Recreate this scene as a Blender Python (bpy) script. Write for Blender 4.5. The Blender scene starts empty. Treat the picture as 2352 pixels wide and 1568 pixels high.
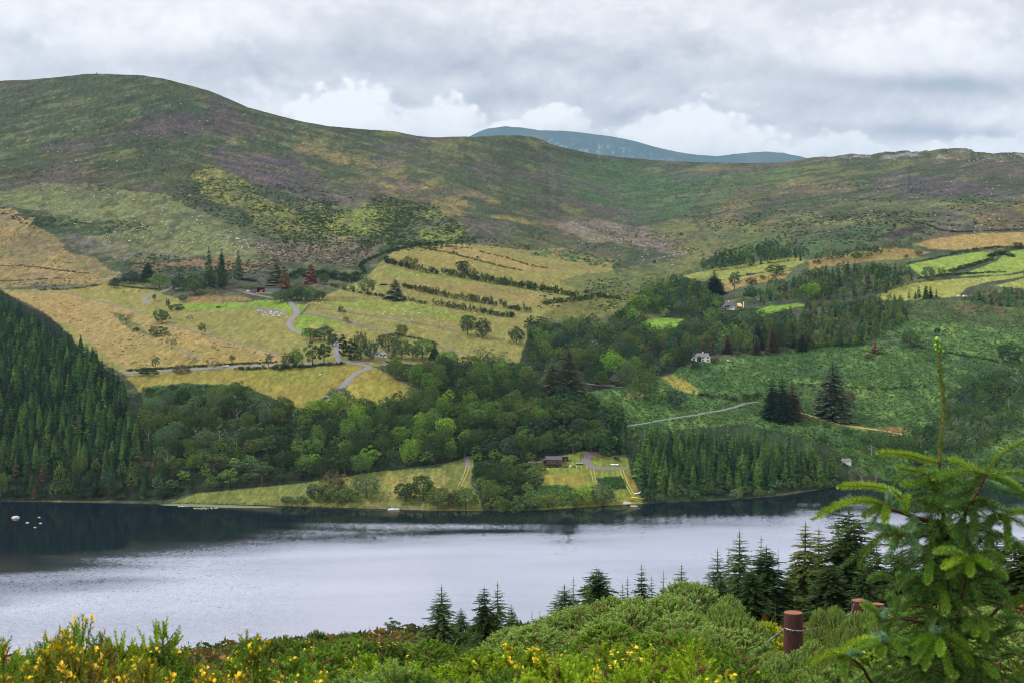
import bpy, math, random
import numpy as np
from mathutils import Vector, Matrix

# ------------------------------------------------------------------ camera, sky, sun, exposure
scene = bpy.context.scene
col = scene.collection
random.seed(7)
rng = np.random.default_rng(7)
F = 3266.7          # focal length in units of a 2352 pixel wide frame (50 mm on 36 mm)
CX, YH = 1176.0, 685.0   # frame centre column, row of the true horizon
CAMH = 120.0        # eye height above the lake

cam_d = bpy.data.cameras.new('camera')
cam = bpy.data.objects.new('camera', cam_d)
col.objects.link(cam)
cam.location = (0, 0, CAMH)
cam.rotation_euler = (math.radians(90), 0, 0)
cam_d.lens = 50.0
cam_d.sensor_width = 36.0
cam_d.shift_y = -(784.0 - YH) / 2352.0
cam_d.clip_start = 0.1
cam_d.clip_end = 60000.0
cam_d.dof.use_dof = True
cam_d.dof.focus_distance = 260.0
cam_d.dof.aperture_fstop = 11.0
scene.camera = cam

SUN_EL, SUN_AZ = 48.0, -100.0     # degrees; azimuth clockwise from +Y (behind and left of the camera)
sun_d = bpy.data.lights.new('sun', 'SUN')
sun_d.energy = 3.0
sun_d.angle = math.radians(6)
sun_d.color = (1.0, 0.97, 0.92)
sun = bpy.data.objects.new('sun', sun_d)
col.objects.link(sun)
a, e = math.radians(SUN_AZ), math.radians(SUN_EL)
sd = Vector((math.sin(a) * math.cos(e), math.cos(a) * math.cos(e), math.sin(e)))
sun.rotation_euler = (-sd).to_track_quat('-Z', 'Y').to_euler()
sun.location = (0, -50, 400)

scene.view_settings.view_transform = 'Standard'
scene.view_settings.look = 'None'
scene.view_settings.exposure = 0.0
scene.view_settings.gamma = 1.0
scene.view_settings.use_curve_mapping = False
scene.cycles.use_denoising = True
scene.cycles.filter_width = 1.05
scene.cycles.max_bounces = 6
scene.cycles.diffuse_bounces = 2
scene.cycles.glossy_bounces = 2
scene.cycles.transmission_bounces = 3
scene.cycles.volume_bounces = 0
scene.cycles.transparent_max_bounces = 6
scene.cycles.sample_clamp_indirect = 4.0


class NT:
    """small helper for node trees"""
    def __init__(self, nt):
        self.nt = nt
        nt.nodes.clear()

    def n(self, t, **kw):
        nd = self.nt.nodes.new(t)
        for k, v in kw.items():
            setattr(nd, k, v)
        return nd

    def l(self, a, b):
        self.nt.links.new(a, b)

    def sock(self, s, v):
        if isinstance(v, bpy.types.NodeSocket):
            self.l(v, s)
        elif v is not None:
            s.default_value = v

    def m(self, op, a, b=None, c=None, clamp=False):
        nd = self.n('ShaderNodeMath', operation=op, use_clamp=clamp)
        self.sock(nd.inputs[0], a)
        if b is not None:
            self.sock(nd.inputs[1], b)
        if c is not None:
            self.sock(nd.inputs[2], c)
        return nd.outputs[0]

    def v(self, op, a, b=None):
        nd = self.n('ShaderNodeVectorMath', operation=op)
        self.sock(nd.inputs[0], a)
        if b is not None:
            self.sock(nd.inputs[1], b)
        return nd.outputs[0]

    def mix(self, fac, a, b, mode='MIX'):
        nd = self.n('ShaderNodeMix', data_type='RGBA', blend_type=mode)
        self.sock(nd.inputs[0], fac)
        for s, x in ((nd.inputs[6], a), (nd.inputs[7], b)):
            if isinstance(x, (tuple, list)) and len(x) == 3:
                x = (*x, 1)
            self.sock(s, x)
        return nd.outputs[2]

    def noise(self, vec, scale, detail=4.0, rough=0.5, dist=0.0, dim='3D', out=0):
        nd = self.n('ShaderNodeTexNoise', noise_dimensions=dim)
        if vec is not None:
            self.l(vec, nd.inputs['Vector'])
        nd.inputs['Scale'].default_value = scale
        nd.inputs['Detail'].default_value = detail
        nd.inputs['Roughness'].default_value = rough
        nd.inputs['Distortion'].default_value = dist
        return nd.outputs[out]

    def ramp(self, x, lo, hi, a=0.0, b=1.0, smooth=True):
        nd = self.n('ShaderNodeMapRange', interpolation_type='SMOOTHSTEP' if smooth else 'LINEAR')
        self.l(x, nd.inputs[0])
        for i, v in enumerate((lo, hi, a, b)):
            nd.inputs[i + 1].default_value = v
        return nd.outputs[0]


world = bpy.data.worlds.new('World')
scene.world = world
world.use_nodes = True
W = NT(world.node_tree)
sky = W.n('ShaderNodeTexSky', sky_type='NISHITA')
sky.sun_disc = False
sky.sun_elevation = math.radians(SUN_EL)
sky.sun_rotation = math.radians(SUN_AZ)
geo = W.n('ShaderNodeTexCoord').outputs['Generated']
sep = W.n('ShaderNodeSeparateXYZ')
W.l(geo, sep.inputs[0])
dx, dy, dz = sep.outputs
# cloud layer: a flattened direction vector makes the banks stretch along the horizon
sq = W.n('ShaderNodeCombineXYZ')
W.l(dx, sq.inputs[0]); W.l(dy, sq.inputs[1]); W.sock(sq.inputs[2], W.m('MULTIPLY', dz, 1.45))
base = sq.outputs[0]
warp = W.v('SUBTRACT', W.noise(base, 5.0, 4.0, 0.55, out=1), (0.5, 0.5, 0.5))
wv = W.n('ShaderNodeVectorMath', operation='SCALE'); W.l(warp, wv.inputs[0]); wv.inputs[3].default_value = 0.09
p1 = W.v('ADD', base, wv.outputs[0])
big = W.noise(W.v('ADD', p1, (3.1, 0.4, 1.7)), 4.2, 5.0, 0.56)
mid = W.noise(W.v('ADD', p1, (0.3, 2.2, 5.7)), 9.0, 7.0, 0.60)
# the same field a little higher up: the difference shades the billows from above
upv = W.v('ADD', p1, (0.0, 0.0, 0.016))
midu = W.noise(W.v('ADD', upv, (0.3, 2.2, 5.7)), 9.0, 5.0, 0.58)


inv = W.m('DIVIDE', F, W.m('MAXIMUM', dy, 0.05))
U_ = W.m('MULTIPLY', dx, inv)          # direction in frame units, left-right and up
V_ = W.m('MULTIPLY', dz, inv)
front = W.ramp(dy, 0.0, 0.3)
Uw = W.m('ADD', U_, W.m('MULTIPLY', W.m('SUBTRACT', mid, 0.5), 300.0))
Vw = W.m('ADD', V_, W.m('MULTIPLY', W.m('SUBTRACT', big, 0.5), 160.0))


def bank(px, py, sx, sy):
    """soft mask round one direction of the sky"""
    a_ = W.m('DIVIDE', W.m('SUBTRACT', Uw, px - CX), sx)
    b_ = W.m('DIVIDE', W.m('SUBTRACT', Vw, YH - py), sy)
    r2 = W.m('ADD', W.m('MULTIPLY', a_, a_), W.m('MULTIPLY', b_, b_))
    return W.m('MULTIPLY', W.m('POWER', 2.718, W.m('MULTIPLY', r2, -1.0)), front)


# high grey sheet with lighter and darker reaches
BANKS = [(330, 30, 330, 80, .24), (1500, 50, 420, 70, .14), (100, 120, 260, 50, -.08), (1010, 150, 260, 50, -.20), (1430, 160, 260, 60, -.14),
         (1160, 225, 170, 30, -.24), (2120, 290, 330, 26, -.26), (560, 200, 170, 60, -.12), (1900, 30, 120, 60, -.10)]
tot = None
for (bx, by, sx, sy, amp) in BANKS:
    t = W.m('MULTIPLY', bank(bx, by, sx, sy), amp)
    tot = t if tot is None else W.m('ADD', tot, t)
lum = W.m('ADD', W.m('MULTIPLY', W.m('SUBTRACT', big, 0.5), 0.62), W.m('MULTIPLY', W.m('SUBTRACT', mid, 0.5), 0.42))
lum = W.m('ADD', lum, W.m('MULTIPLY', W.m('SUBTRACT', mid, midu), 0.9))
lum = W.m('ADD', W.m('ADD', lum, tot), 0.60)
# heaped clouds: puffs from a cell pattern on flattened directions
cx_ = W.n('ShaderNodeCombineXYZ'); W.l(W.m('MULTIPLY', U_, 0.01), cx_.inputs[0]); W.l(W.m('MULTIPLY', V_, 0.013), cx_.inputs[1])
wob = W.v('SUBTRACT', W.noise(cx_.outputs[0], 1.6, 4.0, 0.55, out=1), (0.5, 0.5, 0.5))
wsc = W.n('ShaderNodeVectorMath', operation='SCALE'); W.l(wob, wsc.inputs[0]); wsc.inputs[3].default_value = 0.35
vor = W.n('ShaderNodeTexVoronoi', voronoi_dimensions='2D', feature='SMOOTH_F1')
W.l(W.v('ADD', cx_.outputs[0], wsc.outputs[0]), vor.inputs['Vector'])
vor.inputs['Scale'].default_value = 2.4; vor.inputs['Detail'].default_value = 1.0; vor.inputs['Roughness'].default_value = 0.35; vor.inputs['Smoothness'].default_value = 0.7
lump = W.noise(cx_.outputs[0], 0.9, 5.0, 0.52)
puff = W.m('ADD', W.m('MULTIPLY', W.m('SUBTRACT', 0.40, vor.outputs['Distance']), 0.32), W.m('MULTIPLY', W.m('SUBTRACT', lump, 0.5), 0.9))       # positive inside a puff
HEAPS = [(330, 130, 300, 125, .18, .7), (640, 300, 260, 160, .08, .6), (790, 322, 160, 160, .24, .95), (1010, 325, 130, 118, .18, .9), (1175, 312, 90, 36, .20, .8), (1275, 308, 100, 76, .20, .9), (1600, 372, 240, 150, .20, .85),
         (2080, 176, 380, 175, .20, .62), (1760, 150, 190, 120, .06, .4), (1930, 372, 150, 80, .10, .8), (2330, 372, 260, 80, .14, .8)]
for (hx, hy, hw, hh_, gain, dens) in HEAPS:
    a_ = W.m('DIVIDE', W.m('SUBTRACT', U_, hx - CX), hw)
    v_ = W.m('SUBTRACT', V_, YH - hy)
    b_ = W.m('DIVIDE', v_, hh_)
    f_ = W.m('SUBTRACT', 1.0, W.m('ADD', W.m('MULTIPLY', a_, a_), W.m('MULTIPLY', W.m('MULTIPLY', b_, b_), W.ramp(v_, -2.0, 2.0, 0.6, 1.0))))
    f_ = W.m('ADD', f_, W.m('MULTIPLY', puff, 1.5))
    al = W.m('MULTIPLY', W.m('MULTIPLY', W.ramp(f_, 0.0, 0.42 if dens > .75 else 0.9), W.ramp(b_, -0.42, 0.10)), dens)
    al = W.m('MULTIPLY', al, front)
    # lit crown, grey belly
    body = W.m('ADD', W.m('ADD', 0.60 + gain * .45, W.m('MULTIPLY', puff, 0.30)), W.m('MULTIPLY', W.ramp(b_, -0.25, 0.75), gain * 1.25 + .02))
    body = W.m('SUBTRACT', body, W.m('MULTIPLY', W.ramp(b_, -0.35, 0.35, 1.0, 0.0), .24 + gain * .35))
    body = W.m('ADD', body, W.m('MULTIPLY', W.m('SUBTRACT', mid, 0.5), 0.55))
    lum = W.m('ADD', W.m('MULTIPLY', lum, W.m('SUBTRACT', 1.0, al)), W.m('MULTIPLY', body, al))
for (bx, by, sx, sy, amp) in ((2150, 182, 330, 26, -.30), (1960, 235, 260, 24, -.14), (2200, 285, 200, 20, -.14), (1330, 120, 240, 40, -.10), (900, 130, 200, 46, -.12), (1400, 285, 110, 30, -.16), (930, 235, 50, 40, -.16), (650, 130, 180, 30, -.10), (1110, 262, 40, 26, -.14)):
    lum = W.m('ADD', lum, W.m('MULTIPLY', bank(bx, by, sx, sy), amp))
lum = W.m('ADD', W.m('MULTIPLY', W.m('SUBTRACT', lum, 0.64), 1.42), 0.69)
cr = W.n('ShaderNodeValToRGB')
W.l(lum, cr.inputs[0])
els = cr.color_ramp.elements
els[0].position = 0.10; els[0].color = (0.50, 0.50, 0.56, 1)
els[1].position = 0.98; els[1].color = (1.02, 1.0, 1.0, 1)
for pos, c in ((0.34, (0.61, 0.605, 0.665, 1)), (0.52, (0.72, 0.715, 0.76, 1)), (0.72, (0.88, 0.865, 0.89, 1))):
    e_ = els.new(pos); e_.color = c
# overcast cloud grows brighter towards the zenith
zen = W.m('ADD', 1.0, W.m('MULTIPLY', W.ramp(dz, 0.13, 0.6), 0.6))
cv = W.n('ShaderNodeVectorMath', operation='SCALE'); W.l(cr.outputs[0], cv.inputs[0]); W.l(zen, cv.inputs[3])
skc = W.n('ShaderNodeVectorMath', operation='SCALE'); W.l(sky.outputs[0], skc.inputs[0]); skc.inputs[3].default_value = 0.10
cover = W.ramp(lum, 0.10, 0.34, 0.72, 1.0)
full = W.mix(cover, skc.outputs[0], cv.outputs[0])
world.cycles.sampling_method = 'MANUAL'
world.cycles.sample_map_resolution = 256
bg = W.n('ShaderNodeBackground')
W.l(full, bg.inputs[0]); bg.inputs[1].default_value = 1.0
wo = W.n('ShaderNodeOutputWorld')
W.l(bg.outputs[0], wo.inputs[0])


# ------------------------------------------------------------------ helpers
def lin(r, g, b, k=1.0):
    """sRGB 0-255 to linear"""
    f = lambda u: (u / 255.0) / 12.92 if u <= 10 else (((u / 255.0) + 0.055) / 1.055) ** 2.4
    return (f(r) * k, f(g) * k, f(b) * k)


def tag(o, label=None, cat=None, group=None, kind=None):
    if label: o['label'] = label
    if cat: o['category'] = cat
    if group: o['group'] = group
    if kind: o['kind'] = kind
    return o


def mesh_np(name, V, faces):
    """V (n,3); faces: list of int arrays (m,3) or (m,4)"""
    me = bpy.data.meshes.new(name)
    V = np.asarray(V, dtype=np.float32)
    me.vertices.add(len(V))
    me.vertices.foreach_set('co', V.ravel())
    faces = [np.asarray(f, dtype=np.int32) for f in faces if len(f)]
    idx = np.concatenate([f.ravel() for f in faces])
    sizes = np.concatenate([np.full(len(f), f.shape[1], dtype=np.int32) for f in faces])
    start = np.concatenate([[0], np.cumsum(sizes)[:-1]]).astype(np.int32)
    me.loops.add(len(idx))
    me.loops.foreach_set('vertex_index', idx)
    me.polygons.add(len(sizes))
    me.polygons.foreach_set('loop_start', start)
    me.update(calc_edges=True)
    return me


def set_smooth(me):
    me.polygons.foreach_set('use_smooth', np.ones(len(me.polygons), dtype=bool))


def link(name, me, mat=None, parent=None, loc=None):
    o = bpy.data.objects.new(name, me)
    col.objects.link(o)
    if mat is not None and me is not None and len(me.materials) == 0:
        me.materials.append(mat)
    if parent: o.parent = parent
    if loc is not None: o.location = loc
    return o


def empty(name, loc=(0, 0, 0), rz=0.0):
    o = bpy.data.objects.new(name, None)
    o.empty_display_size = 0.2
    col.objects.link(o)
    o.location = loc
    o.rotation_euler = (0, 0, rz)
    return o


class MB:
    """collects plain shapes into one mesh"""
    def __init__(self):
        self.V, self.Q = [], []

    def add(self, vs, fs):
        k = len(self.V)
        self.V += [tuple(v) for v in vs]
        self.Q += [tuple(i + k for i in f) for f in fs]
        return self

    def box(self, x0, x1, y0, y1, z0, z1):
        vs = [(x, y, z) for z in (z0, z1) for (x, y) in ((x0, y0), (x1, y0), (x1, y1), (x0, y1))]
        return self.add(vs, [(3, 2, 1, 0), (4, 5, 6, 7), (0, 1, 5, 4), (1, 2, 6, 5), (2, 3, 7, 6), (3, 0, 4, 7)])

    def tube(self, pts, rad, n=6, cap=True):
        pts = [Vector(p) for p in pts]
        if not hasattr(rad, '__len__'): rad = [rad] * len(pts)
        k = len(self.V)
        up = Vector((0, 0, 1))
        for i, p in enumerate(pts):
            t = (pts[min(i + 1, len(pts) - 1)] - pts[max(i - 1, 0)]).normalized()
            a = t.cross(up if abs(t.z) < 0.9 else Vector((1, 0, 0))).normalized()
            b = t.cross(a)
            for j in range(n):
                w = 2 * math.pi * j / n
                self.V.append(tuple(p + (a * math.cos(w) + b * math.sin(w)) * rad[i]))
        for i in range(len(pts) - 1):
            for j in range(n):
                j2 = (j + 1) % n
                self.Q.append((k + i * n + j, k + i * n + j2, k + (i + 1) * n + j2, k + (i + 1) * n + j))
        if cap:
            self.Q.append(tuple(k + j for j in range(n))[::-1])
            self.Q.append(tuple(k + (len(pts) - 1) * n + j for j in range(n)))
        return self

    def prism(self, poly, y0, y1):
        """poly in x,z extruded along y"""
        n = len(poly)
        vs = [(x, y0, z) for x, z in poly] + [(x, y1, z) for x, z in poly]
        fs = [tuple(range(n)), tuple(range(2 * n - 1, n - 1, -1))]
        fs += [((i + 1) % n, i, n + i, n + (i + 1) % n) for i in range(n)]
        return self.add(vs, fs)

    def blob(self, c, r, nu=8, nv=6, jit=0.0):
        k = len(self.V)
        for i in range(nv + 1):
            ph = math.pi * i / nv
            for j in range(nu):
                th = 2 * math.pi * j / nu
                q = 1 + random.uniform(-jit, jit)
                self.V.append((c[0] + r[0] * q * math.sin(ph) * math.cos(th), c[1] + r[1] * q * math.sin(ph) * math.sin(th), c[2] + r[2] * q * math.cos(ph)))
        for i in range(nv):
            for j in range(nu):
                j2 = (j + 1) % nu
                self.Q.append((k + i * nu + j, k + (i + 1) * nu + j, k + (i + 1) * nu + j2, k + i * nu + j2))
        return self

    def mesh(self, name):
        me = bpy.data.meshes.new(name)
        me.from_pydata(self.V, [], self.Q)
        me.update()
        return me

    def build(self, name, mat, parent=None, smooth=False):
        me = self.mesh(name)
        if smooth: set_smooth(me)
        return link(name, me, mat, parent)


def material(name, color, rough=0.8, var=0.0, scale=3.0, metal=0.0, spec=0.3, bump=0.0):
    """plain procedural surface: colour broken up by noise"""
    m = bpy.data.materials.new(name)
    m.use_nodes = True
    T = NT(m.node_tree)
    bs = T.n('ShaderNodeBsdfPrincipled')
    out = T.n('ShaderNodeOutputMaterial')
    T.l(bs.outputs[0], out.inputs[0])
    tc = T.n('ShaderNodeTexCoord').outputs['Object']
    n1 = T.noise(tc, scale, 5.0, 0.6)
    c0 = tuple(x * (1 - var) for x in color); c1 = tuple(min(1, x * (1 + var)) for x in color)
    T.l(T.mix(n1, c0, c1), bs.inputs['Base Color'])
    bs.inputs['Roughness'].default_value = rough
    bs.inputs['Metallic'].default_value = metal
    bs.inputs['Specular IOR Level'].default_value = spec
    if bump:
        b = T.n('ShaderNodeBump'); b.inputs['Strength'].default_value = bump
        T.l(n1, b.inputs['Height']); T.l(b.outputs[0], bs.inputs['Normal'])
    return m


def foliage_material(name, trans=0.25, attr=None, var=0.5, rough=0.6, gain=1.0):
    """leaf surface tinted by the object's own colour (or a colour attribute) and by leaf island"""
    m = bpy.data.materials.new(name)
    m.use_nodes = True
    T = NT(m.node_tree)
    out = T.n('ShaderNodeOutputMaterial')
    if attr:
        cc = T.n('ShaderNodeAttribute', attribute_name=attr).outputs['Color']
    else:
        cc = T.n('ShaderNodeObjectInfo').outputs['Color']
    isl = T.n('ShaderNodeNewGeometry').outputs['Random Per Island']
    k = T.m('ADD', 1.0 - var, T.m('MULTIPLY', isl, 2 * var))
    sc = T.n('ShaderNodeVectorMath', operation='SCALE'); T.l(cc, sc.inputs[0]); T.l(T.m('MULTIPLY', k, gain), sc.inputs[3])
    # some leaves a little yellower
    yel = T.mix(T.m('MULTIPLY', T.m('FRACT', T.m('MULTIPLY', isl, 17.3)), 0.35), sc.outputs[0], T.mix(1.0, sc.outputs[0], (1.15, 1.05, 0.65), 'MULTIPLY'))
    d = T.n('ShaderNodeBsdfDiffuse'); T.l(yel, d.inputs[0]); d.inputs[1].default_value = rough
    t = T.n('ShaderNodeBsdfTranslucent'); T.l(T.mix(1.0, yel, (1.1, 1.15, 0.6), 'MULTIPLY'), t.inputs[0])
    mx = T.n('ShaderNodeMixShader'); mx.inputs[0].default_value = trans
    T.l(d.outputs[0], mx.inputs[1]); T.l(t.outputs[0], mx.inputs[2])
    T.l(mx.outputs[0], out.inputs[0])
    return m


# numpy value noise, used for land cover and scatter
_perm = np.random.default_rng(3).random((256, 256))


def vnoise(x, y):
    xi, yi = np.floor(x).astype(int), np.floor(y).astype(int)
    fx, fy = x - xi, y - yi
    fx, fy = fx * fx * (3 - 2 * fx), fy * fy * (3 - 2 * fy)
    g = lambda i, j: _perm[i % 256, j % 256]
    a = g(xi, yi) * (1 - fx) + g(xi + 1, yi) * fx
    b = g(xi, yi + 1) * (1 - fx) + g(xi + 1, yi + 1) * fx
    return a * (1 - fy) + b * fy


def fbm(x, y, octv=4, rough=0.5):
    s, a, n = 0.0, 1.0, 0.0
    for i in range(octv):
        s = s + a * vnoise(x * 2 ** i + 17.3 * i, y * 2 ** i + 9.1 * i)
        n += a
        a *= rough
    return s / n


def in_poly(px, py, poly):
    px, py = np.asarray(px, float), np.asarray(py, float)
    ins = np.zeros(np.broadcast(px, py).shape, dtype=bool)
    n = len(poly)
    for i in range(n):
        x0, y0 = poly[i]; x1, y1 = poly[(i + 1) % n]
        if y0 == y1: continue
        c = ((y0 > py) != (y1 > py)) & (px < (x1 - x0) * (py - y0) / (y1 - y0) + x0)
        ins ^= c
    return ins


def seg_dist(px, py, pts):
    """distance to a polyline in frame units"""
    d = np.full(np.broadcast(px, py).shape, 1e9)
    for (x0, y0), (x1, y1) in zip(pts[:-1], pts[1:]):
        ux, uy = x1 - x0, y1 - y0
        t = np.clip(((px - x0) * ux + (py - y0) * uy) / (ux * ux + uy * uy + 1e-9), 0, 1)
        d = np.minimum(d, np.hypot(px - x0 - t * ux, py - y0 - t * uy))
    return d

# ------------------------------------------------------------------ the far valley side: one height field
SHORE = [(-600, 1148), (0, 1150), (200, 1153), (360, 1156), (430, 1155), (600, 1159), (760, 1164), (900, 1168), (1010, 1172), (1110, 1172),
         (1200, 1173), (1300, 1166), (1430, 1158), (1500, 1155), (1600, 1150), (1700, 1145), (1780, 1139), (1880, 1124), (1940, 1112),
         (1985, 1106), (2060, 1103), (2200, 1103), (2352, 1106), (2950, 1106)]
CREST = [(-600, 215), (-200, 196), (0, 186), (60, 184), (130, 178), (200, 170), (240, 170), (290, 172), (330, 174), (380, 182), (430, 195), (480, 209),
         (520, 225), (570, 247), (640, 266), (700, 281), (760, 291), (860, 299), (900, 301), (960, 313), (1000, 316), (1060, 314),
         (1090, 315), (1130, 312), (1180, 311), (1220, 314), (1250, 322), (1262, 330), (1290, 338), (1350, 352), (1420, 361),
         (1500, 368), (1600, 373), (1720, 375), (1800, 373), (1856, 364), (1886, 360), (1912, 360), (1940, 355), (1954, 353), (1976, 357), (2006, 355),
         (2032, 350), (2060, 348), (2085, 344), (2094, 349), (2137, 347), (2175, 342), (2220, 341.6), (2242, 349), (2280, 353),
         (2306, 350.6), (2352, 352), (2500, 345), (2950, 350)]
CTRL = {-500: [(1150, 845), (1000, 930), (900, 1010), (800, 1130), (700, 1330), (620, 1500), (500, 1720), (400, 1950), (300, 2180), (200, 2420)],
        0: [(1150, 843), (1000, 930), (900, 1010), (800, 1140), (700, 1340), (620, 1500), (500, 1700), (470, 1790), (400, 2000), (300, 2220), (186, 2450)],
        400: [(1155, 834), (1000, 930), (900, 1000), (860, 1040), (760, 1190), (660, 1420), (600, 1580), (500, 1820), (400, 2080), (300, 2300), (190, 2480)],
        800: [(1164, 818), (1100, 850), (1050, 885), (950, 950), (870, 1015), (820, 1080), (700, 1280), (600, 1520), (500, 1820), (400, 2150), (294, 2520)],
        1200: [(1172, 805), (1100, 845), (1050, 880), (950, 955), (880, 1040), (800, 1150), (700, 1350), (570, 1680), (450, 2150), (380, 2480), (312, 2750)],
        1500: [(1155, 834), (1100, 860), (1060, 885), (950, 980), (800, 1170), (700, 1370), (620, 1620), (560, 1900), (500, 2250), (430, 2720), (368, 3250)],
        1800: [(1137, 867), (1050, 915), (1000, 960), (900, 1070), (800, 1190), (700, 1350), (600, 1580), (540, 1760), (450, 2300), (373, 3050)],
        2150: [(1103, 938), (1000, 1000), (950, 1045), (800, 1200), (690, 1360), (560, 1620), (480, 1880), (420, 2250), (345, 2750)],
        2352: [(1106, 931), (1000, 1000), (900, 1085), (800, 1200), (690, 1350), (560, 1590), (480, 1830), (420, 2200), (350, 2700)],
        2850: [(1106, 931), (1000, 1000), (900, 1085), (800, 1200), (690, 1350), (560, 1590), (480, 1830), (420, 2200), (350, 2700)]}
_P = np.array([(x / 330.0, y / 150.0) for x, l in CTRL.items() for (y, d) in l])
_D = np.array([math.log(d) for x, l in CTRL.items() for (y, d) in l])


def _tps(r):
    return np.where(r > 1e-9, r * r * np.log(r + 1e-12), 0.0)


_n = len(_P)
_A = np.zeros((_n + 3, _n + 3))
_A[:_n, :_n] = _tps(np.hypot(_P[:, None, 0] - _P[None, :, 0], _P[:, None, 1] - _P[None, :, 1])) + np.eye(_n) * 0.002
_A[:_n, _n] = 1; _A[:_n, _n + 1:] = _P
_A[_n, :_n] = 1; _A[_n + 1:, :_n] = _P.T
_w = np.linalg.solve(_A, np.concatenate([_D, [0, 0, 0]]))
_sx, _sy = zip(*SHORE); _cx, _cy = zip(*CREST)


def shore_y(px): return np.interp(px, _sx, _sy)


def crest_y(px): return np.interp(px, _cx, _cy)


def tps_logd(px, py):
    px, py = np.broadcast_arrays(np.asarray(px, float), np.asarray(py, float))
    shp = px.shape
    u, v = px.ravel() / 330.0, py.ravel() / 150.0
    out = np.empty(u.size)
    for s in range(0, u.size, 40000):
        uu, vv = u[s:s + 40000], v[s:s + 40000]
        K = _tps(np.hypot(uu[:, None] - _P[None, :, 0], vv[:, None] - _P[None, :, 1]))
        out[s:s + 40000] = K @ _w[:_n] + _w[_n] + _w[_n + 1] * uu + _w[_n + 2] * vv
    return out.reshape(shp)


# depth is solved on a coarse lattice (column x fraction of the way from shore to crest), then interpolated
_TPX = np.arange(-600, 2951, 25.0)
_TT = np.linspace(0, 1, 241)
_tpy = shore_y(_TPX)[None, :] + (crest_y(_TPX) - shore_y(_TPX))[None, :] * _TT[:, None]
_tl = tps_logd(np.broadcast_to(_TPX[None, :], _tpy.shape), _tpy)
_sd = np.log(CAMH * F / (shore_y(_TPX) - YH))
_tl += (_sd - _tl[0])[None, :] * np.exp(-_TT[:, None] * 9.0)
_tl = np.maximum.accumulate(_tl + _TT[:, None] * 1e-4, axis=0)


def far_depth(px, py):
    """depth of the far land at a column and row of the frame"""
    px, py = np.broadcast_arrays(np.asarray(px, float), np.asarray(py, float))
    sy, cy = shore_y(px), crest_y(px)
    t = np.clip((py - sy) / (cy - sy), 0, 1) * (len(_TT) - 1)
    c = np.clip((px - _TPX[0]) / 25.0, 0, len(_TPX) - 1.001)
    i = np.clip(t.astype(int), 0, len(_TT) - 2); j = c.astype(int)
    fi, fj = t - i, c - j
    g = _tl
    v = (g[i, j] * (1 - fj) + g[i, j + 1] * fj) * (1 - fi) + (g[i + 1, j] * (1 - fj) + g[i + 1, j + 1] * fj) * fi
    # gentle folds in the ground
    amp = 0.016 * np.clip((sy - py) / 120.0, 0, 1) * np.clip((py - cy) / 60.0, 0, 1)
    v = v + amp * (fbm(px / 90.0 + 40, py / 45.0 + 11, 4) - 0.5)
    return np.exp(v)


def at(px, py, lift=0.0):
    """a point of the far land"""
    d = float(far_depth(px, py))
    return Vector(((px - CX) / F * d, d, CAMH - (py - YH) / F * d + lift))


def world_pts(px, py, d):
    return np.stack([(px - CX) / F * d, d, CAMH - (py - YH) / F * d], axis=-1)


_gpx = np.arange(-600, 2951, 12.5)
_gt = np.linspace(0, 1, 500)
_gpy = shore_y(_gpx)[None, :] + (crest_y(_gpx) - shore_y(_gpx))[None, :] * _gt[:, None]
_gd = np.maximum.accumulate(far_depth(np.broadcast_to(_gpx[None, :], _gpy.shape), _gpy), axis=0)


def far_z(X, Y):
    """ground height of the far land at a world position"""
    px = X / Y * F + CX
    c = min(max((px - _gpx[0]) / 12.5, 0), len(_gpx) - 1.001)
    j = int(c); f = c - j
    y0 = np.interp(Y, _gd[:, j], _gpy[:, j]); y1 = np.interp(Y, _gd[:, j + 1], _gpy[:, j + 1])
    return CAMH - ((y0 * (1 - f) + y1 * f) - YH) / F * Y


def far_z_np(X, Y):
    """the same for arrays"""
    X, Y = np.asarray(X, float), np.asarray(Y, float)
    px = X / Y * F + CX
    c = np.clip((px - _gpx[0]) / 12.5, 0, len(_gpx) - 1.001); j = c.astype(int); f = c - j
    out = np.empty(len(X))
    for k in np.unique(j):
        m = j == k
        y0 = np.interp(Y[m], _gd[:, k], _gpy[:, k]); y1 = np.interp(Y[m], _gd[:, k + 1], _gpy[:, k + 1])
        out[m] = CAMH - ((y0 * (1 - f[m]) + y1 * f[m]) - YH) / F * Y[m]
    return out


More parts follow.
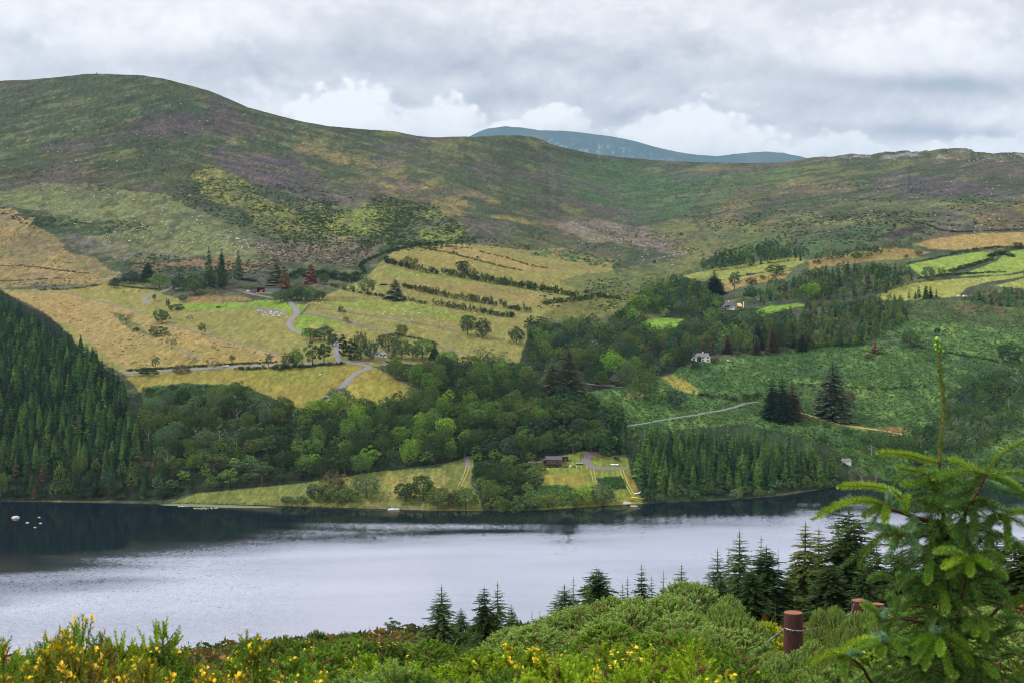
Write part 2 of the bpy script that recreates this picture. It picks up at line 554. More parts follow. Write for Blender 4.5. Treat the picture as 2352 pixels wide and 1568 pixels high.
def build_far_land():
    pxs = np.arange(-420, 2781, 3.0)
    ts = np.linspace(0, 1, 430)
    sy, cy = shore_y(pxs), crest_y(pxs)
    # the crest line itself is a little ragged, more so on the rocky right ridge
    rag = (fbm(pxs / 14.0, pxs * 0 + 3.3, 4, 0.6) - 0.5) * np.interp(pxs, [0, 900, 1850, 1950, 2400], [2.0, 2.0, 2.0, 7.0, 7.0])
    PX = np.broadcast_to(pxs[None, :], (len(ts), len(pxs))).copy()
    PY = sy[None, :] + (cy - sy)[None, :] * ts[:, None]
    D = far_depth(PX, PY)
    PYr = PY - rag[None, :] * np.clip((ts[:, None] - 0.93) / 0.07, 0, 1)
    P = world_pts(PX, PYr, D)
    # lake bed in front, the far side of the ridge behind
    d0 = D[0]
    front = [np.stack([(pxs - CX) / F * (d0 + o), d0 + o, np.full_like(d0, z)], -1) for o, z in ((-60, -6), (-6, -1.2))]
    dc, zc = D[-1], P[-1, :, 2]
    back = [np.stack([(pxs - CX) / F * (dc * k), dc * k, zc - o], -1) for k, o in ((1.03, 6), (1.12, 45), (1.35, 160), (1.8, 330))]
    rows = np.concatenate([np.stack(front), P, np.stack(back)], 0)
    R, C = rows.shape[:2]
    q = np.arange(R * C).reshape(R, C)
    quads = np.stack([q[:-1, :-1], q[:-1, 1:], q[1:, 1:], q[1:, :-1]], -1).reshape(-1, 4)
    me = mesh_np('valley_side', rows.reshape(-1, 3), [quads])
    set_smooth(me)
    PXa = np.concatenate([PX[:1], PX[:1], PX, PX[:1], PX[:1], PX[:1], PX[:1]], 0)
    PYa = np.concatenate([PY[:1], PY[:1], PY] + [PY[-1:]] * 4, 0)
    colr = land_cover(PXa, PYa, rows[..., 0], rows[..., 1], rows[..., 2])
    at_ = me.attributes.new('cover', 'FLOAT_COLOR', 'POINT')
    buf = np.ones((R * C, 4), dtype=np.float32)
    buf[:, :3] = colr.reshape(-1, 3)
    at_.data.foreach_set('color', buf.ravel())
    return me


# ---- land cover: what grows where (frame coordinates of the patches, colours are the plants' own)
KA = 0.59


def C(r, g, b): return np.array(lin(r, g, b, KA))


def land_cover(px, py, X, Y, Z):
    wx = px + (fbm(X / 30.0, Y / 60.0, 4) - 0.5) * 26
    wy = py + (fbm(X / 30.0 + 50, Y / 60.0 + 20, 4) - 0.5) * 12
    hx = px + (fbm(X / 12.0 + 5, Y / 20.0, 3) - 0.5) * 5     # field edges: nearly straight
    hy = py + (fbm(X / 12.0 + 90, Y / 20.0, 3) - 0.5) * 3
    n_big = fbm(X / 160.0, Y / 260.0, 4)
    n_mid = fbm(X / 45.0 + 7, Y / 90.0, 5, 0.6)
    n_fine = fbm(X / 9.0 + 3, Y / 20.0, 5, 0.65)
    n_vf = fbm(X / 3.0 + 13, Y / 7.0, 3, 0.6)
    out = np.empty(px.shape + (3,))
    sm = lambda x, lo, hi: np.clip((x - lo) / (hi - lo), 0, 1) ** 2 * (3 - 2 * np.clip((x - lo) / (hi - lo), 0, 1))

    def put(mask, c):
        m = np.asarray(mask, float)[..., None]
        out[:] = out * (1 - m) + c * m

    # moor: heath, moss green, heather, dry grass
    base = C(86, 94, 68)
    out[:] = base
    put(sm(n_mid, .42, .62) * .7, C(74, 88, 62))
    put(sm(n_big, .52, .68) * .45, C(102, 92, 84))
    put(sm(n_mid + n_big * .3, .68, .82) * .6, C(124, 120, 74))
    sx_ = px + (fbm(X / 60.0 + 3, Y / 110.0, 6, .62) - 0.5) * 130
    sy_ = py + (fbm(X / 60.0 + 70, Y / 110.0 + 30, 6, .62) - 0.5) * 46
    grain = 0.42 + 0.58 * sm(n_fine * .6 + n_mid * .4, .36, .60)
    soft = lambda poly, f=1.0: in_poly(sx_, sy_, poly) * f * grain
    put(soft([(-450, 150), (560, 150), (600, 260), (420, 262), (250, 300), (90, 345), (-450, 380)], .75), C(84, 94, 72))
    put(soft([(-450, 300), (60, 300), (160, 270), (330, 250), (300, 285), (150, 320), (40, 350), (-450, 390)], .6) * sm(n_mid, .4, .6), C(118, 122, 70))
    put(soft([(90, 345), (250, 300), (420, 250), (570, 265), (640, 310), (480, 310), (300, 330), (160, 362)], .8), C(98, 86, 86))
    put(soft([(0, 375), (240, 335), (500, 330), (640, 420), (560, 470), (420, 420), (200, 400), (0, 430)], .6), C(82, 86, 62))
    put(soft([(-450, 385), (120, 378), (260, 400), (420, 430), (500, 470), (420, 470), (200, 425), (-450, 440)], .7), C(98, 88, 66))
    put(soft([(470, 335), (570, 340), (650, 372), (730, 410), (800, 440), (880, 465), (780, 470), (700, 452), (560, 405)], .9), C(98, 84, 90))
    put(soft([(640, 290), (760, 335), (900, 385), (1050, 425), (1200, 475), (1340, 515), (1480, 552), (1300, 545), (1100, 500), (950, 465), (850, 430), (700, 365)], .8) * sm(n_mid, .33, .55), C(142, 122, 80))
    put(soft([(600, 270), (700, 300), (1000, 400), (1100, 440), (950, 410), (760, 350)], .55) * sm(n_fine, .35, .6), C(120, 116, 72))
    put(soft([(1040, 345), (1180, 385), (1250, 412), (1180, 418), (1090, 395)], .7), C(94, 84, 86))
    put(soft([(1230, 360), (1500, 380), (1640, 400), (1600, 470), (1520, 520), (1400, 490), (1250, 430)], 1.2).clip(0, .95), C(82, 106, 70))
    put(soft([(1640, 400), (1800, 380), (1860, 390), (1700, 450), (1620, 490)], 1.2).clip(0, .95), C(92, 110, 68))
    put(soft([(1700, 455), (1900, 420), (2010, 415), (1960, 440), (1760, 490), (1600, 540), (1560, 525)], .7) * sm(n_mid, .3, .5), C(130, 116, 82))
    put(soft([(1990, 420), (2060, 390), (2120, 398), (2230, 415), (2300, 445), (2200, 440), (2110, 452)], .8), C(100, 84, 98))
    put(soft([(2060, 360), (2352, 365), (2850, 370), (2850, 420), (2352, 425), (2280, 400), (2120, 390)], .5), C(100, 86, 92))
    put(soft([(2020, 400), (2160, 372), (2230, 385), (2150, 408)], .6), C(84, 92, 70))
    put(soft([(1780, 480), (2000, 450), (2200, 460), (2352, 440), (2850, 430), (2850, 520), (2352, 530), (2150, 510), (1900, 520)], .6) * sm(n_mid, .3, .6), C(132, 126, 86))
    put(soft([(2230, 490), (2352, 460), (2850, 440), (2850, 510), (2352, 520), (2260, 525)], .7), C(128, 102, 66))
    # sheep tracks, drainage lines and burnt strips follow the slope
    ua = py - 0.25 * px; ub = py + 0.16 * px; uc = py + 0.20 * px
    sA = fbm(ua / 5.0 + 7, px / 60.0, 5, .62); sB = fbm(ub / 5.0 + 19, px / 60.0 + 4, 5, .62); sC = fbm(uc / 5.0 + 31, px / 60.0 + 9, 5, .62)
    wl = np.clip((520 - px) / 220.0, 0, 1); wr = np.clip((px - 1300) / 250.0, 0, 1)
    st = sC * wl + sB * wr + sA * np.clip(1 - wl - wr, 0, 1)
    put(sm(st, .55, .68) * .34, C(140, 132, 90))
    put(sm(1 - st, .56, .68) * .40, C(66, 72, 58))
    put(sm(fbm(X / 70 + 8, Y / 120 + 2, 5, .6), .52, .62) * sm(st, .40, .5) * .55, C(106, 86, 94))
    # green and yellow-green aprons, grey heath skirts
    put(soft([(-450, 425), (0, 438), (100, 418), (200, 423), (330, 440), (460, 480), (530, 512), (610, 560), (650, 592), (560, 600), (430, 592), (300, 572), (200, 546), (100, 500), (0, 478), (-450, 470)], .85), C(124, 126, 82))
    put(soft([(0, 475), (120, 510), (300, 515), (340, 525), (220, 540), (130, 540)], .8) * sm(n_fine, .4, .55), C(62, 80, 52))
    put(soft([(430, 385), (490, 383), (570, 420), (650, 470), (760, 520), (870, 560), (800, 578), (700, 562), (600, 522), (500, 465), (430, 430)], .7), C(142, 136, 70))
    put(soft([(690, 470), (860, 460), (1000, 480), (1060, 520), (1020, 560), (900, 560), (780, 530)], .8) * sm(n_mid, .3, .6), C(134, 138, 66))
    put(soft([(480, 500), (620, 510), (760, 545), (700, 560), (560, 540)], .7), C(94, 98, 66))
    put(soft([(560, 565), (740, 540), (900, 552), (880, 585), (820, 610), (700, 606), (620, 592)], .8), C(124, 110, 96))
    put(soft([(150, 535), (320, 560), (460, 585), (420, 604), (280, 590), (180, 565)], .7) * sm(n_fine, .35, .55), C(122, 110, 102))
    put(soft([(300, 590), (470, 600), (640, 600), (600, 625), (420, 622), (300, 612)], .85), C(140, 112, 80))
    put(soft([(1040, 520), (1150, 515), (1200, 545), (1080, 560)], .7), C(112, 98, 92))
    put(soft([(1300, 498), (1560, 535), (1650, 595), (1570, 598), (1440, 562), (1300, 530)], .85), C(132, 116, 106))
    put(soft([(1100, 545), (1330, 540), (1440, 575), (1400, 600), (1200, 570)], .7), C(104, 100, 74))
    # valley floor
    put(soft([(1500, 520), (1650, 500), (1820, 530), (1700, 590), (1640, 610), (1560, 640), (1470, 690), (1380, 735), (1240, 735), (1310, 690), (1340, 640), (1450, 620), (1560, 590)], .85), C(116, 118, 68))
    put(soft([(1650, 530), (1900, 515), (2050, 510), (1980, 545), (1830, 570), (1700, 580)], .6) * sm(n_fine, .4, .6), C(82, 106, 70))
    put(soft([(1760, 575), (1900, 545), (2070, 515), (2020, 545), (1900, 580), (1800, 600)], .8), C(78, 106, 72))
    put(np.exp(-(seg_dist(wx, wy, [(1660, 395), (1640, 425), (1600, 465), (1590, 500), (1625, 560), (1655, 600)]) / 5.0) ** 2) * .35, C(58, 70, 50))
    put(in_poly(hx, hy, [(1939, 566), (1995, 548), (2085, 523), (2107, 513), (2128, 523), (2070, 551), (1995, 573)]) * .9, C(88, 74, 74))
    out[:] = out * np.array([.88, .91, .87])
    fld = np.zeros(px.shape)
    lm = out.mean(-1, keepdims=True); av = np.array(C(86, 88, 70)).mean() * .8
    out[:] = np.clip(out * (np.maximum(lm, 1e-4) / av) ** .35, .004, 1)
    # enclosed land below: ochre hill fields
    ochre = C(174, 148, 100)
    for pl in ([(-450, 465), (0, 483), (60, 505), (130, 545), (180, 575), (240, 603), (280, 628), (330, 660), (420, 690), (700, 700), (840, 640), (880, 595), (965, 562), (1100, 562), (1400, 600), (1420, 640), (1240, 730), (1200, 835), (960, 930), (700, 950), (290, 900), (100, 760), (-450, 760)],
               [(1551, 640), (1640, 615), (1850, 585), (2092, 555), (2352, 530), (2850, 520), (2850, 690), (2014, 690), (1700, 720)], [(365, 1165), (450, 1133), (860, 1083), (1088, 1052), (1112, 1180), (600, 1180)], [(1230, 1075), (1345, 1035), (1445, 1050), (1485, 1162), (1240, 1175)]):
        fld = np.maximum(fld, in_poly(px, py, pl) * 1.0)
    put(soft([(-450, 465), (0, 483), (60, 505), (130, 545), (180, 575), (240, 603), (280, 628), (250, 655), (100, 668), (-450, 668)]), ochre)
    put(soft([(-450, 465), (0, 483), (60, 505), (130, 545), (180, 575), (240, 603), (280, 628), (250, 655), (100, 668), (-450, 668)]) * sm(n_fine, .5, .62) * .75, C(96, 110, 66))
    put(soft([(-450, 580), (100, 590), (260, 640), (250, 665), (-450, 670)]) * sm(n_vf, .4, .7) * .5, C(176, 150, 96))
    put(in_poly(hx, hy, [(-450, 665), (160, 665), (250, 652), (330, 660), (420, 690), (700, 700), (840, 640), (880, 595), (905, 578), (965, 562), (1100, 562), (1400, 600), (1420, 640), (1240, 730), (1200, 835), (960, 835), (700, 850), (290, 862), (100, 760), (-450, 760)]), C(150, 144, 82))
    put(in_poly(hx, hy, [(-450, 668), (55, 670), (140, 672), (215, 689), (300, 712), (382, 745), (460, 767), (560, 793), (655, 818), (640, 840), (290, 850), (150, 740), (-450, 740)]), C(172, 148, 94))
    put(in_poly(wx, wy, [(290, 800), (420, 780), (600, 815), (640, 838), (290, 850)]) * .6, C(158, 142, 80))
    put(in_poly(wx, wy, [(250, 715), (300, 730), (330, 760), (380, 775), (300, 765)]) * .7, C(92, 108, 72))
    put(in_poly(hx, hy, [(160, 670), (250, 655), (325, 665), (335, 700), (300, 708), (215, 687)]) * .8, C(156, 148, 82))
    put(in_poly(hx, hy, [(410, 712), (422, 700), (480, 692), (560, 697), (612, 688), (655, 690), (676, 716), (664, 722), (600, 711), (500, 709)]), C(134, 158, 62))
    put(in_poly(wx, wy, [(430, 685), (480, 678), (560, 680), (575, 690), (500, 697), (440, 697)]) * .8, C(154, 128, 84))
    put(in_poly(hx, hy, [(668, 700), (712, 702), (690, 722), (684, 742), (672, 748), (684, 765), (700, 772), (760, 770), (790, 745), (740, 728), (696, 719)]), C(132, 158, 62))
    put(in_poly(wx, wy, [(700, 735), (800, 745), (900, 770), (960, 790), (880, 795), (780, 772), (720, 765)]) * .7, C(160, 150, 82))
    put(in_poly(wx, wy, [(720, 690), (820, 688), (980, 705), (1100, 735), (1040, 740), (900, 715), (760, 705)]) * .75, C(138, 152, 66))
    put(in_poly(wx, wy, [(740, 680), (830, 682), (800, 695), (745, 692)]) * .7, C(126, 110, 66))
    put(in_poly(wx, wy, [(900, 640), (1100, 655), (1300, 690), (1280, 705), (1080, 680), (900, 655)]) * .6, C(160, 136, 84))
    put(in_poly(wx, wy, [(860, 610), (980, 630), (1100, 645), (1020, 650), (900, 632)]) * .6, C(138, 148, 70))
    put(in_poly(hx, hy, [(905, 580), (965, 565), (1090, 598), (1200, 625), (1330, 640), (1280, 648), (1150, 630), (960, 605), (885, 598)]) * .9, C(158, 144, 80))
    put(in_poly(hx, hy, [(975, 568), (1060, 562), (1160, 590), (1260, 618), (1330, 628), (1200, 622), (1090, 597)]) * .9, C(172, 148, 92))
    put(in_poly(wx, wy, [(1130, 575), (1290, 572), (1420, 600), (1380, 625), (1290, 620), (1180, 590)]) * .8, C(152, 140, 86))
    put(in_poly(wx, wy, [(1180, 578), (1300, 575), (1400, 598), (1370, 610), (1280, 595)]) * sm(n_fine, .4, .55) * .8, C(82, 112, 68))
    put(in_poly(wx, wy, [(1290, 640), (1420, 620), (1480, 640), (1400, 680), (1330, 675)]) * .7, C(98, 108, 66))
    put(in_poly(wx, wy, [(1320, 670), (1460, 670), (1440, 720), (1340, 735), (1240, 735)]) * .8, C(120, 118, 62))
    # stony clearing by the farm
    put(in_poly(wx, wy, [(585, 712), (630, 712), (662, 722), (650, 728), (600, 726)]) * sm(n_vf, .3, .5), C(150, 142, 130))
    # fields under the road, meadow and lawns by the water
    put(in_poly(hx, hy, [(290, 866), (420, 852), (560, 848), (640, 842), (760, 836), (850, 838), (880, 852), (920, 876), (970, 900), (900, 930), (760, 940), (700, 950), (640, 930), (560, 890), (420, 885), (320, 900)]), C(152, 140, 70))
    put(in_poly(wx, wy, [(300, 880), (440, 868), (600, 880), (700, 900), (690, 935), (600, 900), (420, 886)]) * .8, C(156, 146, 76))
    put(in_poly(wx, wy, [(560, 855), (740, 840), (790, 850), (740, 880), (640, 880)]) * .7, C(138, 142, 66))
    put(in_poly(wx, wy, [(790, 885), (860, 870), (930, 895), (860, 925), (790, 930)]) * .7, C(158, 148, 70))
    wood = [(290, 905), (430, 880), (570, 885), (660, 935), (760, 945), (900, 935), (985, 900), (890, 855), (890, 828), (1020, 840), (1190, 840), (1215, 740), (1400, 740),
            (1450, 690), (1560, 640), (1660, 660), (1660, 700), (1830, 720), (1830, 780), (1640, 815), (1540, 860), (1430, 890), (1430, 1010), (1340, 1035), (1245, 1050), (1240, 1165), (1110, 1168), (1085, 1060),
            (860, 1085), (700, 1110), (450, 1133), (370, 1150), (-450, 1150), (-450, 665), (0, 665), (140, 745), (290, 930)]
    put(in_poly(wx, wy, wood), C(52, 62, 42))
    put(in_poly(wx, wy, [(-450, 665), (0, 668), (60, 692), (140, 745), (290, 930), (330, 1150), (-450, 1150)]) * .8, C(36, 42, 30))
    put(in_poly(wx, wy, [(320, 890), (420, 878), (540, 885), (600, 900), (560, 925), (400, 935), (330, 925)]), C(74, 96, 60))
    put(in_poly(hx, hy, [(365, 1165), (450, 1133), (700, 1108), (860, 1083), (1000, 1073), (1062, 1052), (1088, 1052), (1083, 1110), (1100, 1140), (1112, 1180), (900, 1180), (600, 1180)]), C(132, 136, 72))
    put(in_poly(wx, wy, [(860, 1095), (1000, 1085), (1040, 1100), (1000, 1130), (880, 1150), (900, 1120)]) * .7, C(158, 146, 82))
    put(in_poly(wx, wy, [(820, 1160), (960, 1158), (1000, 1168), (880, 1172)]) * .8, C(140, 128, 90))
    put(in_poly(hx, hy, [(1230, 1075), (1250, 1055), (1345, 1035), (1440, 1050), (1445, 1080), (1462, 1110), (1485, 1162), (1420, 1165), (1240, 1175), (1245, 1120)]), C(136, 146, 66))
    put(in_poly(wx, wy, [(1250, 1090), (1350, 1085), (1360, 1115), (1300, 1130), (1250, 1115)]) * .8, C(158, 146, 74))
    put(in_poly(wx, wy, [(1445, 1090), (1462, 1095), (1482, 1130), (1460, 1135)]) * .8, C(150, 118, 66))
    put(in_poly(wx, wy, [(1372, 1100), (1430, 1095), (1442, 1122), (1390, 1128)]), C(58, 88, 62))
    put(in_poly(wx, wy, [(1235, 1115), (1300, 1112), (1340, 1130), (1300, 1160), (1240, 1160)]), C(70, 100, 56))
    # bracken side of the glen
    brk = [(1335, 905), (1430, 885), (1530, 872), (1560, 845), (1640, 828), (1760, 808), (1900, 788), (2040, 745), (2090, 690), (2352, 690), (2850, 690), (2850, 1120), (2060, 1110), (1930, 1070), (1900, 1020), (1700, 975), (1430, 1010)]
    put(in_poly(wx, wy, brk), C(88, 116, 66))
    put(in_poly(wx, wy, brk) * sm(n_mid, .48, .62) * .7, C(62, 92, 58))
    put(in_poly(wx, wy, brk) * sm(n_fine, .55, .68) * .6, C(122, 144, 78))
    put(in_poly(wx, wy, [(2080, 690), (2352, 692), (2850, 690), (2850, 760), (2352, 760), (2200, 745), (2060, 735)]) * .75, C(82, 92, 60))
    put(in_poly(wx, wy, [(2150, 690), (2300, 700), (2320, 730), (2200, 720)]) * sm(n_fine, .45, .6) * .6, C(112, 92, 66))
    put(in_poly(wx, wy, [(1430, 1010), (1560, 985), (1700, 975), (1900, 1015), (1945, 1070), (1950, 1118), (1480, 1165), (1455, 1090)]), C(60, 78, 50))
    put(in_poly(hx, hy, [(1516, 866), (1545, 860), (1575, 870), (1606, 897), (1600, 906), (1560, 897)]), C(160, 150, 70))
    put(in_poly(wx, wy, [(1425, 905), (1460, 895), (1475, 910), (1440, 920)]) * .6, C(140, 126, 80))
    put(np.exp(-(seg_dist(px, py, [(1830, 944), (1880, 960), (1940, 976), (2000, 983), (2040, 988)]) / 2.2) ** 2), C(158, 144, 80))
    put(in_poly(wx, wy, [(2010, 980), (2060, 976), (2092, 982), (2085, 992), (2040, 994)]) * .9, C(140, 112, 66))
    put(in_poly(hx, hy, [(2030, 996), (2060, 993), (2080, 996), (2060, 1000)]), C(160, 152, 84))
    # pastures
    put(in_poly(hx, hy, [(1468, 742), (1500, 729), (1574, 733), (1552, 752), (1508, 760)]), C(128, 162, 62))
    put(in_poly(wx, wy, [(1450, 715), (1540, 700), (1530, 726), (1470, 735)]) * .7, C(134, 132, 80))
    put(in_poly(hx, hy, [(1735, 716), (1770, 702), (1835, 697), (1850, 702), (1800, 712), (1750, 728)]), C(128, 164, 62))
    put(in_poly(wx, wy, [(1690, 560), (2100, 545), (2140, 600), (1990, 680), (1740, 700), (1650, 655), (1550, 640)]) * .6, C(92, 112, 70))
    put(in_poly(hx, hy, [(1551, 637), (1608, 624), (1643, 618), (1726, 604), (1830, 590), (1858, 598), (1800, 625), (1720, 652), (1660, 657), (1650, 640), (1600, 641)]), C(152, 156, 80))
    put(in_poly(hx, hy, [(1660, 648), (1720, 634), (1820, 622), (1800, 640), (1720, 655), (1664, 672)]) * .85, C(172, 144, 86))
    put(in_poly(wx, wy, [(1850, 600), (1990, 577), (2080, 570), (2140, 578), (2100, 595), (1960, 605), (1860, 618)]) * .8, C(168, 142, 86))
    put(in_poly(hx, hy, [(2086, 609), (2140, 597), (2240, 580), (2303, 577), (2285, 595), (2230, 608), (2184, 625), (2120, 638), (2104, 625)]), C(148, 168, 76))
    put(in_poly(hx, hy, [(2204, 635), (2250, 615), (2289, 601), (2310, 580), (2352, 572), (2850, 552), (2850, 618), (2352, 622), (2312, 630)]), C(148, 166, 76))
    put(in_poly(hx, hy, [(2014, 678), (2082, 655), (2139, 645), (2239, 638), (2330, 632), (2352, 628), (2352, 636), (2251, 651), (2219, 662), (2201, 682), (2146, 684), (2076, 690), (2030, 690)]), C(164, 166, 86))
    put(in_poly(hx, hy, [(2285, 657), (2352, 639), (2850, 620), (2850, 690), (2352, 664)]), C(160, 164, 84))
    put(in_poly(hx, hy, [(2092, 561), (2145, 549), (2220, 538), (2352, 533), (2850, 520), (2850, 572), (2352, 566), (2310, 571), (2189, 574), (2134, 572)]), C(174, 148, 90))
    # rock on the right-hand ridge
    dc = py - crest_y(px)
    rk = in_poly(px, py, [(1880, 330), (2850, 330), (2850, 372), (2352, 378), (2200, 366), (1990, 366), (1880, 364)])
    put(rk * sm(fbm(X / 22.0, Y / 60.0, 4, .6), .56, .64) * .85, C(150, 148, 146))
    # cattle tracks, tussocks and turf: fine natural variation everywhere
    n_st = fbm(X / 2.6 + 3, Y / 11.0 + 8, 2, .6)
    k = 0.20 + 0.70 * n_fine + 0.46 * n_vf + 0.46 * n_st
    k = 1 + (k - 1) * (1 - .5 * fld)
    out *= k[..., None]
    hue = (fbm(X / 25.0 + 33, Y / 40.0 + 4, 3) - .5)
    speck = fbm(X / 1.7 + 40, Y / 6.0 + 2, 2, .6)
    out *= (1 - (.30 - .14 * fld) * sm(speck, .56, .68) + .22 * sm(1 - speck, .58, .7))[..., None]
    out[..., 0] *= .96 + hue * .12
    out[..., 2] *= 1.03 - hue * .12
    return np.clip(out, 0.005, 0.9)


def land_material():
    m = bpy.data.materials.new('turf_and_heath')
    m.use_nodes = True
    T = NT(m.node_tree)
    out = T.n('ShaderNodeOutputMaterial')
    bs = T.n('ShaderNodeBsdfPrincipled')
    cv = T.n('ShaderNodeAttribute', attribute_name='cover').outputs['Color']
    pos = T.n('ShaderNodeNewGeometry').outputs['Position']
    mp = T.n('ShaderNodeMapping'); T.l(pos, mp.inputs[0]); mp.inputs['Scale'].default_value = (1.0, 0.35, 1.0)
    n1 = T.noise(mp.outputs[0], 0.55, 4.0, 0.7)
    n2 = T.noise(mp.outputs[0], 0.16, 4.0, 0.62)
    k = T.m('ADD', 0.05, T.m('ADD', T.m('MULTIPLY', n1, 1.15), T.m('MULTIPLY', n2, 0.75)))
    sc = T.n('ShaderNodeVectorMath', operation='SCALE'); T.l(cv, sc.inputs[0]); T.l(k, sc.inputs[3])
    T.l(sc.outputs[0], bs.inputs['Base Color'])
    bs.inputs['Roughness'].default_value = 0.95
    bs.inputs['Specular IOR Level'].default_value = 0.05
    bp = T.n('ShaderNodeBump'); bp.inputs['Strength'].default_value = 0.8; bp.inputs['Distance'].default_value = 1.2
    T.l(T.m('ADD', n2, T.m('MULTIPLY', n1, 0.5)), bp.inputs['Height']); T.l(bp.outputs[0], bs.inputs['Normal'])
    T.l(bs.outputs[0], out.inputs[0])
    return m


M_LAND = land_material()
far_me = build_far_land()
tag(link('valley_side', far_me, M_LAND), kind='structure')

# ---- the far mountain; part of its haze blue is mixed into the base colour
MTN = [(600, 420), (900, 380), (1040, 330), (1075, 316), (1100, 303), (1120, 296), (1160, 291), (1200, 294), (1240, 300), (1290, 301), (1340, 305), (1400, 313),
       (1440, 320), (1480, 331), (1520, 342), (1560, 350), (1600, 356), (1650, 359), (1690, 354), (1730, 350), (1770, 349), (1800, 352), (1840, 360), (1900, 376), (2000, 400), (2300, 440)]


def build_mountain():
    pxs = np.arange(600, 2301, 4.0)
    ts = np.linspace(0, 1, 60)
    cyy = np.interp(pxs, *zip(*MTN)) - (fbm(pxs / 20.0, pxs * 0, 4) - .5) * 2
    PX = np.broadcast_to(pxs[None, :], (60, len(pxs)))
    PY = 470 + (cyy - 470)[None, :] * ts[:, None]
    D = 13500 + 2600 * ts[:, None] ** 1.2 + 900 * (fbm(PX / 60.0, PY / 40.0, 4) - .5) * np.clip(1 - ts[:, None], 0, 1) * 2
    D = np.broadcast_to(D, PX.shape)
    P = world_pts(PX, PY, D)
    bk = [np.stack([(pxs - CX) / F * D[-1] * k, D[-1] * k, P[-1, :, 2] - o], -1) for k, o in ((1.03, 20), (1.12, 500))]
    rows = np.concatenate([P, np.stack(bk)], 0)
    R, Cn = rows.shape[:2]
    q = np.arange(R * Cn).reshape(R, Cn)
    me = mesh_np('mountain', rows.reshape(-1, 3), [np.stack([q[:-1, :-1], q[:-1, 1:], q[1:, 1:], q[1:, :-1]], -1).reshape(-1, 4)])
    set_smooth(me)
    X, Y = rows[..., 0], rows[..., 1]
    n = fbm(X / 300, Y / 700, 5, .6); n2 = fbm(X / 32, rows[..., 2] / 44, 4, .7)
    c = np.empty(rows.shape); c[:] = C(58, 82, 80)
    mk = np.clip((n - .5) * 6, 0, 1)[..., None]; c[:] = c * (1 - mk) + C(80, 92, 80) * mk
    PXa = np.concatenate([PX, PX[:2]], 0); PYa = np.concatenate([PY, PY[-1:], PY[-1:]], 0)
    low = np.clip((PYa - np.interp(PXa, *zip(*MTN)) - 14) / 10, 0, 1)
    sc = in_poly(PXa, PYa, [(1250, 318), (1420, 322), (1600, 362), (1560, 385), (1300, 380)]) * np.clip((n2 - .58) * 9, 0, 1) * low * .7
    c[:] = c * (1 - sc[..., None]) + C(168, 166, 164) * sc[..., None]
    buf = np.ones((R * Cn, 4), np.float32); buf[:, :3] = c.reshape(-1, 3)
    a = me.attributes.new('cover', 'FLOAT_COLOR', 'POINT'); a.data.foreach_set('color', buf.ravel())
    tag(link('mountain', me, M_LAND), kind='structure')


build_mountain()


# ---- near hillside under the camera, falling to the lake
_nd = np.array([0.0, 2, 4, 8, 12, 15, 20, 25, 40, 60, 100, 150, 200, 235, 270, 350, 440, 470])
_nz = np.array([118.3, 118.2, 118.0, 117.2, 116.2, 115.4, 114.0, 112.7, 108.7, 103.6, 95.0, 84.4, 73.2, 63.5, 52, 25, -1, -6])


def near_z(X, Y):
    X, Y = np.asarray(X, float), np.asarray(Y, float)
    r = np.maximum(Y, 0)
    z = np.interp(r, _nd, _nz)
    # the brow is higher towards the right
    z = z + np.clip(X / np.maximum(r, 20.0), -0.45, 0.45) * np.interp(r, [0, 20, 80, 200, 300, 470], [0, 1.2, 6, 13, 10, 0])
    z = z + (fbm(X / 14.0 + 5, Y / 14.0, 3) - .5) * np.interp(r, [0, 10, 60, 300], [0.2, 0.6, 2.0, 2.5])
    return z


def near(px, d, lift=0.0):
    X = (px - CX) / F * d
    return Vector((X, d, float(near_z(X, d)) + lift))


def build_near_land():
    ds = np.concatenate([[-60, -25, -8, -2], np.geomspace(1.0, 480, 150)])
    pxs = np.linspace(-900, 3250, 260)
    rows = []
    for d in ds:
        X = (pxs - CX) / F * (d if d > 40 else max(d, 0) * 1.0 + (40 - max(d, 0)) * 0.6)
        rows.append(np.stack([X, np.full_like(X, d), near_z(X, d)], -1))
    rows = np.array(rows)
    R, Cn = rows.shape[:2]
    q = np.arange(R * Cn).reshape(R, Cn)
    me = mesh_np('near_hillside', rows.reshape(-1, 3), [np.stack([q[:-1, :-1], q[:-1, 1:], q[1:, 1:], q[1:, :-1]], -1).reshape(-1, 4)])
    set_smooth(me)
    X, Y = rows[..., 0], rows[..., 1]
    n = fbm(X / 8, Y / 10, 5, .6)[..., None]
    c = C(96, 84, 52) * (1 - n) + C(70, 84, 44) * n
    far = np.clip((Y - 90) / 60, 0, 1)[..., None]
    c = c * (1 - far) + (C(126, 102, 58) * (1 - n) + C(84, 92, 52) * n) * far
    buf = np.ones((R * Cn, 4), np.float32); buf[:, :3] = c.reshape(-1, 3)
    a = me.attributes.new('cover', 'FLOAT_COLOR', 'POINT'); a.data.foreach_set('color', buf.ravel())
    tag(link('near_hillside', me, M_LAND), kind='structure')


build_near_land()


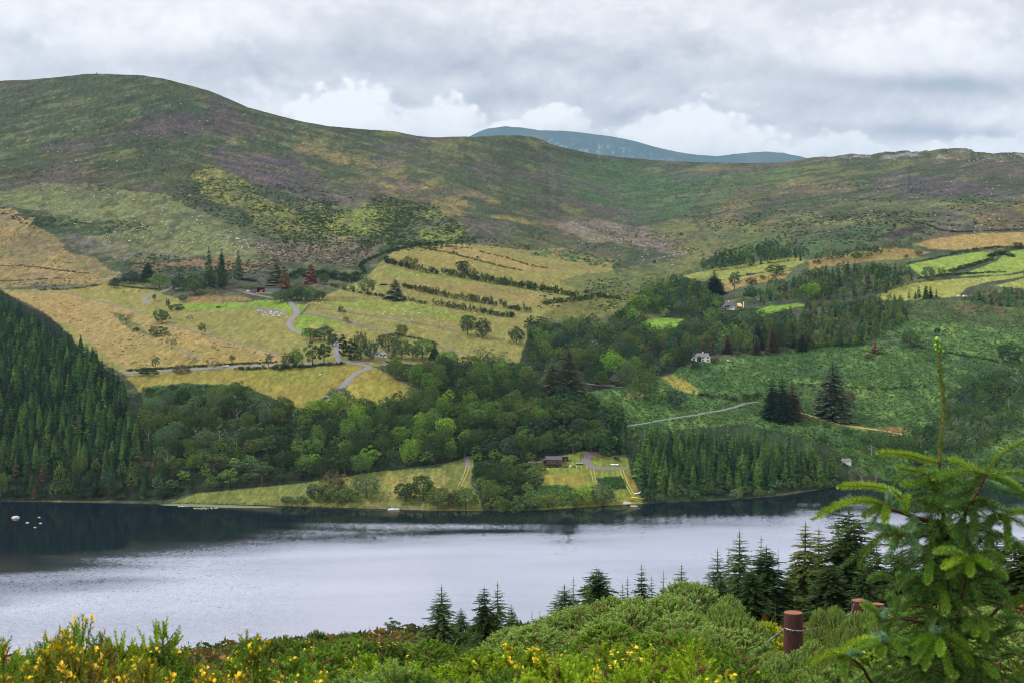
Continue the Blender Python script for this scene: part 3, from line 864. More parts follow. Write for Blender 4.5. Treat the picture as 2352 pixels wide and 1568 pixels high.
# ---- the lake
def water_material():
    m = bpy.data.materials.new('lake_water')
    m.use_nodes = True
    T = NT(m.node_tree)
    out = T.n('ShaderNodeOutputMaterial')
    pos = T.n('ShaderNodeNewGeometry').outputs['Position']
    # breeze: where the surface is ruffled and where it lies calm
    mp = T.n('ShaderNodeMapping'); T.l(pos, mp.inputs[0]); mp.inputs['Scale'].default_value = (0.0045, 0.014, 1)
    mp.inputs['Rotation'].default_value = (0, 0, 0.12)
    breeze = T.noise(mp.outputs[0], 1.0, 3.0, 0.5, 0.4)
    sp = T.n('ShaderNodeSeparateXYZ'); T.l(pos, sp.inputs[0])
    # calm under the sheltering far bank and in the western bay
    edge = T.m('MINIMUM', T.m('ADD', 617.0 + 1.34 * 222, T.m('MULTIPLY', sp.outputs[0], 1.34)), T.m('ADD', 792.0, T.m('MULTIPLY', sp.outputs[0], 0.12)))
    lee = T.m('SUBTRACT', sp.outputs[1], edge)
    lee = T.m('ADD', lee, T.m('MULTIPLY', T.m('SUBTRACT', breeze, 0.5), 300.0))
    shelter = T.ramp(lee, -100, 40, 1.0, 0.0)
    amp = T.m('ADD', T.m('MULTIPLY', shelter, T.ramp(breeze, 0.25, 0.7, 0.8, 1.0)), 0.03)
    m2 = T.n('ShaderNodeMapping'); T.l(pos, m2.inputs[0]); m2.inputs['Scale'].default_value = (0.5, 0.26, 1); m2.inputs['Rotation'].default_value = (0, 0, 0.12)
    r1 = T.noise(m2.outputs[0], 0.7, 3.0, 0.6, out=1)
    r2 = T.noise(m2.outputs[0], 3.1, 2.0, 0.5, out=1)
    rip = T.v('ADD', T.v('MULTIPLY', T.v('SUBTRACT', r1, (0.5, 0.5, 0.5)), (0.05, 0.09, 0)), T.v('MULTIPLY', T.v('SUBTRACT', r2, (0.5, 0.5, 0.5)), (0.26, 0.34, 0)))
    rip = T.v('ADD', rip, (0, -0.10, 0))      # steady tilt added so ruffled water reflects higher, brighter sky
    sc = T.n('ShaderNodeVectorMath', operation='SCALE'); T.l(rip, sc.inputs[0]); T.l(amp, sc.inputs[3])
    flat = T.v('MULTIPLY', sc.outputs[0], (1, 1, 0))
    nrm = T.v('NORMALIZE', T.v('ADD', flat, (0, 0, 1)))
    body = T.n('ShaderNodeBsdfDiffuse'); body.inputs[0].default_value = (0.004, 0.008, 0.014, 1)
    gl = T.n('ShaderNodeBsdfGlossy'); gl.inputs['Color'].default_value = (0.86, 0.89, 1.0, 1); gl.inputs['Roughness'].default_value = 0.08
    T.l(nrm, gl.inputs['Normal'])
    fr = T.n('ShaderNodeFresnel'); fr.inputs[0].default_value = 1.40; T.l(nrm, fr.inputs[1])
    mx = T.n('ShaderNodeMixShader')
    T.l(T.m('ADD', T.m('MULTIPLY', fr.outputs[0], 0.62), T.m('MULTIPLY', amp, 0.60), clamp=True), mx.inputs[0])  # mirror share raised where ruffled, to brighten the open water
    T.l(body.outputs[0], mx.inputs[1]); T.l(gl.outputs[0], mx.inputs[2])
    T.l(mx.outputs[0], out.inputs[0])
    return m


lake = MB().add([(-900, 380, 0), (900, 380, 0), (900, 1010, 0), (-900, 1010, 0)], [(0, 1, 2, 3)]).build('lake', water_material())
tag(lake, kind='structure')

# ------------------------------------------------------------------ plants: meshes
M_LEAF = foliage_material('leaves', 0.14, var=0.5)
M_NEEDLE = foliage_material('conifer_needles', 0.05, var=0.45)
M_LEAFT = foliage_material('leaves_in_the_mass', 0.2, attr='tint', var=0.5)
M_BARK = material('bark', lin(92, 82, 70), 0.95, 0.35, 6.0, bump=0.4)
M_PALEBARK = material('pale_bark', lin(150, 146, 136), 0.9, 0.25, 6.0)


def quads_from(P, N, size, asp, r):
    """small leaf quads at P facing N; returns verts, quads"""
    n = len(P)
    N = N / (np.linalg.norm(N, axis=1, keepdims=True) + 1e-9)
    ref = r.normal(size=(n, 3))
    A = np.cross(N, ref); A /= (np.linalg.norm(A, axis=1, keepdims=True) + 1e-9)
    B = np.cross(N, A)
    s = size[:, None]
    a, b = A * s, B * s * asp[:, None]
    V = np.stack([P - a * .9 - b * .5, P + a * .2 - b, P + a - b * .1 + N * s * -.25, P + b * .9 - a * .1], 1).reshape(-1, 3)
    q = np.arange(n * 4).reshape(n, 4)
    return V, q


def crown_np(seed, lobes=15, leaves=150, rx=0.42, rz=0.36, cz=0.62, leaf=0.03, flat=0.0, low=-0.45, gap=0.0):
    r = np.random.default_rng(seed)
    Vs, Qs, k = [], [], 0
    g = (1 + 5 ** .5) / 2
    cents = []
    for i in range(lobes):
        z = 1 - 2 * (i + .5) / lobes
        if z < low: continue
        th = 2 * math.pi * i / g + r.uniform(-.4, .4)
        q = math.sqrt(max(0, 1 - z * z))
        rad = r.uniform(.50, 1.0)
        if r.random() < gap: continue
        c = np.array([q * math.cos(th) * rx * rad, q * math.sin(th) * rx * rad, cz + z * rz * rad])
        cents.append((c, r.uniform(.10, .185) * rx / .42))
    cents.append((np.array([0, 0, cz]), .24 * rx / .42))
    for c, lr in cents:
        n = leaves
        d = r.normal(size=(n, 3)); d /= np.linalg.norm(d, axis=1, keepdims=True)
        out = c - np.array([0, 0, cz - .1]); out = out / (np.linalg.norm(out) + 1e-6)
        keep = (d @ out) > -0.35
        d = d[keep]
        # each lobe is itself uneven: small bumps
        rr = lr * (0.80 + 0.28 * r.random(len(d)))
        P = c + d * rr[:, None] * np.array([1, 1, .82])
        N = d + r.normal(scale=.45, size=d.shape)
        V, Q = quads_from(P, N, leaf * r.uniform(.6, 1.3, len(P)), r.uniform(.5, 1.0, len(P)), r)
        Vs.append(V); Qs.append(Q + k); k += len(V)
    return np.concatenate(Vs), np.concatenate(Qs)


def trunk_mb(seed, h=0.45, r0=0.03, limbs=4, cz=0.6):
    r = random.Random(seed)
    m = MB()
    m.tube([(0, 0, -0.06), (0.004, 0, h * .4), (r.uniform(-.02, .02), r.uniform(-.02, .02), h), (0, 0, cz + .1)], [r0 * 1.25, r0, r0 * .75, r0 * .3], 6)
    for i in range(limbs):
        a = 2 * math.pi * i / limbs + r.uniform(-.4, .4)
        s = h * r.uniform(.55, .95)
        m.tube([(0, 0, s), (math.cos(a) * .1, math.sin(a) * .1, s + .12), (math.cos(a) * .26, math.sin(a) * .26, cz + r.uniform(-.05, .12))], [r0 * .6, r0 * .42, r0 * .15], 5)
    return m


def conifer_np(seed, whorls=24, nb=8, width=0.2, base=0.06, droop=0.35, ragged=0.25, taper=0.62, seg=2):
    r = np.random.default_rng(seed)
    Vs, Qs = [], []
    k = 0
    for w in range(whorls):
        t = (w + r.uniform(-.3, .3)) / whorls
        z = base + (1 - base) * min(max(t, 0), .985)
        L = width * (1 - min(t, 1.0)) ** taper + 0.012
        n = max(4, int(nb * (0.6 + 0.5 * (1 - t))))
        a0 = r.uniform(0, 6.28)
        for b in range(n):
            a = a0 + 6.283 * b / n + r.uniform(-.25, .25)
            l = L * r.uniform(1 - ragged, 1 + ragged)
            ca, sa = math.cos(a), math.sin(a)
            wd = max(l * .36, 0.008) * r.uniform(.8, 1.2)
            zz = z + r.uniform(-.01, .01)
            # a drooping bough: narrow, broad, pointed; folded down at the edges
            p0 = np.array([ca * .005, sa * .005, zz + l * .10])
            p1 = np.array([ca * l * .55, sa * l * .55, zz - l * droop * .35])
            p2 = np.array([ca * l, sa * l, zz - l * droop * (1.0 if t < .8 else .2)])
            s = np.array([-sa, ca, 0.0])
            dn = np.array([0, 0, -wd * .55])
            V = [p0, p1 + s * wd + dn, p2, p1 - s * wd + dn, p1 + np.array([0, 0, l * .06])]
            Vs += V
            Qs += [(k, k + 1, k + 4), (k + 1, k + 2, k + 4), (k + 2, k + 3, k + 4), (k + 3, k, k + 4)]
            k += 5
    # leader
    for q in range(3):
        a = q * 2.09
        Vs += [np.array([math.cos(a) * .012, math.sin(a) * .012, .93]), np.array([math.cos(a + 2.1) * .012, math.sin(a + 2.1) * .012, .93]), np.array([0, 0, 1.02])]
        Qs.append((k, k + 1, k + 2)); k += 3
    return np.array(Vs), np.array(Qs)


def conifer_fine_np(seed, whorls=26, nb=7, width=0.24, base=0.04, sprays=9, open_=0.2, droop=.25, taper=.8):
    """a spruce seen from close by: every bough carries rows of needle sprays"""
    r = np.random.default_rng(seed)
    Vs, Qs, k = [], [], 0
    for w in range(whorls):
        t = (w + r.uniform(-.25, .25)) / whorls
        z = base + (1 - base) * min(max(t, 0), .97)
        L = width * (1 - min(t, 1)) ** taper + 0.014
        n = max(4, int(nb * r.uniform(.8, 1.2)))
        a0 = r.uniform(0, 6.28)
        for b in range(n):
            if r.random() < open_: continue
            a = a0 + 6.283 * b / n + r.uniform(-.35, .35)
            l = L * r.uniform(.65, 1.15)
            ca, sa = math.cos(a), math.sin(a)
            s = np.array([-sa, ca, 0]); o = np.array([ca, sa, 0])
            ns = max(3, int(sprays * (l / width) + 2))
            up = .25 if t > .75 else -.05
            for i in range(ns):
                f = (i + .6) / ns
                p = o * l * f + np.array([0, 0, z + l * (up * f - droop * f * f + .10 * f ** 4)])
                for sd in (-1, 1, 0):
                    tl = l * (.34 * (1 - f * .55) if sd else .26) * r.uniform(.7, 1.25)
                    dr = (o * .75 + s * sd * .8 + np.array([0, 0, r.uniform(-.55, -.05)]))
                    if sd == 0: dr = o * 1.0 + np.array([0, 0, r.uniform(-.1, .25)])
                    dr /= np.linalg.norm(dr)
                    nn = np.cross(dr, np.array([0, 0, 1.0])); nn /= np.linalg.norm(nn) + 1e-6
                    wd = tl * .33
                    tip = p + dr * tl
                    mdp = p + dr * tl * .5
                    Vs += [p, mdp + nn * wd + np.array([0, 0, -wd * .5]), tip, mdp - nn * wd + np.array([0, 0, -wd * .5])]
                    Qs.append((k, k + 1, k + 2, k + 3)); k += 4
    for q in range(4):
        a = q * 1.57
        Vs += [np.array([math.cos(a) * .006, math.sin(a) * .006, .94]), np.array([math.cos(a + 1.6) * .006, math.sin(a + 1.6) * .006, .94]), np.array([0, 0, 1.03]), np.array([0, 0, 1.03])]
        Qs.append((k, k + 1, k + 2, k + 3)); k += 4
    return np.array(Vs), np.array(Qs)


def mk_mesh(name, VQ, mat):
    me = mesh_np(name, VQ[0], [VQ[1]])
    me.materials.append(mat)
    return me


def tmesh(seed, mat=None, **kw):
    me = trunk_mb(seed, **kw).mesh('trunk')
    me.materials.append(mat or M_BARK)
    return me


BROAD_NP = [crown_np(s, lobes=l, leaves=lv, rx=rx, rz=rz, cz=cz, leaf=lf, low=-.82) for s, l, lv, rx, rz, cz, lf in
            ((1, 40, 85, .46, .44, .54, .026), (2, 34, 95, .42, .45, .53, .028), (3, 46, 80, .50, .42, .55, .025), (4, 36, 90, .40, .46, .53, .026),
             (5, 50, 75, .48, .44, .54, .024), (6, 30, 105, .44, .44, .54, .029), (7, 42, 85, .42, .44, .54, .026))]
TALL_NP = [crown_np(s, lobes=l, leaves=120, rx=.28, rz=.40, cz=.58, leaf=.026, low=-.8) for s, l in ((11, 18), (12, 15))]
OPEN_NP = [crown_np(s, lobes=16, leaves=70, rx=.40, rz=.42, cz=.56, leaf=.026, gap=.22, low=-.6) for s in (21, 22)]
BUSH_NP = [crown_np(s, lobes=13, leaves=110, rx=.55, rz=.45, cz=.45, leaf=.045, low=-.9) for s in (31, 32, 33)]
COL_NP = [crown_np(s, lobes=26, leaves=90, rx=.20, rz=.47, cz=.50, leaf=.022, low=-.98) for s in (41, 42)]
CON_NP = [conifer_np(s, w, nb, wd, .04, dr, rg, tp) for s, w, nb, wd, dr, rg, tp in
          ((51, 26, 12, .17, .5, .3, .62), (52, 24, 12, .20, .45, .34, .7), (53, 28, 11, .16, .5, .34, .55), (54, 24, 12, .22, .4, .36, .6), (55, 26, 11, .18, .6, .3, .8))]
BIGCON_NP = [conifer_fine_np(s, 34, 10, .27, .03, 13, .08, .30, .58) for s in (61, 62)]
FINE_NP = [conifer_fine_np(71, 28, 8, .26, .03, 12, .14, .25, .72), conifer_fine_np(72, 30, 10, .22, .02, 13, .04, .35, .6), conifer_fine_np(73, 24, 7, .24, .05, 11, .25, .25, .7),
           conifer_fine_np(74, 30, 10, .30, .02, 14, .04, .35, .58), conifer_fine_np(75, 18, 6, .22, .2, 8, .35)]
DEAD_NP = [conifer_np(s, 20, 6, .10, .06, .3, .6) for s in (81, 82)]
KINDS = {
    'broad': ([mk_mesh('crown', v, M_LEAF) for v in BROAD_NP], [tmesh(s, h=.28) for s in (1, 2, 3)], 'broadleaf_tree'),
    'tall': ([mk_mesh('crown', v, M_LEAF) for v in TALL_NP], [tmesh(4, h=.5, r0=.02)], 'broadleaf_tree'),
    'open': ([mk_mesh('crown', v, M_LEAF) for v in OPEN_NP], [tmesh(5, M_PALEBARK, h=.4, r0=.022, limbs=6), tmesh(6, h=.4, r0=.022, limbs=6)], 'broadleaf_tree'),
    'bush': ([mk_mesh('crown', v, M_LEAF) for v in BUSH_NP], [tmesh(7, h=.25, r0=.03, limbs=5, cz=.4)], 'bush'),
    'column': ([mk_mesh('crown', v, M_LEAF) for v in COL_NP], [tmesh(8, h=.3, r0=.02, limbs=2, cz=.5)], 'cypress_tree'),
    'conifer': ([mk_mesh('crown', v, M_NEEDLE) for v in CON_NP], [tmesh(9, h=.7, r0=.012, limbs=0, cz=.85)], 'spruce_tree'),
    'bigcon': ([mk_mesh('crown', v, M_NEEDLE) for v in BIGCON_NP], [tmesh(10, h=.7, r0=.014, limbs=0, cz=.85)], 'spruce_tree'),
    'fine': ([mk_mesh('crown', v, M_NEEDLE) for v in FINE_NP], [tmesh(11, h=.7, r0=.011, limbs=0, cz=.85)], 'spruce_tree'),
    'dead': ([mk_mesh('crown', v, M_NEEDLE) for v in DEAD_NP], [tmesh(12, h=.8, r0=.016, limbs=0, cz=.9)], 'spruce_tree'),
}
NATW = {'broad': .90, 'tall': .58, 'open': .82, 'bush': 1.2, 'column': .42, 'conifer': .36, 'bigcon': .52, 'fine': .46, 'dead': .24}   # crown width at height 1
GREEN = {'dark': lin(58, 78, 50), 'mid': lin(78, 100, 58), 'light': lin(100, 128, 66), 'bright': lin(118, 152, 58), 'grey': lin(92, 112, 82), 'olive': lin(96, 112, 62),
         'brown': lin(108, 96, 74), 'blue': lin(64, 88, 72), 'needle': lin(58, 83, 50), 'needle2': lin(80, 106, 54), 'ndark': lin(43, 62, 46), 'red': lin(104, 78, 62), 'nbrown': lin(84, 72, 58), 'yellow': lin(140, 138, 56), 'gspruce': lin(86, 94, 68)}
PHRASE = {'dark': 'dark green', 'mid': 'mid green', 'light': 'light green', 'bright': 'bright green', 'grey': 'grey green', 'olive': 'olive green', 'brown': 'brownish', 'blue': 'blue green',
          'needle': 'deep green', 'needle2': 'fresh green', 'ndark': 'very dark', 'red': 'reddish brown', 'nbrown': 'brown tinged', 'yellow': 'yellowish'}
WORD = {'broad': 'leafy tree', 'tall': 'slim leafy tree', 'open': 'thin airy tree', 'bush': 'low bush', 'column': 'columnar cypress', 'conifer': 'spruce', 'bigcon': 'large spruce', 'fine': 'spruce', 'dead': 'half bare spruce'}
for _k in list(GREEN):
    _g = 1.0 if _k in ('needle', 'needle2', 'ndark', 'nbrown', 'red') else 1.08
    GREEN[_k] = (GREEN[_k][0] * _g * .96, GREEN[_k][1] * _g, GREEN[_k][2] * _g * 1.0)
n_tree = 0


def put_tree(kind, loc, h, w, tint, label, cat='tree', group=None, jit=.12, r=random, name=None):
    """one tree: an Empty at its foot with trunk and crown"""
    global n_tree
    n_tree += 1
    crowns, trunks, nm = KINDS[kind]
    t = empty(name or nm, loc, r.uniform(0, 6.28))
    sx = w / (NATW[kind])
    t.scale = (sx, sx, h)
    tag(t, label, cat, group)
    c = link('crown', r.choice(crowns), None, t)
    k = r.uniform(1 - jit, 1 + jit)
    b = GREEN[tint] if isinstance(tint, str) else tint
    c.color = (b[0] * k * r.uniform(.92, 1.08), b[1] * k, b[2] * k * r.uniform(.9, 1.1), 1)
    link('trunk', r.choice(trunks), None, t)
    return t


def tree_px(kind, px, base, wpx, hpx, tint, label, cat='tree', group=None, **kw):
    """a tree of the far side, sized from its place there"""
    p = at(px, base)
    s = p.y / F
    return put_tree(kind, (p.x, p.y, p.z - .15), hpx * s, wpx * s, tint, label, cat, group, **kw)


# ------------------------------------------------------------------ single trees of the far side (column, foot, width, height)
SINGLE = [
    ('conifer', 479, 662, 30, 98, 'gspruce', 'tallest dark spruce in the clump above the farm'),
    ('conifer', 509, 656, 28, 88, 'ndark', 'tall dark spruce, second in the clump above the farm'),
    ('conifer', 547, 642, 28, 68, 'gspruce', 'brown tinged spruce standing apart right of the clump above the farm'),
    ('broad', 500, 664, 56, 52, 'dark', 'dark spreading pine in front of the two tallest farm spruces'),
    ('broad', 448, 678, 58, 47, 'mid', 'large round leafy tree beside the white caravan'),
    ('broad', 412, 668, 36, 36, 'dark', 'dark tree directly behind the white caravan'),
    ('conifer', 340, 637, 40, 38, 'ndark', 'squat dark conifer behind the garden hedge'),
    ('broad', 366, 663, 48, 37, 'light', 'light green round tree at the end of the garden hedge'),
    ('broad', 300, 652, 40, 28, 'blue', 'blue green bushy tree behind the garden hedge'),
    ('broad', 262, 662, 24, 18, 'dark', 'small dark tree at the field gate', ),
    ('tall', 354, 692, 10, 18, 'blue', 'small upright tree beside the curving drive'),
    ('tall', 386, 711, 11, 26, 'blue', 'slim pointed tree on the left of the farm lawn'),
    ('bush', 404, 713, 36, 16, 'dark', 'wide dark bush on the left of the farm lawn'),
    ('broad', 420, 694, 22, 18, 'mid', 'small bushy tree under the caravan tree'),
    ('broad', 372, 743, 36, 34, 'mid', 'round green tree where the field wall begins'),
    ('open', 435, 739, 18, 17, 'brown', 'small bare looking thorn in the pale field'),
    ('tall', 464, 769, 20, 29, 'olive', 'upright olive tree beside the field wall'),
    ('bush', 360, 771, 52, 24, 'olive', 'broad low thicket on the ochre slope'),
    ('open', 290, 745, 30, 29, 'grey', 'grey green tree in the bracken of the ochre slope'),
    ('bush', 313, 760, 18, 10, 'dark', 'small dark bush low on the ochre slope'),
    ('open', 395, 801, 32, 34, 'grey', 'ragged tree with pale broken stems on the ochre slope'),
    ('tall', 357, 846, 18, 31, 'grey', 'upright grey green tree at the roadside hedge, leftmost'),
    ('open', 445, 840, 15, 24, 'grey', 'thin young tree at the lower end of the broken wall'),
    ('open', 490, 850, 38, 31, 'brown', 'brownish tree overhanging the main road'),
    ('tall', 533, 834, 14, 21, 'mid', 'small upright tree by the road right of the white car'),
    ('bush', 416, 855, 42, 21, 'brown', 'brownish bush by the road left of the white car'),
    ('bush', 338, 860, 54, 22, 'dark', 'long dark bush by the road nearest the plantation'),
    ('conifer', 634, 661, 54, 60, 'gspruce', 'broad brown spruce behind the grey farm shed'),
    ('conifer', 653, 664, 30, 56, 'red', 'reddish spruce at the right end of the grey farm shed'),
    ('conifer', 714, 651, 38, 47, 'red', 'reddish brown spruce standing right of the farm'),
    ('broad', 744, 654, 27, 27, 'mid', 'round tree touching the reddish spruce right of the farm'),
    ('broad', 668, 691, 42, 28, 'mid', 'leafy tree left in the thicket behind the drive gate'),
    ('broad', 692, 690, 38, 30, 'dark', 'leafy tree in the middle of the thicket behind the drive gate'),
    ('broad', 714, 691, 38, 29, 'mid', 'leafy tree right in the thicket behind the drive gate'),
    ('broad', 734, 690, 26, 22, 'dark', 'outermost small tree of the thicket behind the drive gate'),
    ('broad', 645, 695, 38, 30, 'grey', 'rounded tree at the left side of the drive head'),
    ('bush', 809, 670, 18, 17, 'olive', 'small round thorn on the long field bank'),
    ('broad', 844, 677, 36, 38, 'mid', 'big leafy tree on the long field bank'),
    ('conifer', 907, 688, 40, 49, 'gspruce', 'dark brown spruce alone among the sheep fields'),
    ('bush', 783, 717, 18, 16, 'mid', 'small round tree on the middle stone wall'),
    ('tall', 795, 743, 13, 18, 'brown', 'small dark tree on the lower stone wall'),
    ('broad', 923, 773, 27, 29, 'mid', 'lone round tree on the wall above the white cottage'),
    ('open', 945, 777, 13, 15, 'olive', 'little sapling beside the lone tree on the wall'),
    ('broad', 1074, 769, 40, 48, 'mid', 'left of the two big trees in the open pasture'),
    ('broad', 1108, 777, 42, 45, 'dark', 'right of the two big trees in the open pasture'),
    ('broad', 1186, 790, 37, 39, 'dark', 'dark round tree at the right edge of the pasture'),
    ('column', 806, 826, 28, 50, 'ndark', 'dark columnar cypress nearest the white cottage'),
    ('column', 788, 818, 22, 52, 'ndark', 'dark columnar cypress beside the village road'),
    ('broad', 828, 824, 34, 62, 'dark', 'tall dark pine left of the white cottage'),
    ('column', 823, 828, 22, 34, 'olive', 'olive conifer between cypress and cottage'),
    ('broad', 852, 829, 34, 48, 'blue', 'dark leafy tree half hiding the white cottage'),
    ('broad', 893, 806, 52, 42, 'dark', 'wide dark tree behind the white cottage'),
    ('dead', 903, 822, 18, 38, 'red', 'dying reddish conifer right of the white cottage'),
    ('broad', 922, 824, 38, 47, 'mid', 'leafy tree right of the dying conifer'),
    ('tall', 948, 828, 30, 44, 'grey', 'grey green tree with pale stem right of the cottage wood'),
    ('broad', 970, 824, 52, 48, 'light', 'broad light green tree in the cottage wood'),
    ('conifer', 998, 826, 26, 44, 'needle', 'pointed conifer at the right end of the cottage wood'),
    ('broad', 908, 860, 34, 46, 'light', 'light green tree below the white cottage at the bend'),
    ('broad', 1033, 839, 37, 35, 'light', 'light green tree between cottage wood and pasture wall'),
    ('broad', 713, 782, 32, 30, 'dark', 'dark round tree where the drive meets the road, left'),
    ('broad', 745, 782, 42, 34, 'blue', 'blue green tree where the drive meets the road, middle'),
    ('broad', 764, 795, 26, 30, 'dark', 'dark tree overhanging the village road'),
    ('tall', 718, 840, 36, 56, 'mid', 'tall tree with pale stems left of the village road'),
    ('tall', 744, 837, 36, 54, 'mid', 'tall tree nearest the village road on its left'),
    ('broad', 681, 843, 36, 42, 'light', 'light green tree in the roadside row left of the village road'),
    ('broad', 662, 847, 32, 36, 'dark', 'dark tree ending the roadside row on the left'),
    ('tall', 617, 845, 16, 36, 'grey', 'slim grey tree alone in the roadside hedge'),
    ('bush', 638, 850, 28, 16, 'dark', 'dark bush in the roadside hedge under the slim tree'),
    ('broad', 1063, 627, 34, 29, 'dark', 'dark flat topped tree in the upper field hedge'),
    ('broad', 935, 607, 23, 19, 'olive', 'olive round tree on the upper field bank'),
    ('broad', 954, 608, 14, 15, 'red', 'small reddish round tree on the upper field bank'),
    ('bush', 900, 578, 11, 13, 'dark', 'small dark bush on the curved top hedge'),
    ('bush', 963, 566, 11, 13, 'dark', 'small dark bush at the crown of the top hedge'),
    ('tall', 1043, 585, 6, 10, 'dark', 'left of two tiny trees on the topmost field bank'),
    ('tall', 1049, 586, 6, 8, 'dark', 'right of two tiny trees on the topmost field bank'),
    ('bush', 1097, 594, 6, 7, 'dark', 'tiny lone bush far along the topmost field bank'),
    ('open', 1104, 833, 32, 40, 'grey', 'tall airy tree, left of three by the pasture foot'),
    ('open', 1128, 835, 28, 36, 'light', 'pale airy tree, middle of three by the pasture foot'),
    ('open', 1157, 837, 30, 31, 'olive', 'olive airy tree, right of three by the pasture foot'),
    ('broad', 780, 928, 50, 40, 'grey', 'grey green bush tree beside the lower road'),
    ('bush', 736, 940, 34, 26, 'brown', 'brownish bush tree where the lower road enters the wood'),
    ('bigcon', 1306, 926, 78, 138, 'gspruce', 'giant brown tinged spruce towering over the wood'),
    ('bigcon', 1268, 926, 76, 96, 'gspruce', 'shorter spruce joined to the giant brown spruce'),
    ('broad', 1480, 918, 66, 72, 'mid', 'great round oak on the bracken slope'),
    ('broad', 1552, 939, 40, 48, 'blue', 'dark blue green tree standing in bracken'),
    ('broad', 1366, 882, 50, 50, 'dark', 'dark round tree beside the hidden stone cottage'),
    ('broad', 1407, 868, 52, 62, 'bright', 'bright green oak behind the hidden stone cottage'),
    ('broad', 1440, 890, 50, 56, 'grey', 'grey green tree right of the hidden stone cottage'),
    ('broad', 1576, 842, 40, 52, 'dark', 'dark dense tree hiding the left end of the lower glen house'), ('broad', 1553, 838, 38, 44, 'mid', 'mid green tree left of the dark one by the lower glen house'),
    ('bush', 1600, 843, 24, 16, 'dark', 'low shrub in front of the lower glen house'), ('bush', 1641, 833, 22, 16, 'mid', 'round shrub right of the lower glen house'), ('broad', 1592, 812, 34, 44, 'mid', 'leafy tree rising behind the lower glen house'),
    ('tall', 1687, 668, 30, 46, 'grey', 'tall pale tree above the hip roofed house'),
    ('bigcon', 1641, 675, 46, 54, 'ndark', 'dark pointed spruce above and left of the hip roofed house'),
    ('broad', 1468, 713, 54, 38, 'bright', 'bright green dome of a tree in the glen wood'),
    ('bigcon', 1912, 958, 92, 136, 'gspruce', 'great brown tinged spruce standing in the bracken'),
    ('bush', 1948, 935, 38, 44, 'brown', 'low brownish tree at the foot of the great bracken spruce'),
    ('bigcon', 1773, 962, 50, 98, 'ndark', 'left spruce of the dark group by the bracken road'),
    ('bigcon', 1797, 966, 54, 100, 'ndark', 'middle spruce of the dark group by the bracken road'),
    ('bigcon', 1820, 961, 48, 88, 'nbrown', 'brownish right spruce of the dark group by the bracken road'),
    ('broad', 2320, 836, 54, 50, 'dark', 'dark round bush tree at the right edge of the bracken'),
    ('dead', 2010, 810, 26, 36, 'red', 'brown dying conifer under the plantation corner'),
    ('bush', 1998, 823, 24, 15, 'brown', 'brownish bush under the dying conifer'),
    ('broad', 2090, 798, 42, 42, 'mid', 'round tree at the end of the bracken wall'),
    ('tall', 2152, 772, 16, 20, 'ndark', 'small dark tree just behind the spruce leader'),
    ('broad', 2134, 645, 34, 34, 'grey', 'grey green round tree between the bright pastures'),
    ('tall', 2164, 639, 22, 25, 'olive', 'olive pointed tree between the bright pastures'),
    ('broad', 1864, 688, 44, 40, 'bright', 'bright green dome shaped tree below the dark wood'),
    ('broad', 1783, 633, 42, 26, 'dark', 'dark flat round tree in the glen pasture'),
    ('bush', 1727, 653, 30, 15, 'dark', 'dark low double bush in the glen pasture'),
    ('bush', 1752, 642, 16, 12, 'olive', 'small round bush at the glen pasture wall'),
    ('broad', 2110, 588, 18, 14, 'brown', 'brownish small tree on the pasture bank'),
    ('bush', 2082, 592, 10, 9, 'brown', 'tiny reddish bush on the pasture bank'),
    ('broad', 2338, 572, 22, 16, 'dark', 'dark round tree on the far right bank'),
    ('bush', 1565, 541, 8, 8, 'dark', 'tiny lone thorn in the valley head'),
    ('bush', 1503, 606, 7, 11, 'ndark', 'tiny dark conifer in the valley head'),
    ('bush', 1995, 518, 9, 10, 'dark', 'tiny thorn, left of three on the moor bank'),
    ('bush', 2036, 516, 9, 9, 'dark', 'tiny thorn, middle of three on the moor bank'),
    ('bush', 2054, 525, 12, 14, 'dark', 'larger thorn, right of three on the moor bank'),
    # shore trees
    ('bush', 722, 1145, 52, 44, 'grey', 'rounded willow, left one in the lakeside clump'),
    ('bush', 757, 1152, 58, 50, 'olive', 'rounded willow, front one in the lakeside clump'),
    ('broad', 768, 1135, 56, 54, 'brown', 'brownish willow, back one in the lakeside clump'),
    ('bush', 797, 1154, 58, 42, 'olive', 'domed willow at the water in the lakeside clump'),
    ('broad', 842, 1142, 54, 54, 'grey', 'grey green tree ending the lakeside clump'),
    ('bush', 657, 1153, 38, 20, 'grey', 'low willow bush beside the pontoon'),
    ('bush', 690, 1155, 36, 20, 'grey', 'low willow bush between pontoon and lakeside clump'),
    ('broad', 931, 1152, 52, 46, 'dark', 'dark round tree leaning over the landing by the motor boat'),
    ('broad', 972, 1148, 60, 60, 'mid', 'tall rounded tree behind the landing by the motor boat'),
    ('broad', 1006, 1168, 60, 52, 'olive', 'olive brown round tree on the lake edge'),
    ('broad', 1070, 1168, 60, 50, 'mid', 'dark green round tree on the lake edge right of the olive one'),
    ('bush', 1040, 1160, 40, 34, 'brown', 'small brownish tree squeezed between two lake edge trees'),
    ('bush', 1145, 1176, 60, 42, 'olive', 'olive round tree at the waterline below the wood spur'),
    ('bush', 1195, 1176, 60, 44, 'mid', 'green round tree at the waterline below the wood spur'),
    ('bush', 1235, 1168, 46, 36, 'olive', 'olive round tree ending the wood spur at the waterline'),
    ('bush', 1270, 1165, 50, 34, 'olive', 'low olive bush at the water below the cabin meadow, left'),
    ('bush', 1318, 1163, 50, 36, 'olive', 'low olive bush at the water below the cabin meadow, middle'),
    ('broad', 1340, 1158, 48, 44, 'bright', 'bright green round tree at the water below the cabin meadow'),
    ('broad', 1385, 1160, 64, 52, 'grey', 'broad grey green tree at the water below the cabin meadow'),
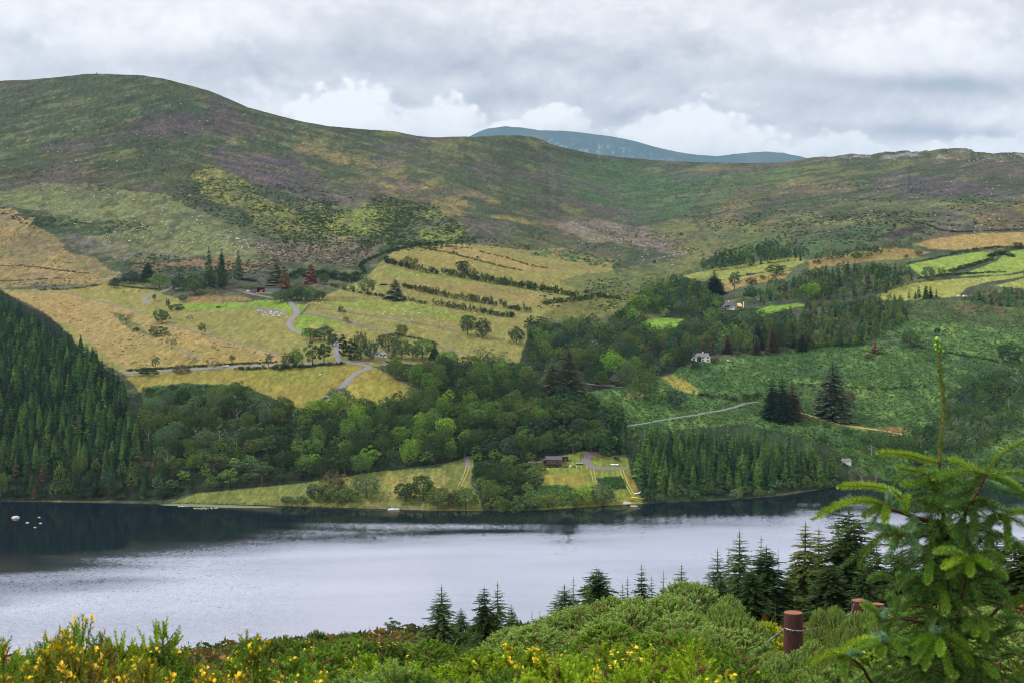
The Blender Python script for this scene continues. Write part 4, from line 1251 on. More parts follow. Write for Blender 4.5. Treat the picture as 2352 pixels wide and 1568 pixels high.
    ('bush', 1490, 1150, 28, 32, 'mid', 'round green bush beside the beached boats'),
    ('bush', 1518, 1152, 30, 24, 'grey', 'grey green bush right of the beached boats'),
    ('open', 1978, 1106, 34, 36, 'light', 'light green tree on the small lawn in the far bay, left'),
    ('open', 2012, 1106, 38, 44, 'light', 'light green tree with forked stem on the small lawn in the far bay'),
]
for s in SINGLE:
    kind, px, by, w, h, tint, label = s[:7]
    tree_px(kind, px, by, w, h, tint, label, 'bush' if kind == 'bush' else 'tree')

# ------------------------------------------------------------------ woods and plantations: filled by area
EXCL = [[(1462, 752), (1500, 728), (1580, 730), (1560, 765), (1505, 775)], [(1650, 690), (1722, 685), (1722, 722), (1650, 722)], [(1590, 808), (1634, 808), (1634, 840), (1590, 840)],
        [(1395, 850), (1420, 850), (1420, 880), (1395, 880)]]


def sample_area(poly, spacing, seed, excl=EXCL):
    """evenly scattered feet (world) whose frame position lies in the area"""
    r = np.random.default_rng(seed)
    xs = [p[0] for p in poly]; ys = [p[1] for p in poly]
    pts, grid = [], {}
    tries = 0
    N = 9000
    px = r.uniform(min(xs), max(xs), N)
    py0, py1 = min(ys), max(ys)
    # even in the world: depth-weighted rows
    py = r.uniform(py0, py1, N)
    d = far_depth(px, py)
    ins = in_poly(px, py, poly)
    for e in excl: ins &= ~in_poly(px, py, e)
    X = (px - CX) / F * d
    for i in np.nonzero(ins)[0]:
        x, y = X[i], d[i]
        s = spacing
        gx, gy = int(x // s), int(y // s)
        ok = True
        for a in (-1, 0, 1):
            for b in (-1, 0, 1):
                for (qx, qy) in grid.get((gx + a, gy + b), ()):
                    if (qx - x) ** 2 + (qy - y) ** 2 < s * s:
                        ok = False
        if ok:
            grid.setdefault((gx, gy), []).append((x, y))
            pts.append((x, y, px[i], py[i]))
    return pts


# area (of the trees' feet), kinds, tints, height m, width m, spacing m, zone words
AREAS = [
    ([(-120, 705), (0, 700), (70, 735), (150, 790), (215, 835), (275, 890), (300, 960), (322, 1040), (300, 1085), (-120, 1085)], ['conifer'] * 14 + ['dead'], ['needle', 'ndark', 'needle', 'needle2', 'ndark'], 13.0, 5.2, 4.7, 'packed in the dark plantation on the left'),
    ([(-120, 1085), (300, 1085), (335, 1050), (375, 1120), (365, 1147), (-120, 1147)], ['conifer', 'broad', 'bush', 'conifer', 'broad', 'dead'], ['grey', 'blue', 'nbrown', 'olive', 'mid', 'ndark'], 12.0, 6.5, 7.2, 'along the water under the left plantation'),
    ([(330, 960), (430, 930), (560, 915), (640, 950), (640, 1010), (520, 1060), (400, 1085), (345, 1050)], ['broad', 'broad', 'broad', 'open'], ['grey', 'mid', 'olive', 'dark', 'grey'], 11.5, 10.5, 8.2, 'in the upper left of the lakeside wood'),
    ([(370, 1090), (520, 1065), (640, 1015), (700, 1000), (700, 1105), (560, 1112), (430, 1132), (370, 1140)], ['broad', 'bush', 'broad', 'tall'], ['grey', 'olive', 'mid', 'light', 'dark'], 10.5, 10.0, 8.6, 'in the lower left of the lakeside wood'),
    ([(640, 955), (760, 950), (880, 945), (1000, 910), (1080, 930), (1080, 1050), (980, 1070), (860, 1085), (700, 1105), (700, 1000)], ['broad', 'broad', 'broad', 'tall'], ['mid', 'light', 'dark', 'mid', 'grey', 'mid', 'dark', 'bright'], 12.5, 11.0, 8.6, 'in the middle of the lakeside wood'),
    ([(905, 870), (1010, 855), (1190, 860), (1240, 920), (1240, 1000), (1080, 1000), (1080, 930), (1000, 908)], ['broad', 'broad', 'broad'], ['dark', 'dark', 'mid', 'olive', 'light'], 13.0, 11.5, 9.0, 'in the upper middle of the lakeside wood'),
    ([(1240, 935), (1340, 930), (1430, 990), (1425, 1030), (1345, 1040), (1240, 1050), (1090, 1055), (1090, 1000), (1240, 1000)], ['broad', 'broad', 'tall'], ['dark', 'mid', 'blue', 'light', 'mid', 'dark'], 12.5, 10.5, 8.4, 'in the right end of the lakeside wood'),
    ([(1092, 1062), (1235, 1055), (1240, 1100), (1232, 1150), (1120, 1160), (1095, 1120)], ['broad', 'broad', 'bush'], ['mid', 'light', 'olive', 'dark'], 10.0, 10.0, 8.6, 'on the wooded spur left of the cabin meadow'),
    ([(1345, 1030), (1432, 1000), (1436, 1040), (1400, 1046), (1352, 1036)], ['conifer'], ['ndark', 'ndark', 'needle'], 19.0, 7.0, 5.5, 'in the dark block behind the cabin drive'),
    ([(1456, 1060), (1500, 1020), (1700, 1025), (1860, 1050), (1915, 1090), (1905, 1112), (1700, 1130), (1480, 1140), (1462, 1110)], ['conifer'] * 12 + ['dead'], ['needle', 'needle2', 'needle', 'ndark', 'needle2'], 14.0, 5.4, 4.8, 'packed in the plantation right of the cabin meadow'),
    ([(1530, 1140), (1700, 1132), (1900, 1113), (1925, 1116), (1880, 1124), (1700, 1146), (1540, 1155)], ['bush', 'broad', 'bush'], ['grey', 'olive', 'mid', 'blue'], 7.0, 9.0, 8.0, 'along the water under the right plantation'),
    ([(1215, 765), (1320, 755), (1400, 760), (1440, 720), (1490, 665), (1545, 650), (1600, 665), (1650, 685), (1645, 725), (1590, 725), (1560, 770), (1480, 790), (1380, 850), (1250, 850), (1205, 845), (1240, 800)], ['broad', 'broad', 'broad', 'bush'], ['grey', 'dark', 'mid', 'mid', 'olive', 'blue', 'light'], 11.5, 11.5, 9.2, 'in the wood at the mouth of the glen'),
    ([(1480, 790), (1570, 765), (1640, 735), (1740, 735), (1820, 730), (1820, 765), (1740, 790), (1660, 815), (1640, 815), (1590, 805), (1560, 845), (1480, 880), (1380, 890), (1380, 850)], ['broad', 'broad', 'conifer', 'broad'], ['mid', 'grey', 'dark', 'light', 'olive', 'blue'], 12.0, 11.0, 9.2, 'in the wood between the two glen houses'),
    ([(1650, 815), (1760, 785), (1850, 790), (1850, 806), (1700, 818)], ['bigcon', 'broad'], ['olive', 'ndark', 'nbrown'], 19.0, 11.0, 8.0, 'in the pine belt right of the white glen house'),
    ([(1850, 705), (2050, 690), (2088, 700), (2080, 745), (2010, 775), (1960, 795), (1850, 800), (1830, 760)], ['conifer', 'conifer', 'conifer', 'bush'], ['needle2', 'needle', 'olive', 'needle2'], 8.0, 4.8, 5.2, 'in the young plantation on the right slope'),
    ([(1690, 590), (1760, 575), (1840, 585), (1850, 598), (1760, 607), (1690, 620), (1620, 622), (1600, 618)], ['broad', 'conifer', 'broad'], ['dark', 'blue', 'ndark'], 12.5, 11.0, 10.0, 'in the dark grove at the head of the glen'),
    ([(1800, 660), (1870, 632), (1960, 622), (2075, 625), (2100, 650), (2060, 668), (1960, 690), (1860, 698), (1770, 700), (1700, 700), (1730, 680)], ['broad', 'bigcon', 'broad', 'conifer'], ['dark', 'ndark', 'nbrown', 'mid', 'blue'], 13.0, 10.5, 9.0, 'in the dark wood beside the bright pastures'),
    ([(1890, 590), (2000, 575), (2110, 556), (2120, 560), (2030, 582), (1990, 595), (1900, 605), (1860, 612)], ['broad', 'broad', 'bush'], ['dark', 'brown', 'mid'], 10.0, 10.5, 11.0, 'scattered below the moor on the right'),
    ([(2085, 684), (2150, 678), (2152, 684), (2100, 690)], ['conifer'], ['ndark', 'needle'], 11.5, 6.5, 6.0, 'in the conifer clump on the pasture edge'),
    ([(2215, 690), (2260, 672), (2352, 672), (2420, 675), (2420, 705), (2300, 705)], ['conifer', 'conifer', 'bush'], ['needle2', 'needle', 'olive'], 9.5, 4.6, 6.5, 'in the plantation at the right edge'),
    ([(2190, 915), (2260, 880), (2352, 870), (2440, 870), (2440, 985), (2352, 985), (2290, 1010), (2250, 1035), (2100, 1050), (2000, 1050), (1985, 1015), (2100, 1005), (2170, 970)], ['broad', 'broad', 'open'], ['dark', 'blue', 'mid', 'grey', 'mid'], 11.5, 11.0, 8.6, 'in the crag wood behind the spruce leader'),
    ([(1945, 1085), (2060, 1070), (2250, 1055), (2440, 1070), (2440, 1098), (2060, 1099), (1960, 1099)], ['broad', 'broad', 'bush'], ['dark', 'mid', 'grey', 'light'], 10.0, 10.5, 9.0, 'in the shore wood of the far bay'),
    ([(1830, 960), (1900, 975), (1990, 1000), (1960, 1060), (1935, 1085), (1900, 1045)], ['bush', 'broad'], ['grey', 'mid', 'dark'], 6.0, 7.0, 16.0, 'scattered above the right plantation'),
    ([(320, 905), (430, 888), (560, 890), (600, 905), (540, 920), (400, 935)], ['bush'], ['mid', 'grey', 'dark', 'blue'], 4.0, 6.5, 7.5, 'in the scrub at the top of the lakeside wood'),
]
cand = []
for ai, (poly, kinds, tints, h, w, sp, zone) in enumerate(AREAS):
    rr = random.Random(100 + ai)
    for (x, y, px, py) in sample_area(poly, sp, 200 + ai):
        k = rr.choice(kinds)
        q = rr.uniform(.55, 1.3)
        tint = rr.choice(tints)
        if k in ('conifer', 'bigcon', 'dead') and tint in ('mid', 'light', 'grey', 'dark', 'blue', 'olive', 'bright'): tint = rr.choice(['needle', 'ndark', 'nbrown'])
        if k not in ('conifer', 'bigcon', 'dead') and tint in ('needle', 'ndark', 'needle2', 'nbrown'): tint = rr.choice(['dark', 'mid', 'olive'])
        hh = h * q * (0.55 if k == 'bush' and h > 8 else 1)
        ww = w * rr.uniform(.85, 1.15) * (q ** .5)
        if k in ('conifer', 'dead') and w > 6: ww = hh * .4
        if k == 'bigcon': ww = hh * .5
        if -90 < px < 2450:
            bx0, bx1 = max(min(p[0] for p in poly), 0), min(max(p[0] for p in poly), 2352); by0, by1 = min(p[1] for p in poly), max(p[1] for p in poly)
            u_ = (px - bx0) / (bx1 - bx0); v_ = (py - by0) / (by1 - by0)
            where = ('upper' if v_ < .34 else 'lower' if v_ > .67 else 'mid') + ' ' + ('far left' if u_ < .2 else 'left' if u_ < .4 else 'middle' if u_ < .6 else 'right' if u_ < .8 else 'far right')
            size = 'small' if q < .85 else 'tall' if q > 1.06 else ''
            cand.append((hh * ww / y ** 2, k, x, y, hh, ww, tint, zone, rr.random(), where, size))
cand.sort(key=lambda c: -c[0])
cnt = {'spruce': 0, 'tree': 0, 'bush': 0}
LIM = {'spruce': 280, 'tree': 270, 'bush': 70}
rest = []
for c in cand:
    fam = 'spruce' if c[1] in ('conifer', 'bigcon', 'dead') else ('bush' if c[1] == 'bush' else 'tree')
    if cnt[fam] >= LIM[fam]:
        rest.append(c); continue
    cnt[fam] += 1
    _, k, x, y, hh, ww, tint, zone, rv, where, size = c
    opts = [f'{size} {PHRASE[tint]} {WORD[k]}, {where}, {zone}', f'{PHRASE[tint]} {WORD[k]}, {where}, {zone}', f'{PHRASE[tint]} {WORD[k]} {zone}']
    lab = next(' '.join(l.split()) for l in opts if len(l.split()) <= 16)
    put_tree(k, (x, y, far_z(x, y) - .2), hh, ww, tint, lab, 'bush' if k == 'bush' else 'tree', lab, jit=.16)


def merged_trees(name, items, label=None):
    """the smaller trees of the woods, too many to count: one mass with its own leaf tints"""
    con_low = [conifer_np(s, 12, 7, wd, .04, .5, .32, .6) for s, wd in ((91, .17), (92, .2), (93, .16))]
    br_low = [crown_np(s, lobes=22, leaves=20, rx=.45, rz=.44, cz=.54, leaf=.052, low=-.6) for s in (94, 95, 96)]
    bu_low = [crown_np(s, lobes=13, leaves=30, rx=.55, rz=.45, cz=.45, leaf=.08, low=-.6) for s in (97, 98)]
    ta_low = [crown_np(99, lobes=16, leaves=30, rx=.28, rz=.40, cz=.58, leaf=.05, low=-.7)]
    NPK = {'conifer': con_low, 'bigcon': con_low, 'dead': con_low, 'broad': br_low, 'tall': ta_low, 'open': br_low, 'bush': bu_low}
    Vt, Ft, Vq, Fq = [], [], [], []
    Ct, Cq = [], []
    r = random.Random(5)
    kt = kq = 0
    for (_, k, x, y, hh, ww, tint, zone, rv, _w, _s) in items:
        V, Fc = r.choice(NPK[k])
        a = rv * 6.28
        s = ww / (NATW['conifer'] if k == 'bigcon' else NATW[k])
        ca, sa = math.cos(a), math.sin(a)
        P = np.stack([(V[:, 0] * ca - V[:, 1] * sa) * s + x, (V[:, 0] * sa + V[:, 1] * ca) * s + y, V[:, 2] * hh + far_z(x, y) - .2], 1)
        g = r.uniform(.84, 1.16)
        cc = np.tile(np.array([*(GREEN[tint][i] * g for i in range(3)), 1.0], np.float32), (len(P), 1))
        if Fc.shape[1] == 3:
            Vt.append(P); Ft.append(Fc + kt); Ct.append(cc); kt += len(P)
        else:
            Vq.append(P); Fq.append(Fc + kq); Cq.append(cc); kq += len(P)
    V = np.concatenate(Vt + Vq) if Vt or Vq else None
    if V is None: return
    fs = []
    if Ft: fs.append(np.concatenate(Ft))
    if Fq: fs.append(np.concatenate(Fq) + kt)
    me = mesh_np(name, V, fs)
    at_ = me.attributes.new('tint', 'FLOAT_COLOR', 'POINT')
    at_.data.foreach_set('color', np.concatenate(Ct + Cq).ravel())
    tag(link(name, me, M_LEAFT), label, kind='stuff')


merged_trees('woodland', [c for c in rest], 'mass of smaller trees filling the woods and plantations')
print('trees', n_tree, 'rest', len(rest), cnt)

# ------------------------------------------------------------------ roads and tracks
M_ROAD = material('asphalt_lane', lin(132, 130, 136, .75), 0.9, 0.22, 0.4, bump=0.2)
M_GRAVEL = material('gravel_drive', lin(128, 120, 120, .75), 0.95, 0.3, 0.8, bump=0.3)
M_TRACK = material('worn_grass_track', lin(166, 154, 92, .8), 0.95, 0.25, 0.6)
M_CONC = material('pale_concrete', lin(186, 176, 160, .75), 0.9, 0.2, 0.8)


def resample(pts, step):
    out = [pts[0]]
    for (x0, y0), (x1, y1) in zip(pts[:-1], pts[1:]):
        n = max(1, int(math.hypot(x1 - x0, y1 - y0) / step))
        out += [(x0 + (x1 - x0) * i / n, y0 + (y1 - y0) * i / n) for i in range(1, n + 1)]
    return out


def smooth_line(P, it=2):
    for _ in range(it):
        P = [P[0]] + [(P[i - 1] + P[i] * 2 + P[i + 1]) / 4 for i in range(1, len(P) - 1)] + [P[-1]]
    return P


def line_world(pts, step=4.0, it=3):
    return smooth_line([at(x, y) for x, y in resample(pts, step)], it)


def side_of(P, i):
    t = P[min(i + 1, len(P) - 1)] - P[max(i - 1, 0)]
    t.z = 0
    t.normalize()
    return Vector((t.y, -t.x, 0))


def ribbon(name, pts, width, mat, lift=0.22, off=0.0):
    P = line_world(pts)
    V, Q = [], []
    K = 5
    for i, p in enumerate(P):
        s = side_of(P, i)
        w = width if not hasattr(width, '__len__') else width[0] + (width[1] - width[0]) * i / (len(P) - 1)
        w *= 1 + random.uniform(-.06, .06)
        for k in range(K):
            q = p + s * (off + w * (k / (K - 1) - .5))
            V.append((q.x, q.y, far_z(q.x, q.y) + lift + (.05 if 0 < k < K - 1 else -.15)))
    for i in range(len(P) - 1):
        for k in range(K - 1):
            Q.append((i * K + k, i * K + k + 1, (i + 1) * K + k + 1, (i + 1) * K + k))
    o = MB().add(V, Q).build(name, mat, smooth=True)
    return tag(o, kind='structure')


ribbon('road', [(285, 856), (340, 853), (400, 849), (470, 846), (520, 843), (580, 841), (640, 838), (700, 836), (760, 833), (806, 831)], 5.0, M_ROAD)
ribbon('road', [(772, 782), (773, 795), (774, 808), (776, 822), (780, 831)], 4.6, M_ROAD)
ribbon('road', [(804, 832), (838, 838), (852, 842), (848, 846), (832, 850), (817, 858), (803, 869), (794, 880), (787, 888), (765, 903), (748, 914), (730, 922), (716, 928)], (5.4, 3.6), M_ROAD)
ribbon('drive', [(664, 689), (667, 694), (672, 702), (680, 711), (684, 718), (680, 725), (668, 733), (662, 744), (668, 754), (682, 762), (700, 768)], (5.0, 3.6), M_ROAD)
ribbon('drive', [(398, 659), (384, 666), (370, 671), (350, 677), (336, 682), (327, 689), (334, 696), (350, 698)], 3.6, M_ROAD)
ribbon('road', [(1740, 923), (1728, 924), (1712, 926), (1690, 934), (1658, 942), (1630, 947), (1601, 952), (1546, 960), (1490, 970), (1428, 981)], 2.1, M_ROAD)
ribbon('drive', [(1353, 1038), (1348, 1047), (1347, 1057), (1352, 1068), (1366, 1074), (1396, 1076), (1442, 1076)], (5.6, 3.0), M_GRAVEL)
ribbon('parking_strip', [(1352, 1040), (1372, 1042), (1391, 1046), (1412, 1051)], 4.5, material('earth_gravel', lin(128, 104, 96, .7), 0.95, 0.3, 0.8))
for o_ in (-.9, .9):
    ribbon('track', [(1428, 1079), (1432, 1092), (1438, 1107), (1446, 1122), (1454, 1136)], .75, M_TRACK, .25, o_)
    ribbon('track', [(1360, 1077), (1363, 1092), (1367, 1108)], .6, M_TRACK, .25, o_)
    ribbon('track', [(1075, 1070), (1072, 1082), (1064, 1100), (1056, 1116)], .7, M_TRACK, .25, o_)
ribbon('track', [(1078, 1048), (1070, 1055), (1075, 1065), (1075, 1074)], 3.4, M_GRAVEL)
ribbon('track', [(1832, 945), (1880, 960), (1940, 977), (2000, 985), (2040, 990), (2075, 998)], 2.4, M_TRACK)
ribbon('slipway', [(1432, 1154), (1442, 1158), (1450, 1163)], 4.5, M_CONC, .3)
ribbon('track', [(1330, 877), (1370, 884), (1400, 887), (1440, 890)], 2.6, M_GRAVEL)

# ------------------------------------------------------------------ stone walls
M_STONE = material('field_stone', lin(140, 132, 124, .8), 0.95, 0.45, 0.9, bump=0.6)


def stone_wall(pts, label, h=1.3, w=.8, step=1.6, gaps=0.0, mat=None):
    P = line_world(pts, 1.5, 2)
    V, Q = [], []
    k = 0
    for i, p in enumerate(P):
        s = side_of(P, i)
        hh = h * random.uniform(.65, 1.2)
        if random.random() < gaps: hh *= .25
        z = far_z(p.x, p.y)
        for (o, zz) in ((-.5, -.4), (-.42, hh * .7), (-.2, hh), (.2, hh * .97), (.42, hh * .7), (.5, -.4)):
            q = p + s * (w * o * random.uniform(.85, 1.2))
            V.append((q.x, q.y, z + zz * (random.uniform(.9, 1.1) if zz > 0 else 1)))
    for i in range(len(P) - 1):
        for j in range(5):
            Q.append((i * 6 + j, (i + 1) * 6 + j, (i + 1) * 6 + j + 1, i * 6 + j + 1))
    Q.append((0, 1, 2, 3, 4, 5)); n = (len(P) - 1) * 6; Q.append((n + 5, n + 4, n + 3, n + 2, n + 1, n))
    o = MB().add(V, Q).build('stone_wall', mat or M_STONE)
    return tag(o, label, 'wall')


stone_wall([(380, 744), (420, 754), (460, 767), (510, 778), (560, 792), (605, 805), (650, 818)], 'long stone wall between ochre slope and pale field', 1.1, gaps=.2)
stone_wall([(696, 721), (740, 728), (788, 738), (838, 750), (870, 757), (908, 768)], 'stone wall below the middle sheep field', 1.5)
stone_wall([(735, 710), (770, 713), (803, 718), (860, 727), (908, 735), (960, 744), (1013, 752), (1053, 763)], 'stone wall across the sheep field', 1.1, gaps=.15)
stone_wall([(1003, 795), (1040, 806), (1070, 815), (1088, 820)], 'short stone wall above the three airy trees', 1.1)
stone_wall([(140, 671), (180, 680), (215, 689), (270, 703), (337, 722)], 'broken stone wall under the horse field', 1.0, gaps=.3)
stone_wall([(410, 801), (430, 812), (445, 820), (457, 829)], 'tumbled stone wall running down to the road', 1.0, gaps=.2)
stone_wall([(2021, 787), (2045, 785), (2071, 784)], 'pale stone wall at the top of the bracken', 1.3)
stone_wall([(712, 700), (703, 708), (696, 716), (690, 724)], 'dark stone wall right of the farm drive', 1.5)
stone_wall([(560, 706), (600, 710), (630, 713), (655, 718), (662, 724)], 'dark stone wall under the farm lawn', 1.4)
stone_wall([(672, 685), (682, 685), (692, 688), (699, 691)], 'whitish curved wall at the head of the farm drive', 1.4, .5, mat=M_CONC)
stone_wall([(560, 673), (585, 678), (610, 683), (628, 687)], 'terrace wall below the grey shed', 1.3)
stone_wall([(806, 832), (830, 829), (850, 829), (880, 833), (895, 838)], 'low garden wall in front of the white cottage', 1.0)
stone_wall([(1380, 884), (1400, 886), (1412, 887)], 'stone heap beside the glen track', 1.2)
stone_wall([(1752, 634), (1720, 640), (1700, 646), (1665, 655)], 'thin stone wall under the long hut', .9)

# ------------------------------------------------------------------ hedgerows
HB = 1.0
def hedge(pts, label, h, w, tints, gap=0.05, step=2.2, seed=0, var=.35, name='hedgerow', kinds=('bush',)):
    """a hedge: bushes grown together along a field bank"""
    r = random.Random(seed)
    P = line_world(pts, 3.0, 1)
    L = [0.0]
    for a_, b_ in zip(P[:-1], P[1:]): L.append(L[-1] + (b_ - a_).length)
    Vs, Qs, Cs, k = [], [], [], 0
    d = 0.0
    while d < L[-1]:
        i = max(j for j in range(len(L)) if L[j] <= d)
        i = min(i, len(P) - 2)
        f = (d - L[i]) / max(L[i + 1] - L[i], 1e-6)
        p = P[i].lerp(P[i + 1], f)
        hh = h * HB * r.uniform(1 - var, 1 + var)
        d += step * .72 * r.uniform(.7, 1.3)
        if r.random() < gap * .6: continue
        V, Fc = (BUSH_NP if r.random() < .75 else TALL_NP)[r.randrange(2)]
        keep = np.random.default_rng(r.randrange(9999)).random(len(Fc)) < .22
        Fc = Fc[keep]
        idx = np.unique(Fc); remap = np.zeros(len(V), int); remap[idx] = np.arange(len(idx)); V = V[idx]; Fc = remap[Fc]
        a = r.uniform(0, 6.28); ca, sa = math.cos(a), math.sin(a)
        cen = V.reshape(-1, 4, 3).mean(1, keepdims=True); V = (cen + (V.reshape(-1, 4, 3) - cen) * 1.8).reshape(-1, 3)
        ww = w * r.uniform(.75, 1.25)
        x, y = p.x + r.uniform(-.3, .3) * w, p.y + r.uniform(-.5, .5) * w
        Vs.append(np.stack([(V[:, 0] * ca - V[:, 1] * sa) * ww + x, (V[:, 0] * sa + V[:, 1] * ca) * ww + y, V[:, 2] * hh + far_z(x, y) - .2], 1))
        Qs.append(Fc + k); k += len(V)
        g = r.uniform(.55, .9); t = GREEN[r.choice(tints)]
        Cs.append(np.tile(np.array([t[0] * g, t[1] * g, t[2] * g, 1], np.float32), (len(V), 1)))
    me = mesh_np('foliage', np.concatenate(Vs), [np.concatenate(Qs)])
    a_ = me.attributes.new('tint', 'FLOAT_COLOR', 'POINT'); a_.data.foreach_set('color', np.concatenate(Cs).ravel())
    o = link(name, me, M_LEAFT)
    return tag(o, label, 'hedge')


HB = 1.55
DK = ['dark', 'dark', 'mid', 'olive', 'blue']
hedge([(875, 602), (910, 610), (958, 622)], 'left piece of the upper field hedge', 4.6, 4.2, DK, .08, 3.0, 1)
hedge([(965, 626), (1010, 631), (1053, 637), (1110, 648), (1176, 658), (1250, 670), (1326, 683)], 'long thick hedge across the upper fields', 4.8, 4.4, DK, .05, 3.0, 2)
hedge([(1060, 626), (1110, 640), (1160, 650), (1230, 668)], 'second row of bushes behind the long thick hedge', 4.2, 4.0, DK, .15, 4.0, 3)
hedge([(928, 661), (970, 671), (1013, 681), (1060, 690), (1110, 697), (1176, 712), (1216, 718)], 'middle hedge below the long thick hedge', 4.4, 4.0, DK + ['brown'], .10, 3.2, 4)
hedge([(998, 701), (1040, 709), (1078, 716), (1130, 724), (1182, 731)], 'lowest hedge above the open pasture', 3.8, 3.6, DK + ['brown'], .05, 3.0, 5)
hedge([(760, 658), (800, 669), (863, 680), (925, 688), (955, 694), (985, 700)], 'thin bank hedge beside the big leafy tree', 2.0, 2.8, DK, .30, 3.2, 6)
hedge([(838, 626), (826, 612), (840, 602), (858, 594), (880, 584), (900, 577), (930, 570), (963, 566), (1000, 561), (1030, 559)], 'curved dark hedge round the top of the fields', 2.4, 3.4, DK, .06, 2.6, 7)
hedge([(973, 571), (1030, 582), (1088, 597), (1120, 605), (1155, 614), (1200, 622)], 'low bank of scrub between the two top fields', 1.5, 2.6, ['dark', 'brown', 'olive'], .12, 2.4, 8)
hedge([(1100, 578), (1160, 592), (1215, 610), (1260, 618)], 'faint scrub bank in the topmost tan field', 1.2, 2.4, ['dark', 'olive'], .25, 2.6, 9)
hedge([(1251, 699), (1300, 694), (1350, 688), (1390, 684)], 'strip of scrub ending the middle fields on the right', 3.4, 4.2, DK, .12, 3.6, 10)
hedge([(1345, 672), (1380, 682), (1420, 688)], 'scrub strip running into the valley floor', 2.6, 4.0, DK, .15, 3.6, 11)
HB = 1.15
hedge([(292, 852), (340, 849), (420, 845), (500, 839), (560, 836), (640, 833)], 'clipped dark hedge above the main road', 1.7, 2.2, ['dark', 'mid'], 0, 1.5, 12, .15)
hedge([(540, 850), (590, 847), (640, 845), (700, 843), (760, 838), (790, 836)], 'uneven hedge below the main road', 2.4, 3.4, DK, .08, 2.6, 13)
hedge([(250, 655), (290, 660), (330, 664), (370, 666)], 'clipped bright hedge of the caravan garden', 1.8, 2.2, ['mid', 'light'], 0, 1.4, 14, .12)
hedge([(265, 650), (290, 646), (325, 648), (350, 652)], 'bushy shelter belt behind the caravan garden', 4.2, 4.6, ['blue', 'dark', 'mid'], .05, 3.2, 15)
hedge([(90, 668), (140, 666), (190, 662), (230, 655)], 'scrubby bank at the foot of the ochre hill', 1.6, 3.0, DK, .15, 3.0, 16)
hedge([(0, 611), (60, 612), (120, 620), (160, 624), (210, 630)], 'dark scrub line across the ochre hill', 1.2, 2.8, ['dark', 'brown'], .15, 3.0, 17)
hedge([(-20, 648), (40, 645), (90, 642), (140, 640)], 'lower scrub line across the ochre hill', 1.3, 2.8, DK, .35, 3.2, 18)
hedge([(533, 640), (560, 644), (588, 648)], 'dark clipped hedge right of the farm spruces', 2.6, 3.0, ['dark'], 0, 1.8, 19, .1)
hedge([(545, 662), (575, 664), (600, 660)], 'bright garden hedge left of the grey shed', 2.0, 2.6, ['bright', 'light'], .1, 2.0, 20)
hedge([(680, 640), (720, 634), (760, 640), (800, 648), (830, 645)], 'belt of scrub above the farm fields', 5.0, 5.5, DK, .05, 3.4, 21)
hedge([(655, 640), (690, 626), (740, 628), (800, 636), (835, 630)], 'upper belt of scrub under the moor', 3.6, 5.5, ['mid', 'dark', 'blue'], .1, 3.6, 22)
hedge([(908, 768), (940, 775), (980, 783), (1003, 793)], 'dark overgrown wall above the cottage wood', 1.8, 2.6, DK, .05, 2.2, 23)
hedge([(1060, 822), (1100, 828), (1150, 834), (1200, 838)], 'low dark hedge under the pasture', 1.6, 2.6, DK, .05, 2.2, 24)
hedge([(2110, 641), (2184, 632), (2240, 629), (2310, 625)], 'dark hedge between the two bright pastures', 2.2, 3.2, DK, .04, 2.6, 25)
hedge([(2184, 625), (2225, 612), (2260, 602), (2280, 596)], 'rising hedge between the bright pastures', 3.0, 4.0, DK + ['brown'], .08, 3.0, 26)
hedge([(2275, 592), (2300, 584), (2330, 592)], 'dark thicket at the top of the right pasture', 4.0, 5.0, ['dark', 'blue'], .02, 3.0, 27)
hedge([(2085, 606), (2140, 596), (2190, 584), (2250, 577)], 'bank of scrub above the bright pasture', 1.4, 2.6, DK, .25, 2.8, 28)
hedge([(2190, 582), (2250, 573), (2300, 570), (2352, 569)], 'dark hedge under the tan field', 2.6, 3.6, DK, .08, 2.8, 29)
hedge([(2100, 512), (2130, 517), (2160, 530), (2200, 534), (2260, 532), (2352, 528)], 'dark scrub line above the tan field', 1.8, 3.2, DK, .12, 2.8, 30)
hedge([(1640, 623), (1700, 616), (1760, 606), (1830, 598)], 'thin bank hedge through the glen pastures', 1.2, 2.2, DK, .3, 2.8, 31)
hedge([(1640, 648), (1700, 636), (1750, 627), (1820, 616)], 'bank hedge beside the long hut', 1.2, 2.2, DK, .3, 2.8, 32)
hedge([(1985, 790), (1940, 794), (1890, 797), (1840, 806)], 'shaggy edge of scrub under the young plantation', 3.0, 4.0, ['mid', 'olive', 'light'], .05, 2.8, 33)
hedge([(1590, 905), (1650, 915), (1700, 920), (1745, 912)], 'row of bushes above the bracken road', 3.4, 4.4, ['dark', 'grey', 'blue'], .2, 4.2, 34)
hedge([(1840, 885), (1960, 890), (2050, 893), (2140, 886)], 'brownish scrub line across the bracken', 1.6, 3.4, ['brown', 'dark'], .35, 3.6, 35)
hedge([(2060, 775), (2120, 800), (2200, 815), (2290, 830)], 'dark bank dropping through the bracken', 1.6, 3.2, ['dark', 'mid'], .15, 3.0, 36)
hedge([(1430, 985), (1350, 975), (1300, 960)], 'dark roadside bushes where the bracken road enters the wood', 4.5, 5.5, ['dark', 'mid'], .05, 4.0, 37)
hedge([(1250, 1073), (1290, 1073), (1320, 1072)], 'trimmed low hedge in front of the cabin', .9, 1.2, ['dark', 'olive'], 0, 1.0, 38, .1)

